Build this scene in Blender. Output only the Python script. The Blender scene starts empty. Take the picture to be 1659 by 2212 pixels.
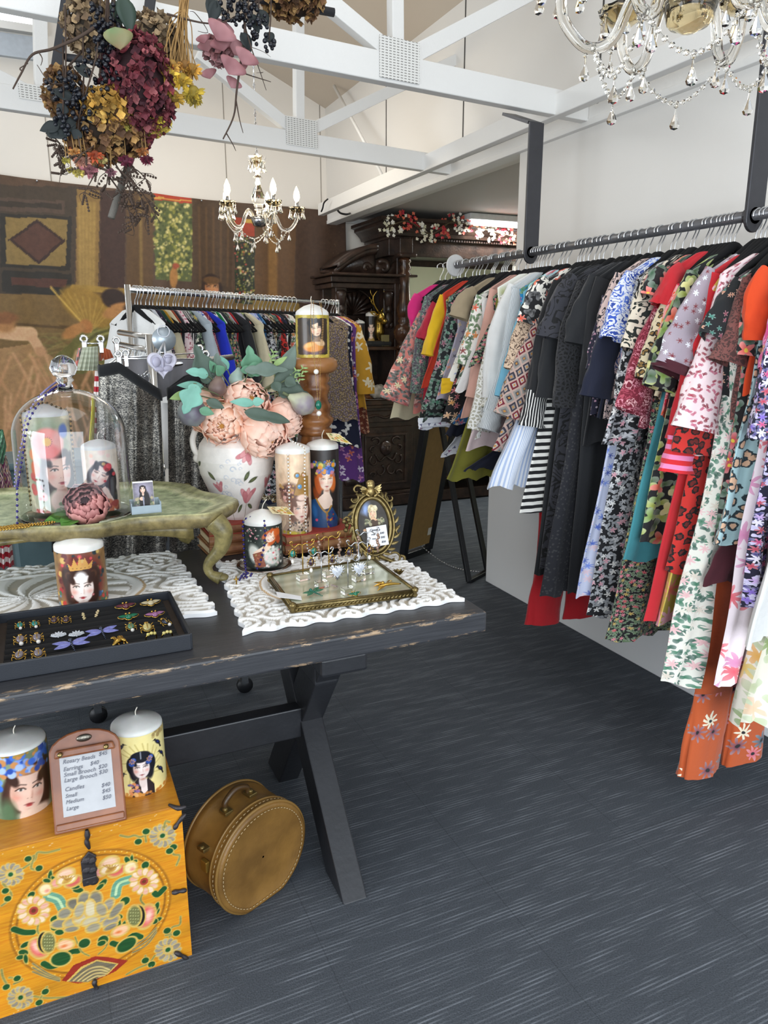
import bpy, math, random
import numpy as np
from mathutils import Vector, Matrix
random.seed(7); RNG=np.random.RandomState(11)
S=bpy.context.scene
# ---------------- camera
CAMH=1.5; PITCH=math.radians(13.56); YAW=math.radians(24.4); FPX=1600.0
cd=bpy.data.cameras.new('camera'); cam=bpy.data.objects.new('camera',cd); S.collection.objects.link(cam)
cam.location=(0,0,CAMH); cam.rotation_euler=(math.pi/2-PITCH,0,-YAW)
cd.sensor_fit='HORIZONTAL'; cd.sensor_width=36; cd.lens=36*FPX/1659; cd.clip_start=.02; S.camera=cam
# ---------------- colour management, world, daylight and added fill
S.view_settings.view_transform='Standard'; S.view_settings.look='None'; S.view_settings.gamma=1
S.view_settings.use_curve_mapping=False; S.view_settings.exposure=0.2
w=bpy.data.worlds.new('world'); S.world=w; w.use_nodes=True
w.node_tree.nodes['Background'].inputs[0].default_value=(.86,.93,1,1); w.node_tree.nodes['Background'].inputs[1].default_value=.62
def lamp(name,kind,loc,power,color=(1,1,1),size=1,size2=None,aim=None):
    l=bpy.data.lights.new(name,kind); o=bpy.data.objects.new(name,l); S.collection.objects.link(o); o.location=loc; l.energy=power; l.color=color
    if kind=='AREA':
        l.size=size
        if size2: l.shape='RECTANGLE'; l.size_y=size2
    else: l.shadow_soft_size=size
    if aim is not None: o.rotation_euler=(Vector(aim)-Vector(loc)).to_track_quat('-Z','Y').to_euler()
    return o
lamp('shopfront_daylight','AREA',(.3,-2.6,1.5),165,(.84,.92,1),4.2,2.4,(.9,3,.5))
lamp('high_window_daylight','AREA',(-.9,6.2,3.75),22,(.9,.96,1),1.6,.5,(.4,3.5,.5))
lamp('left_fill_light','AREA',(-3.0,1.4,1.1),115,(.86,.93,1),2.6,1.8,(2.4,2.6,.3))  # added cool area lamp from the left, brightens low partition, floor and clothes
lamp('roof_light_near','AREA',(.4,1.2,3.6),14,(1,.97,.92),1.6,1.6,(.6,1.6,0))
lamp('roof_light_far','AREA',(1.0,5.2,3.3),14,(1,.94,.86),1.6,1.0,(1.0,5.4,0))
# ---------------- pixel rays of the 1659x2212 frame -> world points
_f=np.array([math.sin(YAW)*math.cos(PITCH),math.cos(YAW)*math.cos(PITCH),-math.sin(PITCH)])
_r=np.array([math.cos(YAW),-math.sin(YAW),0.]); _u=np.cross(_r,_f); _c=np.array([0,0,CAMH])
def ray(x,y): return _f+_r*(x-829.5)/FPX-_u*(y-1106)/FPX
def at(x,y,X=None,Y=None,Z=None):
    d=ray(x,y)
    t=(X/d[0]) if X is not None else (Y/d[1]) if Y is not None else (Z-CAMH)/d[2]
    return _c+d*t
def atp(x,y,p,n):
    d=ray(x,y); p=np.array(p,float); n=np.array(n,float); return _c+d*(np.dot(p-_c,n)/np.dot(d,n))
# ---------------- colours
def lin(c):
    if isinstance(c,str):
        c=c.lstrip('#'); c=[int(c[i:i+2],16)/255 for i in (0,2,4)]
    c=np.asarray(c,float)
    return np.where(c<=.04045,c/12.92,((c+.055)/1.055)**2.4)
def l4(c): v=lin(c); return (float(v[0]),float(v[1]),float(v[2]),1)
# ---------------- objects
ORG={}
def tag(o,label=None,cat=None,group=None,kind=None):
    if label: o['label']=label
    if cat: o['category']=cat
    if group: o['group']=group
    if kind: o['kind']=kind
    return o
def thing(name,label,cat,loc=(0,0,0),group=None,rz=0):
    o=bpy.data.objects.new(name,None); S.collection.objects.link(o); o.empty_display_size=.05
    o.location=[float(a) for a in loc]; o.rotation_euler=(0,0,rz); tag(o,label,cat,group); ORG[o]=np.array(loc,float); return o
class MB:
    """collects shapes in world space; build() makes one mesh"""
    def __init__(s,M=None): s.V=[];s.F=[];s.n=0;s.UV=[];s.C=[];s.M=M
    def add(s,V,F,uv=None,col=None):
        V=np.asarray(V,float).reshape(-1,3)
        if s.M is not None:
            m=np.array(s.M); V=V@m[:3,:3].T+m[:3,3]
        s.V.append(V); s.F+= [tuple(int(i)+s.n for i in f) for f in F]; s.n+=len(V)
        s.UV.append(np.asarray(uv,float).reshape(-1,2) if uv is not None else V[:,:2]*1.0)
        s.C.append(np.asarray(col,float).reshape(-1,3) if col is not None else np.ones((len(V),3)))
        return s
    def box(s,c,d,rz=0,M=None):
        x,y,z=[a/2 for a in d]; V=np.array([(a,b,e) for a in(-x,x) for b in(-y,y) for e in(-z,z)])
        if rz: V=V@np.array(Matrix.Rotation(rz,3,'Z')).T
        if M is not None: V=V@np.array(M)[:3,:3].T
        return s.add(V+np.array(c),[(0,1,3,2),(4,6,7,5),(0,4,5,1),(2,3,7,6),(0,2,6,4),(1,5,7,3)])
    def beam(s,a,b,w,h,up=(0,0,1)):
        a=np.array(a,float); b=np.array(b,float); d=b-a; L=np.linalg.norm(d); d/=L
        u=np.array(up,float); sd=np.cross(d,u); sd/=np.linalg.norm(sd); u=np.cross(sd,d)
        V=[a+t*d*L+sd*i*w/2+u*j*h/2 for t in(0,1) for i in(-1,1) for j in(-1,1)]
        return s.add(V,[(0,1,3,2),(4,6,7,5),(0,4,5,1),(2,3,7,6),(0,2,6,4),(1,5,7,3)])
    def grid(s,P,cu=False,uv=None,col=None,flip=False):
        P=np.asarray(P,float); a,b=P.shape[:2]; F=[]
        for i in range(a-1):
            for j in range(b if cu else b-1):
                k=(j+1)%b; q=(i*b+j,i*b+k,(i+1)*b+k,(i+1)*b+j); F.append(q[::-1] if flip else q)
        return s.add(P,F,uv,col)
    def lathe(s,prof,c,n=28,sx=1,sy=1,axis=None,a0=0,a1=2*math.pi,fl=None):
        prof=np.array(prof,float); th=np.linspace(a0,a1,n,endpoint=False)
        R=np.ones((len(prof),n))
        if fl: R=1+fl[0]*np.cos(fl[1]*th)[None,:]*np.ones((len(prof),1))
        P=np.stack([prof[:,0:1]*np.cos(th)*sx*R,prof[:,0:1]*np.sin(th)*sy*R,np.repeat(prof[:,1:2],n,1)],-1)
        if axis is not None:
            q=Vector((0,0,1)).rotation_difference(Vector(axis)); P=P@np.array(q.to_matrix()).T
        return s.grid(P+np.array(c,float),cu=True)
    def ball(s,c,r,n=12,m=8,axis=None):
        r=np.array(r,float)*np.ones(3); ph=np.linspace(0,math.pi,m+1); th=np.linspace(0,2*math.pi,n,endpoint=False)
        P=np.stack([np.outer(np.sin(ph),np.cos(th))*r[0],np.outer(np.sin(ph),np.sin(th))*r[1],np.outer(np.cos(ph),np.ones(n))*r[2]],-1)
        if axis is not None: P=P@np.array(Vector((0,0,1)).rotation_difference(Vector(axis)).to_matrix()).T
        return s.grid(P+np.array(c,float),cu=True,flip=True)
    def tube(s,pts,r,n=8,closed=False,smooth=0):
        p=np.array(pts,float)
        if smooth: p=spline(p,smooth,closed)
        m=len(p); r=np.array(r,float)*np.ones(m) if np.ndim(r)==0 else np.interp(np.linspace(0,1,m),np.linspace(0,1,len(r)),r)
        T=np.roll(p,-1,0)-np.roll(p,1,0) if closed else np.gradient(p,axis=0)
        T/=np.maximum(np.linalg.norm(T,axis=1),1e-9)[:,None]
        u=np.array((0,0,1.)) if abs(T[0][2])<.9 else np.array((1.,0,0)); th=np.linspace(0,2*math.pi,n,endpoint=False); P=[]
        for i in range(m):
            u=u-T[i]*np.dot(u,T[i]); u/=max(np.linalg.norm(u),1e-9); v=np.cross(T[i],u)
            P.append(p[i]+r[i]*(np.outer(np.cos(th),u)+np.outer(np.sin(th),v)))
        P=np.array(P)
        if closed: P=np.concatenate([P,P[:1]])
        else: P=np.concatenate([[np.repeat(p[:1],n,0)],P,[np.repeat(p[-1:],n,0)]]).reshape(-1,n,3)
        return s.grid(P,cu=True)
    def prism(s,poly,M,d):
        """2d outline extruded by d along local z of M"""
        poly=np.array(poly,float); n=len(poly); m=np.array(M)
        V=np.concatenate([np.c_[poly,np.zeros(n)],np.c_[poly,np.full(n,d)]])@m[:3,:3].T+m[:3,3]
        return s.add(V,[tuple(range(n))[::-1],tuple(range(n,2*n))]+[(i,(i+1)%n,n+(i+1)%n,n+i) for i in range(n)])
    def leaf(s,b,d,nrm,L,W,curl=.2,fold=.15,lobes=0,na=9,nb=5,thick=True):
        d=np.array(d,float); d/=np.linalg.norm(d); nn=np.array(nrm,float); nn=nn-d*np.dot(nn,d); nn/=max(np.linalg.norm(nn),1e-6); sd=np.cross(d,nn)
        t=np.linspace(0,1,na); v=np.linspace(-1,1,nb); w=np.sin(math.pi*np.clip(t,0,1)**.8)**.9*W/2
        if lobes: w=w*(.55+.45*np.abs(np.cos(lobes*math.pi*t)))+.001
        P=np.array(b,float)+t[:,None,None]*L*d+v[None,:,None]*w[:,None,None]*sd+((-curl*L*t**2)[:,None,None]+(fold*W*np.abs(v))[None,:,None]*np.sin(math.pi*t)[:,None,None])*nn
        uv=np.stack([np.repeat(t[:,None],nb,1),np.repeat(v[None,:],na,0)],-1)
        return s.grid(P,uv=uv)
    def build(s,name,m,parent=None,smooth=True,bevel=0,sub=0,solid=0,loc=None,color=False):
        V=np.concatenate(s.V); o0=np.array(loc,float) if loc is not None else (ORG[parent] if parent is not None else np.zeros(3))
        me=bpy.data.meshes.new(name); me.from_pydata((V-o0).tolist(),[],s.F); me.update()
        me.polygons.foreach_set('use_smooth',[smooth]*len(me.polygons))
        vi=np.empty(len(me.loops),int); me.loops.foreach_get('vertex_index',vi)
        uvl=me.uv_layers.new(name='uv'); uvl.data.foreach_set('uv',np.concatenate(s.UV)[vi].ravel().astype(np.float32))
        if color:
            ca=me.color_attributes.new('paint','FLOAT_COLOR','POINT'); C=np.concatenate(s.C); ca.data.foreach_set('color',np.c_[lin(np.clip(C,0,1)),np.ones(len(C))].ravel().astype(np.float32))
        o=bpy.data.objects.new(name,me); S.collection.objects.link(o)
        if m is not None: me.materials.append(m)
        if parent is not None: o.parent=parent; ORG[o]=o0
        else: o.location=o0.tolist(); ORG[o]=o0
        if bevel:
            b=o.modifiers.new('bevel','BEVEL'); b.width=bevel; b.segments=2; b.limit_method='ANGLE'; b.angle_limit=.6
        if sub: b=o.modifiers.new('sub','SUBSURF'); b.levels=b.render_levels=sub
        if solid: b=o.modifiers.new('solid','SOLIDIFY'); b.thickness=solid; b.offset=0
        return o
def spline(p,k,closed=False):
    p=np.array(p,float); n=len(p); out=[]
    rng=range(n if closed else n-1)
    for i in rng:
        g=(lambda j:p[j%n]) if closed else (lambda j:p[min(max(j,0),n-1)])
        a,b,c,d=g(i-1),g(i),g(i+1),g(i+2)
        for q in range(k):
            t=q/k; out.append(.5*((2*b)+(-a+c)*t+(2*a-5*b+4*c-d)*t*t+(-a+3*b-3*c+d)*t**3))
    if not closed: out.append(p[-1])
    return np.array(out)
def copy_tree(o,loc=None,rot=None,parent=None,mats=None):
    c=o.copy(); S.collection.objects.link(c)
    if parent is not None: c.parent=parent
    if loc is not None: c.location=[float(a) for a in loc]
    if rot is not None: c.rotation_euler=rot
    for ch in [q for q in ALLCH(o)]: copy_tree(ch,parent=c)
    return c
def ALLCH(o): return [q for q in S.collection.objects if q.parent==o]
# ---------------- materials
MATS={}
class NT:
    def __init__(s,name):
        s.m=bpy.data.materials.new(name); s.m.use_nodes=True; s.t=s.m.node_tree; s.b=s.t.nodes['Principled BSDF']; s._uv=None
    def n(s,typ,**k):
        o=s.t.nodes.new(typ)
        for a,v in k.items():
            if a.startswith('i_'): o.inputs[a[2:]].default_value=v
            else: setattr(o,a,v)
        return o
    def l(s,a,b): s.t.links.new(a,b)
    def math(s,op,a,b=0.,clamp=False):
        o=s.n('ShaderNodeMath',operation=op); o.use_clamp=clamp
        for i,v in enumerate((a,b)):
            if isinstance(v,(int,float)): o.inputs[i].default_value=v
            else: s.l(v,o.inputs[i])
        return o.outputs[0]
    def mix(s,f,a,b,blend='MIX'):
        o=s.n('ShaderNodeMix',data_type='RGBA',blend_type=blend)
        for i,v in ((0,f),(6,a),(7,b)):
            if isinstance(v,(int,float)): o.inputs[i].default_value=v
            elif isinstance(v,(tuple,list,str,np.ndarray)): o.inputs[i].default_value=l4(v) if isinstance(v,str) else v
            else: s.l(v,o.inputs[i])
        return o.outputs[2]
    def coord(s,kind='Object'):
        o=s.n('ShaderNodeTexCoord'); return o.outputs[kind]
    def noise(s,vec,scale,detail=3,rough=.5,out=0,dist=0):
        o=s.n('ShaderNodeTexNoise'); o.inputs['Scale'].default_value=scale; o.inputs['Detail'].default_value=detail; o.inputs['Roughness'].default_value=rough; o.inputs['Distortion'].default_value=dist
        if vec is not None: s.l(vec,o.inputs['Vector'])
        return o.outputs[out]
    def mapv(s,vec,scale=(1,1,1),loc=(0,0,0),rot=(0,0,0)):
        o=s.n('ShaderNodeMapping'); s.l(vec,o.inputs[0]); o.inputs['Scale'].default_value=scale; o.inputs['Location'].default_value=loc; o.inputs['Rotation'].default_value=rot; return o.outputs[0]
    def ramp(s,f,stops,interp='LINEAR'):
        o=s.n('ShaderNodeValToRGB'); o.color_ramp.interpolation=interp; e=o.color_ramp.elements
        while len(e)<len(stops): e.new(.5)
        for i,(p,c) in enumerate(stops): e[i].position=p; e[i].color=l4(c)
        s.l(f,o.inputs[0]); return o.outputs[0]
    def bump(s,h,dist=.002,st=.6):
        o=s.n('ShaderNodeBump'); o.inputs['Strength'].default_value=st; o.inputs['Distance'].default_value=dist; s.l(h,o.inputs['Height']); s.l(o.outputs[0],s.b.inputs['Normal'])
    def set(s,**k):
        for a,v in k.items():
            a={'color':'Base Color','rough':'Roughness','metal':'Metallic','ior':'IOR','trans':'Transmission Weight','coat':'Coat Weight','sheen':'Sheen Weight','alpha':'Alpha','emit':'Emission Color','estr':'Emission Strength','spec':'Specular IOR Level','sss':'Subsurface Weight'}[a]
            if isinstance(v,str): v=l4(v)
            if hasattr(v,'is_output'): s.l(v,s.b.inputs[a])
            else: s.b.inputs[a].default_value=v
        return s
def mat(name,color,rough=.5,metal=0,var=.12,vscale=30,bump=0,bscale=200,second=None,**k):
    """plain procedural material: colour with slight noise variation, optional bump"""
    if name in MATS: return MATS[name]
    t=NT(name); co=t.coord(); f=t.noise(co,vscale,3)
    c=lin(color) ; c2=lin(second) if second else np.clip(c*(1-var*2.2),0,1)
    f2=t.ramp(f,[(.35,(0,0,0)),(.65,(1,1,1))]) if second else f
    t.set(color=t.mix(f2,(*c,1.),(*c2,1.)),rough=rough,metal=metal,**k)
    if bump: t.bump(t.noise(co,bscale,4),bump)
    MATS[name]=t.m; return t.m
def paintmat(name,rough=.5,grain=0,gscale=60,bump=0,**k):
    if name in MATS: return MATS[name]
    t=NT(name); a=t.n('ShaderNodeAttribute',attribute_name='paint'); c=a.outputs['Color']; co=t.coord()
    if grain: c=t.mix(grain,c,t.ramp(t.noise(co,gscale,5,.65),[(.3,(.1,.1,.1)),(.7,(.9,.9,.9))]),'OVERLAY')
    t.set(color=c,rough=rough,**k)
    if bump: t.bump(t.noise(co,gscale*2,4),bump)
    MATS[name]=t.m; return t.m
# ---------------- cloth prints, drawn by nodes on the garment's own uv (metres)
def cloth(name,base,fl=None,scale=22,dens=.75,n=5,size=.42,leaf=None,kind='floral',c2=None,c3=None,rough=.85,sheen=.2,warp=.15,metal=0,center=None):
    if name in MATS: return MATS[name]
    t=NT(name); uv=t.coord('UV'); B=l4(base); col=None
    wn=t.noise(uv,scale*1.5,2,out=1); wv=t.n('ShaderNodeVectorMath',operation='SCALE'); t.l(wn,wv.inputs[0]); wv.inputs['Scale'].default_value=warp/scale*2
    ad=t.n('ShaderNodeVectorMath',operation='ADD'); t.l(uv,ad.inputs[0]); t.l(wv.outputs[0],ad.inputs[1]); W=ad.outputs[0]
    def petals(vec,sc,dn,k,sz,pal,prev,cen=None,off=(0,0,0)):
        if off!=(0,0,0): vec=t.mapv(vec,loc=off)
        v=t.n('ShaderNodeTexVoronoi',voronoi_dimensions='2D'); t.l(vec,v.inputs['Vector']); v.inputs['Scale'].default_value=sc; v.inputs['Randomness'].default_value=.85
        sb=t.n('ShaderNodeVectorMath',operation='SUBTRACT'); t.l(vec,sb.inputs[0]); t.l(v.outputs['Position'],sb.inputs[1])
        sp=t.n('ShaderNodeSeparateXYZ'); t.l(sb.outputs[0],sp.inputs[0]); cs=t.n('ShaderNodeSeparateColor'); t.l(v.outputs['Color'],cs.inputs[0])
        an=t.math('ARCTAN2',sp.outputs[1],sp.outputs[0]); an=t.math('ADD',t.math('MULTIPLY',an,float(k)),t.math('MULTIPLY',cs.outputs[0],6.28))
        rad=t.math('MULTIPLY_ADD' if 0 else 'ADD',t.math('MULTIPLY',t.math('SINE',an),sz*.32),sz*.68)
        keep=t.math('LESS_THAN',cs.outputs[2],dn); rad=t.math('MULTIPLY',rad,keep); dist=v.outputs['Distance']
        mk=t.math('MULTIPLY',t.math('SUBTRACT',rad,dist),28.,True)
        N=len(pal); pc=t.ramp(cs.outputs[1],[(i/N,pal[i]) for i in range(N)],'CONSTANT') if N>1 else l4(pal[0])
        sh=t.math('MULTIPLY',dist,2.2,True); pc=t.mix(t.math('MULTIPLY',sh,.45),pc,t.mix(.5,pc,(1,1,1,1)))
        out=t.mix(mk,prev,pc)
        if cen: out=t.mix(t.math('MULTIPLY',t.math('SUBTRACT',t.math('MULTIPLY',keep,sz*.22),dist),30.,True),out,l4(cen))
        return out
    if kind=='floral' and fl:
        col=B
        if leaf:
            for q in range(2): col=petals(W,scale*1.35,.8,2,.5,leaf if isinstance(leaf,list) else [leaf],col,off=(.37*q+.1,.21,0))
        col=petals(W,scale,dens,n,size,fl,col,center)
    elif kind=='leopard':
        v=t.n('ShaderNodeTexVoronoi',voronoi_dimensions='2D'); t.l(W,v.inputs['Vector']); v.inputs['Scale'].default_value=scale
        nn=t.noise(uv,scale*2.5,2); d=t.math('ADD',v.outputs['Distance'],t.math('MULTIPLY',t.math('SUBTRACT',nn,.5),.55))
        inn=t.math('MULTIPLY',t.math('SUBTRACT',.24,d),25.,True); out=t.math('MULTIPLY',t.math('SUBTRACT',.42,d),25.,True)
        col=t.mix(out,B,l4(c2)); col=t.mix(inn,col,l4(c3 or base))
    elif kind in('hstripe','vstripe'):
        sp=t.n('ShaderNodeSeparateXYZ'); t.l(uv,sp.inputs[0]); f=t.math('FRACT',t.math('MULTIPLY',sp.outputs[1 if kind=='hstripe' else 0],float(scale)))
        col=t.mix(t.math('GREATER_THAN',f,size),B,l4(c2))
    elif kind=='diamond':
        sp=t.n('ShaderNodeSeparateXYZ'); t.l(uv,sp.inputs[0]); x=t.math('MULTIPLY',sp.outputs[0],float(scale)); y=t.math('MULTIPLY',sp.outputs[1],scale*.8)
        p=t.math('ADD',x,y); q=t.math('SUBTRACT',x,y)
        def tri(a): return t.math('ABSOLUTE',t.math('SUBTRACT',t.math('FRACT',a),.5))
        d=t.math('MAXIMUM',tri(p),tri(q)) ; ck=t.math('ADD',t.math('FLOOR',p),t.math('MULTIPLY',t.math('FLOOR',q),3.)); h=t.math('FRACT',t.math('MULTIPLY',ck,.371))
        cell=t.ramp(h,[(0,base),(.34,c2),(.67,c3)],'CONSTANT'); ring=t.math('GREATER_THAN',d,.40); ins=t.math('LESS_THAN',d,.22); ins2=t.math('LESS_THAN',d,.10)
        col=t.mix(ring,cell,l4('#b89c90')); col=t.mix(ins,col,t.mix(h,l4('#c9bcb0'),l4('#2a2430'))); col=t.mix(ins2,col,l4('#b9813a'))
    elif kind=='lace':
        v=t.n('ShaderNodeTexVoronoi',voronoi_dimensions='2D'); t.l(W,v.inputs['Vector']); v.inputs['Scale'].default_value=scale
        r=t.math('SINE',t.math('MULTIPLY',v.outputs['Distance'],24.)); v2=t.n('ShaderNodeTexVoronoi',voronoi_dimensions='2D',feature='DISTANCE_TO_EDGE'); t.l(uv,v2.inputs['Vector']); v2.inputs['Scale'].default_value=scale*3.2
        hole=t.math('MULTIPLY',t.math('SUBTRACT',t.math('ADD',v2.outputs['Distance'],t.math('MULTIPLY',r,.08)),.17),14.,True)
        col=t.mix(hole,B,l4(c2)); t.bump(t.math('SUBTRACT',1.,hole),.003,.8)
    elif kind=='scroll':
        v=t.n('ShaderNodeTexVoronoi',voronoi_dimensions='2D'); t.l(W,v.inputs['Vector']); v.inputs['Scale'].default_value=scale
        nn=t.noise(uv,scale*1.1,2,dist=1.2); r=t.math('SINE',t.math('ADD',t.math('MULTIPLY',v.outputs['Distance'],9.),t.math('MULTIPLY',nn,30.)))
        cs=t.n('ShaderNodeSeparateColor'); t.l(v.outputs['Color'],cs.inputs[0])
        pal=fl or [c2]; N=len(pal); pc=t.ramp(cs.outputs[1],[(i/N,pal[i]) for i in range(N)],'CONSTANT') if N>1 else l4(pal[0])
        col=t.mix(t.math('MULTIPLY',t.math('SUBTRACT',r,1-2*size),9.,True),B,pc)
    elif kind=='sequin':
        v=t.n('ShaderNodeTexVoronoi',voronoi_dimensions='2D'); t.l(t.mapv(uv,(1,2.6,1)),v.inputs['Vector']); v.inputs['Scale'].default_value=scale
        big=t.noise(t.mapv(uv,(.5,1.6,1)),16,4,.7); cs=t.n('ShaderNodeSeparateColor'); t.l(v.outputs['Color'],cs.inputs[0])
        f=t.math('MULTIPLY',t.math('POWER',cs.outputs[1],2.),t.math('ADD',t.math('MULTIPLY',big,1.8),-.35)); col=t.mix(f,B,l4(c2)); t.set(metal=.55,rough=.32)
        nb=t.n('ShaderNodeBump'); nb.inputs['Distance'].default_value=.004; t.l(cs.outputs[0],nb.inputs['Height']); t.l(nb.outputs[0],t.b.inputs['Normal'])
    if col is None:
        col=t.mix(t.noise(uv,9,3),B,t.mix(.35,B,(0,0,0,1)))
    t.set(color=col,sheen=sheen)
    if kind!='sequin': t.set(rough=rough,metal=metal)
    if kind not in('lace','sequin'): t.bump(t.noise(uv,55,3),.004,.35)
    MATS[name]=t.m; return t.m
# ---------------- painted pictures (numpy canvas -> fine mesh with a colour attribute)
class Cv:
    def __init__(s,w,h,nx,ny,base): s.w,s.h=w,h; s.x,s.y=np.meshgrid(np.linspace(0,w,nx),np.linspace(0,h,ny)); s.C=np.ones((ny,nx,3))*hx(base); s.px=w/nx
    def bl(s,m,c): m=np.clip(m,0,1)[...,None]; s.C=s.C*(1-m)+hx(c)*m; return s
    def ell(s,cx,cy,rx,ry,c,rot=0,soft=.12,a=1):
        dx,dy=s.x-cx,s.y-cy; k,q=math.cos(rot),math.sin(rot); u=(dx*k+dy*q)/rx; v=(-dx*q+dy*k)/ry; d=np.sqrt(u*u+v*v); return s.bl(a*(1-d)/max(soft,1.2*s.px/min(rx,ry))+0,c) if soft<.9 else s.bl(a*np.exp(-2.2*d*d),c)
    def poly(s,P,c,a=1):
        P=np.array(P,float); ins=np.zeros(s.x.shape,bool); n=len(P)
        for i in range(n):
            x0,y0=P[i]; x1,y1=P[(i+1)%n]
            if y0==y1: continue
            cr=((y0>s.y)!=(y1>s.y))&(s.x<(x1-x0)*(s.y-y0)/(y1-y0)+x0); ins^=cr
        return s.bl(ins*a*1.,c)
    def line(s,P,w,c,a=1,smooth=0):
        P=np.array(P,float)
        if smooth: P=spline(P,smooth)
        d=np.full(s.x.shape,9.)
        for (x0,y0),(x1,y1) in zip(P[:-1],P[1:]):
            L=(x1-x0)**2+(y1-y0)**2+1e-12; t=np.clip(((s.x-x0)*(x1-x0)+(s.y-y0)*(y1-y0))/L,0,1); d=np.minimum(d,np.hypot(s.x-x0-t*(x1-x0),s.y-y0-t*(y1-y0)))
        return s.bl(a*(w/2+s.px*.6-d)/(s.px*1.2),c)
    def noise(s,amp,k,aniso=1,seed=0):
        r=np.random.RandomState(seed); o=np.zeros(s.x.shape)
        for q in range(3):
            kk=k*2**q; gx=int(s.w*kk)+3; gy=int(s.h*kk*aniso)+3; g=r.rand(gy,gx); fx=s.x*kk; fy=s.y*kk*aniso; i=fx.astype(int); j=fy.astype(int); a=fx-i; b=fy-j
            a=a*a*(3-2*a); b=b*b*(3-2*b); j=np.minimum(j,gy-2); i=np.minimum(i,gx-2)
            o+=((g[j,i]*(1-a)+g[j,i+1]*a)*(1-b)+(g[j+1,i]*(1-a)+g[j+1,i+1]*a)*b-.5)/2**q
        s.N=o; s.C=np.clip(s.C*(1+amp*o[...,None]),0,1); return s
    def blobs(s,x0,y0,x1,y1,n,r0,r1,cols,seed=0,a=1,asp=1.0,soft=.3):
        r=np.random.RandomState(seed)
        for i in range(n): q=r.uniform(r0,r1); s.ell(r.uniform(x0,x1),r.uniform(y0,y1),q,q*asp,cols[r.randint(len(cols))],r.uniform(0,3.14),soft,a)
        return s
    def flower(s,cx,cy,r,c,k=6,cen='#d8b04a',out=None,rot=0,asp=1.,c2=None):
        for i in range(k):
            a=rot+6.283*i/k
            if out: s.ell(cx+math.cos(a)*r*.6,cy+math.sin(a)*r*.6*asp,r*.44,r*.32,out,a,.05)
            s.ell(cx+math.cos(a)*r*.6,cy+math.sin(a)*r*.6*asp,r*.38,r*.26,c,a,.25)
            if c2: s.ell(cx+math.cos(a)*r*.42,cy+math.sin(a)*r*.42*asp,r*.2,r*.12,c2,a,.6,.8)
        return s.ell(cx,cy,r*.25,r*.25*asp,cen,0,.2)
def hx(c):
    if isinstance(c,str): c=c.lstrip('#'); return np.array([int(c[i:i+2],16)/255 for i in(0,2,4)])
    return np.array(c,float)
def face(c,cx,cy,s,hair='#5a3020',skin='#ecc7ae',lips='#b8434a',tilt=0,turn=0.,neck=True,eyes='#4a4a42',brow=None,closed=False):
    s*=1.16; k,q=math.cos(tilt),math.sin(tilt)
    def P(x,y): return cx+s*(x*k-y*q),cy+s*(x*q+y*k)
    def E(x,y,rx,ry,col,rot=0,soft=.2,a=1): X,Y=P(x,y); c.ell(X,Y,rx*s,ry*s,col,rot+tilt,soft,a)
    sk=hx(skin); sh=sk*np.array([.78,.62,.56]); lt=np.clip(sk*1.07,0,1); hr=hx(hair)
    E(0,.12,1.02,1.22,hair,0,.15); E(-.7,-.45,.42,.9,hair,.1,.4); E(.7,-.45,.42,.9,hair,-.1,.4)
    if neck: E(.05*turn,-1.25,.34,.7,sk*.93,0,.15); E(.05,-1.0,.34,.22,sh,0,.6,.7)
    E(0,0,.72,1.0,sk*.96,0,.1); E(.08*turn,.1,.5,.8,lt,0,.9,.8); E(-.55*(1 if turn>=0 else -1),-.1,.28,.9,sh,0,.95,.45)
    E(-.45+.1*turn,-.25,.28,.2,'#e08a78',0,.95,.5); E(.45+.1*turn,-.25,.28,.2,'#e08a78',0,.95,.5)
    t=.12*turn
    for sd in(-1,1):
        x=sd*.33+t; E(x,.14,.24,.13,sh,0,.95,.75)
        if closed: c.line([P(x-.16,.12),P(x,.07),P(x+.16,.12)],.04*s,hr*.5)
        else:
            E(x,.1,.17,.075,'#efe6df',0,.2); E(x+.02*turn,.1,.075,.078,eyes,0,.2); E(x+.02*turn,.1,.035,.04,'#101010',0,.3)
            c.line([P(x-.19,.09),P(x-.05,.175),P(x+.1,.17),P(x+.19,.1)],.045*s,hr*.45,.9)
        c.line([P(x-.22*sd*-1,.29),P(x,.35),P(x+.22*sd*-1*-1,.3)] if 0 else [P(x-.2,.29),P(x,.34),P(x+.2,.29)],.05*s,brow or hr*.7,.6)
    E(t*1.4,-.12,.1,.34,lt,0,.9,.7); E(t*1.4+.1,-.2,.07,.3,sh,0,.95,.45)
    for sd in(-1,1): E(t*1.4+sd*.075,-.33,.045,.03,sh*.8,0,.4,.9)
    E(t*1.2,-.585,.2,.055,hx(lips)*.85,0,.3); E(t*1.2,-.655,.165,.07,lips,0,.4); c.line([P(t*1.2-.2,-.6),P(t*1.2,-.62),P(t*1.2+.2,-.6)],.022*s,hx(lips)*.5,.8)
    E(t,-.82,.14,.06,sh,0,.95,.5)
    E(0,.98,.66,.3,hair,0,.3); E(-.62,.62,.24,.5,hair,.5,.35); E(.62,.62,.24,.5,hair,-.5,.35)
    return P
def canvas_panel(mb,cv,p0,du,dv,off=(0,0,0),bulge=None):
    """lay canvas on plane: p0 + x*du + y*dv (unit vectors)"""
    P=np.array(p0,float)+cv.x[...,None]*np.array(du,float)+cv.y[...,None]*np.array(dv,float)
    if bulge is not None: P=P+bulge[...,None]*np.array(off,float)
    return mb.grid(P,col=cv.C)
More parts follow.
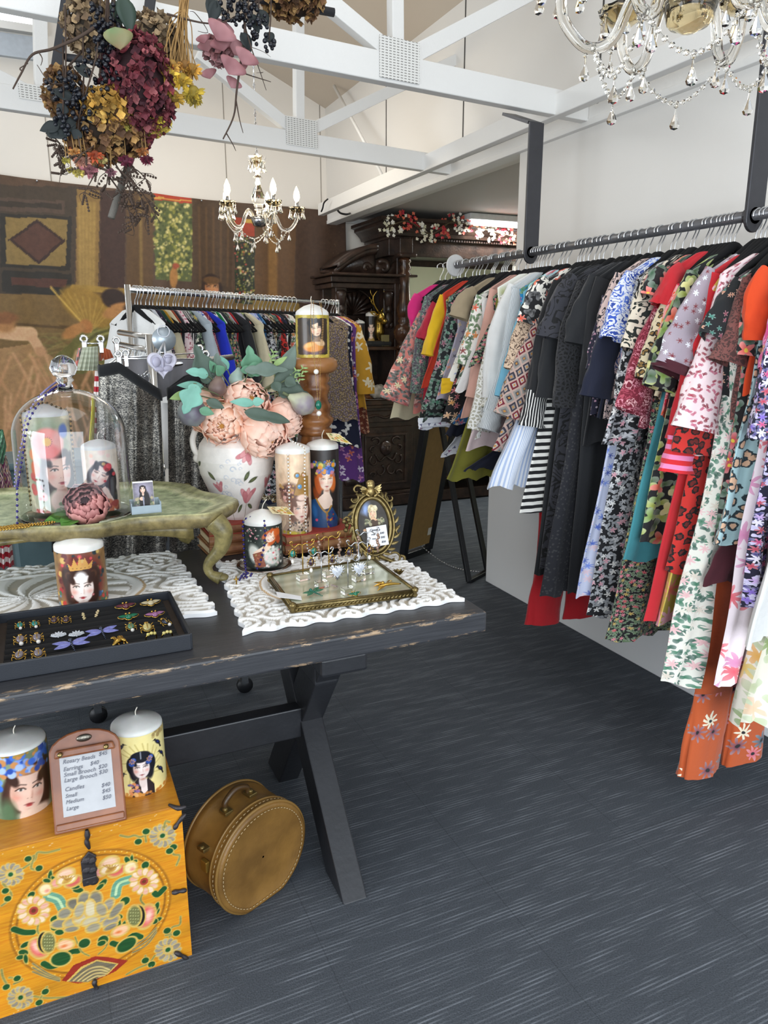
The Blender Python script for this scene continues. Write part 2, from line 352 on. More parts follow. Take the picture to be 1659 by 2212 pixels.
def text_mesh(txt,size,M,depth=.0006,shear=.25):
    cu=bpy.data.curves.new('lettering','FONT'); cu.body=txt; cu.size=size; cu.extrude=depth; cu.shear=shear; cu.resolution_u=3
    o=bpy.data.objects.new('lettering',cu); S.collection.objects.link(o); bpy.context.view_layer.update()
    me=bpy.data.meshes.new_from_object(o.evaluated_get(bpy.context.evaluated_depsgraph_get())); V=[list(v.co) for v in me.vertices]; F=[list(p.vertices) for p in me.polygons]
    bpy.data.objects.remove(o); m=np.array(M); V=np.array(V)@m[:3,:3].T+m[:3,3]; return V,F
def frameM(o,x,y):
    """matrix from origin and two in-plane directions"""
    x=np.array(x,float); x/=np.linalg.norm(x); y=np.array(y,float); y-=x*np.dot(x,y); y/=np.linalg.norm(y); z=np.cross(x,y); m=np.eye(4); m[:3,0]=x; m[:3,1]=y; m[:3,2]=z; m[:3,3]=o; return m
# ================= SETTING
def simple_wallmat(name,c,bumpd=.0008):
    t=NT(name); co=t.coord(); f=t.noise(co,1.2,3); t.set(color=t.mix(f,l4(c),(*(lin(c)*.93),1)),rough=.7); t.bump(t.noise(co,160,3),bumpd,.3); MATS[name]=t.m; return t.m
WALL=simple_wallmat('wall_paint','#ece7df'); WALLR=simple_wallmat('wall_paint_right','#e6e3de'); CEIL=simple_wallmat('ceiling_board','#cfc3b4'); WOODW=simple_wallmat('white_painted_timber','#e9e8e5',.002)
ALC=simple_wallmat('grey_ceiling','#b9b5b0'); CREAM=simple_wallmat('cream_wall','#e2e2d0')
def carpet():
    t=NT('carpet_tiles'); co=t.coord(); sp=t.n('ShaderNodeSeparateXYZ'); t.l(co,sp.inputs[0])
    w=t.math('SINE',t.math('MULTIPLY',sp.outputs[1],2*math.pi/.0105)); ln=t.math('MULTIPLY',t.math('SUBTRACT',w,.1),1.8,True)
    patch=t.noise(t.mapv(co,(2.6,15,1)),2.0,3,.6); seg=t.noise(t.mapv(co,(4.5,44,1),(3,1,0)),1.0,2)
    m=t.math('MULTIPLY',t.math('MULTIPLY',t.math('SUBTRACT',patch,.43),4.5,True),t.math('MULTIPLY',t.math('SUBTRACT',seg,.36),5.,True)); m=t.math('MULTIPLY',m,ln)
    n=t.noise(co,260,3,.7); n2=t.noise(co,3,3)
    base=t.mix(n,l4('#16181c'),l4('#6a7078')); base=t.mix(t.math('MULTIPLY',n2,.35),base,l4('#3a3e44'))
    base=t.mix(t.math('MULTIPLY',m,.62),base,l4('#8b9199'))
    # tile joints
    v=t.n('ShaderNodeTexBrick'); t.l(t.mapv(co,(1,1,1)),v.inputs['Vector']); v.inputs['Scale'].default_value=1; v.offset=0; v.inputs['Mortar Size'].default_value=.0016; v.inputs['Brick Width'].default_value=.5; v.inputs['Row Height'].default_value=.5
    base=t.mix(t.math('MULTIPLY',v.outputs['Fac'],.22),base,l4('#101216')); t.set(color=base,rough=.95,spec=.15); t.bump(n,.004,.7); return t.m
CARPET=carpet()
def struct(name,mb,m,**k): o=mb.build(name,m,smooth=False,**k); o['kind']='structure'; return o
XR,YB=2.4,6.5
struct('floor',MB().grid([[(-3.2,-1.2,0),(6.2,-1.2,0)],[(-3.2,YB,0),(6.2,YB,0)]]),CARPET)
struct('wall_back',MB().box((1.5,YB+.06,2.4),(9.4,.12,4.8)),WALL)
struct('wall_left',MB().box((-3.2,3.6,1.9),(.12,5.8,3.8)),WALL)
# right wall: full height to the alcove, then a header above the alcove opening
YE=3.56
struct('wall_right',MB().box((XR+.06,(YE-1.0)/2,1.225),(.12,YE+1.0,2.45)),WALLR,bevel=.004)
struct('wall_right_upper',MB().box((XR+.10,(YB-1.0)/2,2.92),(.2,YB+1,.94)),WALLR)
struct('trim_wall_ledge',MB().box((XR+.02,(YB-1.0)/2,2.435),(.1,YB+1,.03)).box((XR-.012,(YB-1)/2,2.475),(.024,YB+1,.05)),WOODW,bevel=.003)
struct('wall_low_partition',MB().box((XR+.06,1.47,.53),(.15,4.52,1.06)),simple_wallmat('partition_paint','#f1f3f4'),bevel=.006)
for k,(x,z0) in enumerate([(4.16,2.5),(2.955,2.5),(5.25,2.5)]): struct('trim_seam',MB().box((XR-.001,x,2.93),(.004,.009,.86)),mat('seam','#4a4744',.8))
for x in(1.53,2.35,.2): struct('trim_seam',MB().box((x,YB-.001,3.1),(.007,.004,1.2)),mat('seam2','#a39c92',.8))
# alcove
struct('wall_alcove_right',MB().box((5.3,5.0,1.3),(.12,3.2,2.6)),CREAM)
struct('wall_alcove_front',MB().box((3.9,3.44,1.3),(2.8,.12,2.6)),CREAM)
struct('ceiling_alcove',MB().box((3.9,5.0,2.51),(3.0,3.3,.06)),ALC)
struct('trim_alcove_cove',MB().box((3.9,YB-.03,2.465),(2.9,.05,.04)),WOODW,bevel=.01)
# sloping roof lining, ridge along Y
def slope(x0,z0,x1,z1,y0,y1,name): struct(name,MB().add([(x0,y0,z0),(x1,y0,z1),(x1,y1,z1),(x0,y1,z0),(x0,y0,z0+.05),(x1,y0,z1+.05),(x1,y1,z1+.05),(x0,y1,z0+.05)],[(0,3,2,1),(4,5,6,7),(0,1,5,4),(2,3,7,6),(1,2,6,5),(3,0,4,7)]),CEIL)
slope(XR+.1,3.31,-.25,4.52,1.15,YB,'ceiling_right'); slope(-3.2,3.2,-.25,4.52,3.0,YB,'ceiling_left_far'); slope(-3.2,3.2,-.25,4.52,1.15,3.0,'ceiling_left')
# high daylit window in the back wall
wa=at(-90,30,Y=YB); wb=at(84,64,Y=YB); wc=at(78,128,Y=YB)
t=NT('daylit_pane'); t.set(color='#ffffff',emit='#eef7ff',estr=3.4); PANE=t.m
f=MB(); xm=(wa[0]+wb[0])/2; wd=wb[0]-wa[0]; zb=wb[2]; zt=zb+.36
for c_,d_ in(((xm,YB-.03,zt+.02),(wd+.1,.07,.05)),((xm,YB-.03,zb-.02),(wd+.1,.07,.05)),((wa[0]-.02,YB-.03,(zt+zb)/2),(.05,.07,zt-zb)),((wb[0]+.02,YB-.03,(zt+zb)/2),(.05,.07,zt-zb))): f.box(c_,d_)
struct('window_1',f,WOODW); struct('window_1_pane',MB().box((xm,YB-.012,(zt+zb)/2),(wd,.01,zt-zb)),PANE); bpy.data.objects['window_1_pane'].name='window_2'
struct('trim_window_sill',MB().box((xm-.02,YB-.02,(zb+wc[2])/2-.04),(wd+.02,.04,zb-wc[2]-.05)),mat('pale_blue_grey','#c3ccd6',.6))
# seam in the ceiling board
# ---------------- painted timber roof
PLATE=None
def platemat():
    t=NT('nail_plate'); co=t.coord('UV'); b=t.n('ShaderNodeTexBrick'); t.l(co,b.inputs['Vector']); b.offset=.0; b.inputs['Scale'].default_value=1; b.inputs['Brick Width'].default_value=.017; b.inputs['Row Height'].default_value=.0095; b.inputs['Mortar Size'].default_value=.0034
    t.set(color=t.mix(b.outputs['Fac'],l4('#8e8d89'),l4('#e4e3df')),rough=.5); t.bump(b.outputs['Fac'],.002,1); return t.m
PLATE=platemat()
def truss(p0,p1,z,h,th,webs,plates,label,ext):
    """p0,p1 pixel ends of the bottom edge; webs: pixel pairs + width; drawn in the truss's own vertical plane"""
    a=at(*p0,Z=z); b=at(*p1,Z=z); d=b-a; d/=np.linalg.norm(d); nrm=np.array([-d[1],d[0],0]); b=b+d*ext; a=a-d*1.2
    r=thing('roof_truss',label,'roof truss',((a+b)/2)*[1,1,0]+[0,0,z],'white painted roof trusses'); up=np.array([0,0,h/2])
    MB().beam(a+up+nrm*th/2,b+up+nrm*th/2,th,h).build('bottom_chord',WOODW,r,False,bevel=.004)
    for q0,q1,wd in webs:
        A=atp(*q0,a,nrm); B=atp(*q1,a,nrm); MB().beam(A+nrm*th/2,B+nrm*th/2,th*.9,wd,up=np.cross(B-A,nrm)).build('web',WOODW,r,False,bevel=.003)
    for q0,q1 in plates:
        A=atp(*q0,a,nrm); B=atp(*q1,a,nrm); L=abs(np.dot(B-A,d)); H=abs(A[2]-B[2]); c=(A+B)/2-nrm*.003
        V=[c+d*i*L/2+np.array([0,0,j*H/2])-nrm*k for k in(0,.003) for i,j in((-1,-1),(1,-1),(1,1),(-1,1))]
        uv=[(i*L/2,j*H/2) for k in(0,1) for i,j in((-1,-1),(1,-1),(1,1),(-1,1))]
        MB().add(V,[(4,5,6,7),(3,2,1,0),(0,1,5,4),(1,2,6,5),(2,3,7,6),(3,0,4,7)],uv=uv).build('connector_plate',PLATE,r,False)
    return r,a,b,d,nrm
T1=truss((0,15),(1211,250),2.44,.105,.05,[((862,130),(860,-180),.052),((870,130),(690,-20),.062),((870,130),(1230,-60),.062)],[((819,75),(904,183))],'nearest roof truss with large nail plate above the dark posts',.17)
T2=truss((0,233),(930,370),2.44,.10,.05,[((650,290),(649,-60),.05),((650,290),(430,112),.058),((650,290),(1020,112),.058),((92,205),(88,20),.055),((80,205),(-90,120),.055)],[((616,250),(685,322)),((38,178),(103,222))],'farther roof truss with two nail plates behind the hanging flowers',.17)
b1=at(700,455,X=2.2); MB().beam((2.2,-1,2.48),(2.2,6.1,2.48),.05,.09).build('ceiling_beam',WOODW,None,False,bevel=.004,loc=(2.2,2.5,2.48)); tag(bpy.data.objects['ceiling_beam'],'long white painted timber beam running beside the right wall','beam')
A=at(722,186,X=2.3); B=at(828,384,X=2.2); MB().tube([A,B],.012,6).build('brace_rod',WOODW,None,loc=B); tag(bpy.data.objects['brace_rod'],'thin white diagonal brace rod above the far end of beam','brace')
# plaster bracket on ceiling
# hooks of black cable at beam end
mb=MB(); A=at(705,432,X=2.2); mb.tube([at(708,430,X=2.14),at(700,438,X=2.13),at(697,450,X=2.13),at(694,457,X=2.13)],.006,smooth=5); mb.build('power_cable',mat('black_rubber','#15161a',.5),None,loc=A); tag(bpy.data.objects['power_cable'],'short black cable hooked over the far end of the beam','cable')
mb=MB(); A=at(745,458,X=2.3); mb.tube([at(728,452,X=2.26),at(735,460,X=2.27),at(748,463,X=2.3),at(756,461,X=2.36)],.008,smooth=5); mb.build('power_cable',MATS['black_rubber'],None,loc=A); tag(bpy.data.objects['power_cable.001'],'black cable loop under the beam above the carved cabinet','cable')
# fluorescent batten in alcove
P=at(1042,478,Z=2.42); r=thing('fluorescent_light','lit white fluorescent batten on the grey alcove ceiling','ceiling light',P)
MB().box(P+np.array([.45,0,.03]),(1.2,.11,.05)).build('housing',mat('batten_white','#e9ebec',.4),r,False,bevel=.008)
t=NT('tube_glow'); t.set(color='#ffffff',emit='#f2fbff',estr=9.0); TUBE=t.m
MB().tube([P+np.array([-.1,0,-.015]),P+np.array([1.0,0,-.015])],.022,12).build('tube',TUBE,r)
lamp('fluorescent_tube_light','AREA',(P[0]+.45,P[1],2.36),26,(.95,1,1),1.1,.12,(P[0]+.45,P[1],0))
lamp('alcove_fill_light','POINT',(4.9,6.1,2.2),20,(1,.97,.9),.12)  # added lamp without a fitting, set where the cabinet mirror misses it
# frames on alcove wall (seen in the mirror)
for i,(x,z,wd,hh,c,lb) in enumerate([(3.75,2.12,.5,.34,'#7a4a3a','brown framed portrait high on the alcove wall seen in mirror'),(4.15,1.62,.62,.62,'#d9d3b0','wide gold framed picture on the alcove wall seen in the mirror')]):
    r=thing('framed_picture',lb,'picture',(x,3.51,z)); y=3.515
    f=MB(); 
    for (cx,cz,sx,sz) in((0,hh/2,wd,.04),(0,-hh/2,wd,.04),(-wd/2,0,.04,hh+.04),(wd/2,0,.04,hh+.04)): f.box((x+cx,y,z+cz),(sx,.03,sz))
    f.build('frame',mat('gold_frame','#8a6b34',.4,.6),r,False,bevel=.008); MB().box((x,y-.008,z),(wd,.008,hh)).build('picture',mat('pic%d'%i,c,.6),r,False)
# ================= TABLE
BRASS=mat('aged_brass','#8f7a4a',.38,.85,bump=.0006,bscale=300); GOLD=mat('gold','#c9a250',.25,1.); SILVER=mat('silver','#c9ccd2',.2,1.); CHROME=mat('chrome','#e2e4e6',.16,1.,var=0)
GALV=mat('hanger_steel','#d9dbde',.3,1.,var=0); BLACKM=mat('blackened_steel','#4a4a4e',.42,.55,bump=.0003)
WAX=mat('white_wax','#f3f0ea',.45,sss=.15); WICK=mat('wick','#e9e2d2',.9)
PEARL=mat('pearl','#efe9e0',.2); LAPIS=mat('dark_blue_bead','#241a6b',.15)
def glassmat(name,color='#ffffff',rough=.0,ior=1.45):
    t=NT(name); t.set(color=color,rough=rough,trans=1.,ior=ior); MATS[name]=t.m; return t.m
CRYSTAL=glassmat('crystal','#fffdf8',0.02,1.5); GLASS=glassmat('clear_glass','#ffffff',0,1.05)
def tablewood():
    t=NT('dark_painted_wood'); co=t.coord(); g=t.noise(t.mapv(co,(2,40,40)),3,4,.6); n=t.noise(co,14,5,.7); sp=t.n('ShaderNodeSeparateXYZ'); t.l(co,sp.inputs[0])
    base=t.mix(g,l4('#1b1c21'),l4('#444549')); 
    ez=t.math('MULTIPLY',t.math('SUBTRACT',.012,t.math('ABSOLUTE',sp.outputs[2])),200.,True)
    ez2=t.math('MULTIPLY',t.math('SUBTRACT',.010,t.math('ABSOLUTE',t.math('ADD',sp.outputs[2],.06))),200.,True)
    ey=t.math('MULTIPLY',t.math('SUBTRACT',.03,sp.outputs[1]),120.,True); e=t.math('MULTIPLY',t.math('MAXIMUM',ez,ez2),ey)
    wear=t.math('MULTIPLY',t.math('MULTIPLY',t.math('SUBTRACT',t.noise(t.mapv(co,(5,20,20)),2.2,6,.75),.53),14.,True),e)
    sc=t.math('MULTIPLY',t.math('SUBTRACT',t.noise(t.mapv(co,(3,60,30)),4,5,.8),.66),18.,True)
    c=t.mix(t.math('MULTIPLY',sc,.35),base,l4('#9a8d7c')); c=t.mix(t.math('MULTIPLY',wear,.85),c,l4('#b79a78')); t.set(color=c,rough=.42); t.bump(g,.0012,.5); return t.m
TW=tablewood()
tb=thing('display_table','long dark painted wooden table with worn edges and crossed legs','table',(.2,1.62,.76))
MB().box((.045,2.09,.73),(2.0,.94,.06)).build('tabletop',TW,tb,False,bevel=.006)
def leg(x,y0,y1,wd,z1=.66,y0z=0): MB().add([(x+i*.035,y+j*wd/2,z) for i in(-1,1) for y,z in((y0,0),(y1,z1)) for j in(-1,1)],[(0,2,3,1),(4,5,7,6),(0,1,5,4),(2,6,7,3),(0,4,6,2),(1,3,7,5)]).build('leg',mat('dark_leg_paint','#2b2c30',.4,var=.2,vscale=14,bump=.001,bscale=60),tb,False,bevel=.004)
for x in(.635,-.55):
    leg(x,1.655,2.25,.14); leg(x+.002,2.27,1.78,.14)
    MB().box((x,2.0,.672),(.13,.72,.055)).box((x+.0,1.95,.60),(.075,.34,.1)).build('cleat',MATS['dark_leg_paint'],tb,False,bevel=.01)
MB().box((.04,1.95,.37),(1.2,.05,.095)).build('stretcher',MATS['dark_leg_paint'],tb,False,bevel=.004)
# ================= carved white panels
def carvemat():
    t=NT('carved_whitewash'); co=t.coord('UV'); a=t.n('ShaderNodeAttribute',attribute_name='paint'); n=t.noise(t.coord(),25,3); c=t.mix(t.math('MULTIPLY',t.math('SUBTRACT',n,.62),9.,True),a.outputs['Color'],l4('#cdb592'),); 
    c2=t.mix(.35,a.outputs['Color'],c); t.set(color=c2,rough=.7); return t.m
CARV=carvemat()
def carved_panel(q,zt,th,seed,label,nx=230,ny=190):
    q=np.array(q,float); r=np.random.RandomState(seed); U,V=np.meshgrid(np.linspace(0,1,nx),np.linspace(0,1,ny)); x=(U-.5); y=(V-.5)
    C=r.rand(70,2)-.5; ph=r.rand(70)*6.28; sg=np.where(r.rand(70)>.5,1,-1); d=np.hypot(x[...,None]-C[:,0],y[...,None]-C[:,1]); k=d.argmin(-1); dm=d.min(-1)
    an=np.arctan2(y-C[k,1],x-C[k,0]); h=np.cos(dm*150+sg[k]*an+ph[k]); h=np.clip(h*1.3+.35,0,1)
    rr=np.hypot(x/1.0,y/1.0); ring=np.exp(-((rr-.33)/.018)**2); ring2=np.exp(-((rr-.345)/.006)**2); h=np.maximum(h*(1-np.exp(-((rr-.33)/.03)**2)),ring*.9)
    lobes=np.abs(np.cos(an*0+np.arctan2(y,x)*10)); inner=rr<.3; h=np.where(inner,np.clip(np.cos(np.arctan2(y,x)*16+rr*30)*1.2+.3,0,1)*.8,h)
    e=np.minimum(np.minimum(U,1-U),np.minimum(V,1-V)); h=np.where(e<.004,0,h)
    wob=.010*np.sin(V*52+seed)*(np.abs(U-.5)*2)**6*np.sign(x); wob2=.012*np.sin(U*50+seed)*(np.abs(V-.5)*2)**6*np.sign(y); u=U+wob; v=V+wob2
    P=(q[0]*((1-u)*(1-v))[...,None]+q[1]*(u*(1-v))[...,None]+q[2]*(u*v)[...,None]+q[3]*((1-u)*v)[...,None]); Z=zt+h*.006-.006
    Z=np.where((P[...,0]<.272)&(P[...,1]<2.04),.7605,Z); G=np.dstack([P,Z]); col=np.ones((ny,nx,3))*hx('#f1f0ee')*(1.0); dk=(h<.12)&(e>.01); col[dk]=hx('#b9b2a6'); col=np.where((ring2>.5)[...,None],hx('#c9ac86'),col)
    o=MB(); o.grid(G,col=col); b=np.concatenate([G[0],G[1:,-1],G[-1,-2::-1],G[-2:0:-1,0]]); lo=b.copy(); lo[:,2]=zt-th; n=len(b)
    o.add(np.concatenate([b,lo]),[(i,i+n,(i+1)%n+n,(i+1)%n) for i in range(n)],col=np.ones((2*n,3))*hx('#f4f4f4'))
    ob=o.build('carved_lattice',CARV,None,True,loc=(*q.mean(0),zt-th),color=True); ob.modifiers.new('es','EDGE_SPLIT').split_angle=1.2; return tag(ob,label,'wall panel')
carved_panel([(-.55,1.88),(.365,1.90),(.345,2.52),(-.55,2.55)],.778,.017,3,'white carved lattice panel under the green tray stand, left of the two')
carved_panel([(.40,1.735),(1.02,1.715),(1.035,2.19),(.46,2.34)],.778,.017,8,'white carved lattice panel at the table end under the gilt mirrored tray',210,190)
# ================= candles
def camang(p): return math.atan2(-p[1],-p[0])
def wrap(mb,cv,c,prof,rot=0.,push=0):
    """prof(y)->radius"""
    th=camang(c)+rot+(cv.x/cv.w-.5)*2*math.pi; R=np.vectorize(prof)(cv.y)+push
    return mb.grid(np.dstack([c[0]+R*np.cos(th),c[1]+R*np.sin(th),c[2]+cv.y]),col=cv.C)
def candle(c,r,h,cv,label,wick=.02,base=0.,top=.0,dome=.10,wickdir=(0,0,1),group=None):
    c=np.array(c,float); t=thing('candle',label,'candle',c,group)
    MB().lathe([(0,0),(r*.97,0),(r,.004),(r,h-.006),(r*.985,h-.001),(r*.9,h+r*dome*.45),(r*.5,h+r*dome*1.6),(0,h+r*dome*2.3)],c,48).build('wax',WAX,t)
    mb=MB(); z0=base; cvw=cv; cc=c+np.array([0,0,z0]); wrap(mb,cv,cc,lambda y:r+.0008); mb.build('picture_wrap',paintmat('printed_wrap',.38,.08,90,coat=.2),t,color=True)
    wd=np.array(wickdir,float); tp=c+np.array([0,0,h+r*dome*2.2]); MB().tube([tp,tp+wd*wick*.5,tp+wd*wick+np.array([wick*.25,0,0])],.0014,5,smooth=3).build('wick',WICK,t)
    return t
def strand(name,pts,r,m,label,cat='necklace',m2=None,gap=2.6,smooth=6,cross=None):
    p=spline(pts,smooth) if smooth else np.array(pts,float); L=np.r_[0,np.cumsum(np.linalg.norm(np.diff(p,axis=0),axis=1))]; n=max(3,int(L[-1]/(r*gap))); t=thing(name,label,cat,p[0])
    MB().tube(p,r*.22,4).build('chain',m2 or GOLD,t); b=MB()
    for s in np.linspace(0,L[-1],n): b.ball([np.interp(s,L,p[:,i]) for i in range(3)],r,7,5)
    b.build('beads',m,t)
    if cross is not None:
        e=np.array(cross); MB().beam(e+[0,0,.012],e-[0,0,.014],.004,.003,up=(0,1,0)).beam(e+[-.008,0,.004],e+[.008,0,.004],.004,.003).build('cross',GOLD,t)
    return t
ST=.98  # height of the green stand's top
CC=np.array([.055,2.33,ST+.006])
# --- candle 1: poppy hat
def cv_poppy(r,h):
    w=2*math.pi*r; c=Cv(w,h,230,170,'#d9cfae').noise(.18,40,1,1); m=w/2
    c.ell(m,h*.5,r*1.25,h*.62,'#8f9a78',0,.3); c.blobs(m-r,0,m-r*.3,h*.45,24,.006,.016,['#d5534c','#e8a19a','#7a9360','#c9463f','#e6d9bd'],4,.9)
    face(c,m+r*.38,h*.43,h*.17,'#2b1d1a','#f0cdbb','#c9575f',.0,.5,eyes='#5a5248'); c.ell(m+r*.25,h*.12,r*.5,h*.14,'#ead0bf',0,.3); c.blobs(m+r*.1,0,m+r*.8,h*.1,10,.005,.012,['#9bb089','#c9463f','#e9e0cf'],9)
    c.ell(m-.03*r,h*.74,r*.72,h*.17,'#ef8f80',0,.2); c.ell(m-.45*r,h*.72,r*.35,h*.15,'#e2594d',.2,.5); c.ell(m+r*.45,h*.75,r*.34,h*.15,'#f4b3a8',0,.5); c.ell(m,h*.64,r*.6,h*.1,'#ee7f78',0,.5); c.ell(m-.05*r,h*.75,r*.2,h*.05,'#e9b45e',0,.3)
    for i in range(14): a=i*.449; c.ell(m-.05*r+math.cos(a)*r*.21,h*.75+math.sin(a)*h*.05,.0018,.0018,'#3a3330')
    c.ell(m+r*.75,h*.85,r*.3,h*.09,'#5d79bd',0,.4); c.ell(m-.72*r,h*.48,r*.26,h*.09,'#d9662e',0,.3); c.ell(m-.8*r,h*.62,r*.2,h*.07,'#e58a4a',0,.4); return c
p=at(133,1132,Z=ST+.012); p=CC+np.array([-.06,.03,.008]); candle(p,.062,.285,cv_poppy(.062,.275),'tall candle printed with a woman in a poppy hat under glass dome',base=0,dome=.16)
# --- candle 2: red rose
def cv_rose(r,h):
    w=2*math.pi*r; c=Cv(w,h,200,140,'#f0e2cf').noise(.1,40,1,2); m=w/2
    c.blobs(m-r*1.4,h*.5,m+r,h,20,.006,.014,['#f3c9b2','#f7ead6','#f4d5c8'],2,.6); c.ell(m+.62*r,h*.5,r*.42,h*.2,'#1d1a22',0,.2); c.ell(m+.7*r,h*.3,r*.3,h*.2,'#231f28',.2,.3)
    face(c,m-.05*r,h*.6,h*.16,'#2a2430','#f7ddcf','#d4343c',-.55,-.6,False,closed=True); c.poly([(m-.5*r,h*.3),(m+.2*r,h*.42),(m+.8*r,h*.1),(m-.1*r,h*0.02)],'#f3d7c6'); c.ell(m-.3*r,h*.33,r*.35,h*.06,'#f3d7c6',-.3,.3)
    for k,(a,b,q,col) in enumerate([(.42,.72,.3,'#c92a35'),(.5,.74,.2,'#e2505a'),(.36,.68,.14,'#9b1822'),(.8,.6,.16,'#d23a44'),(.2,.5,.1,'#c3222e')]): c.ell(m+a*r,h*b,q*r,q*r*.9,col,0,.3)
    c.blobs(m,0,m+r*1.1,h*.16,14,.006,.014,['#b53a2e','#d8734e','#8a2f2b'],7); c.ell(m+.2*r,h*.78,r*.14,h*.035,'#c9a46a',0,.4); return c
candle(CC+np.array([.072,-.03,.008]),.048,.19,cv_rose(.048,.18),'shorter candle printed with a dark haired woman and red rose, inside dome',dome=.16)
# --- candle 3: crowned queen
def cv_queen(r,h):
    w=2*math.pi*r; c=Cv(w,h,240,150,'#8c6a42').noise(.3,60,1,3); m=w/2
    c.ell(m,h*.5,r*1.2,h*.62,'#6e2b22',0,.3); c.blobs(m-r*1.1,h*.25,m+r*1.1,h,60,.004,.011,['#a8262e','#c9454a','#5b1c1c','#7b1f26','#26343a','#c7a35c'],3,.95); c.blobs(m-r*1.3,0,m+r*1.3,h*.24,40,.004,.010,['#31507a','#c73a2f','#d9ae4c','#3f6a4a','#5b86a6'],5)
    c.ell(m-.55*r,h*.5,r*.34,h*.28,'#33190f',.2,.25); c.ell(m+.5*r,h*.5,r*.34,h*.28,'#33190f',-.2,.25); c.ell(m-.5*r,h*.58,r*.2,h*.1,'#6e4228',.6,.5); c.ell(m+.45*r,h*.58,r*.2,h*.1,'#6e4228',-.6,.5)
    face(c,m-.03*r,h*.35,h*.25,'#33190f','#f5e3da','#b03034',0,0,True,eyes='#7c7468'); c.ell(m-.03*r,h*.56,r*.3,h*.13,'#f3efee',0,.5)
    c.poly([(m-.45*r,h*.68),(m+.42*r,h*.7),(m+.5*r,h*.84),(m+.3*r,h*.77),(m+.18*r,h*.92),(m+.06*r,h*.78),(m-.02*r,h*.96),(m-.12*r,h*.78),(m-.25*r,h*.91),(m-.36*r,h*.76),(m-.52*r,h*.82)],'#c79348')
    for i in range(5): c.ell(m-.32*r+i*.16*r,h*.725,.0024,.002,'#5b3a1c')
    for s in(-1,1): c.ell(m-.03*r+s*.42*r,h*.2,r*.07,r*.07,'#a4474b',0,.2); c.ell(m-.03*r+s*.42*r,h*.2,r*.035,r*.035,'#d9c2b0')
    return c
p=at(184,1308,Z=.78); candle((p[0],p[1]+.06,.779),.064,.165,cv_queen(.064,.15),'wide candle printed with a crowned queen, behind the jewellery tray',dome=.13)
# --- candle 4/5 tall pair on books
def cv_jewel(r,h):
    w=2*math.pi*r; c=Cv(w,h,230,240,'#dcbfa0').noise(.2,50,.4,4); m=w/2
    for i in range(40): a=2.0+i*.06; L=h*random.uniform(.25,.42); c.line([(m-.05*r,h*.5),(m-.05*r+math.cos(a)*L*.9,h*.55+math.sin(a)*L)],.0012,random.choice(['#a4734e','#8a5a42','#c98f6a']),.5)
    c.ell(m-.25*r,h*.52,r*.72,h*.15,'#6d4a3c',.5,.3); c.blobs(m-r*.9,h*.42,m+r*.1,h*.62,46,.003,.008,['#8a5a4c','#c08a76','#5a3b35','#b58a52','#d8a79a'],6)
    face(c,m+.42*r,h*.31,h*.125,'#6b4636','#f1d3c2','#c05a5a',0,.2,True,eyes='#5b7a8a'); c.poly([(m+.0*r,h*.5),(m+.98*r,h*.46),(m+1.0*r,h*.72),(m+.35*r,h*.74)],'#a47a3e'); c.ell(m+.5*r,h*.46,r*.42,h*.05,'#efd0c0',0,.4)
    for a,b,q,col in[(.22,.74,.2,'#9a7238'),(.62,.74,.2,'#9a7238'),(.35,.6,.25,'#9a7238')]: c.ell(m+a*r,h*b,q*r,q*r,col,0,.1); c.ell(m+a*r,h*b,q*r*.6,q*r*.6,'#4f8fc4' if a!=.62 else '#d9a58f',0,.3); c.ell(m+a*r-.002,h*b+.002,q*r*.2,q*r*.2,'#dfeefb',0,.4)
    c.poly([(m-r*.9,0),(m-.4*r,h*.17),(m+.1*r,h*.12),(m+.5*r,h*.1),(m+.95*r,h*.2),(m+r,0)],'#b79b86'); c.blobs(m-r*.4,0,m+r*.9,h*.15,60,.002,.006,['#5b4a44','#8a6b4f','#c9b49a','#3d3430'],8)
    for i in range(7): c.line([(m-.75*r+i*.1*r,h*.4),(m-.75*r+i*.1*r,h*(.15+.03*(i%3)))],.0014,'#8a5246',.7)
    c.blobs(m-r,0,m+r,h*.03,20,.004,.008,['#c2ae3c','#a2913a'],3); return c
BK=.775+.0; HB=.845
candle((.735,2.36,HB),.058,.285,cv_jewel(.058,.27),'tall candle printed with woman in jewelled headdress, draped with pearls',.03,base=.0,dome=.14,wickdir=(-.7,-.2,.6))
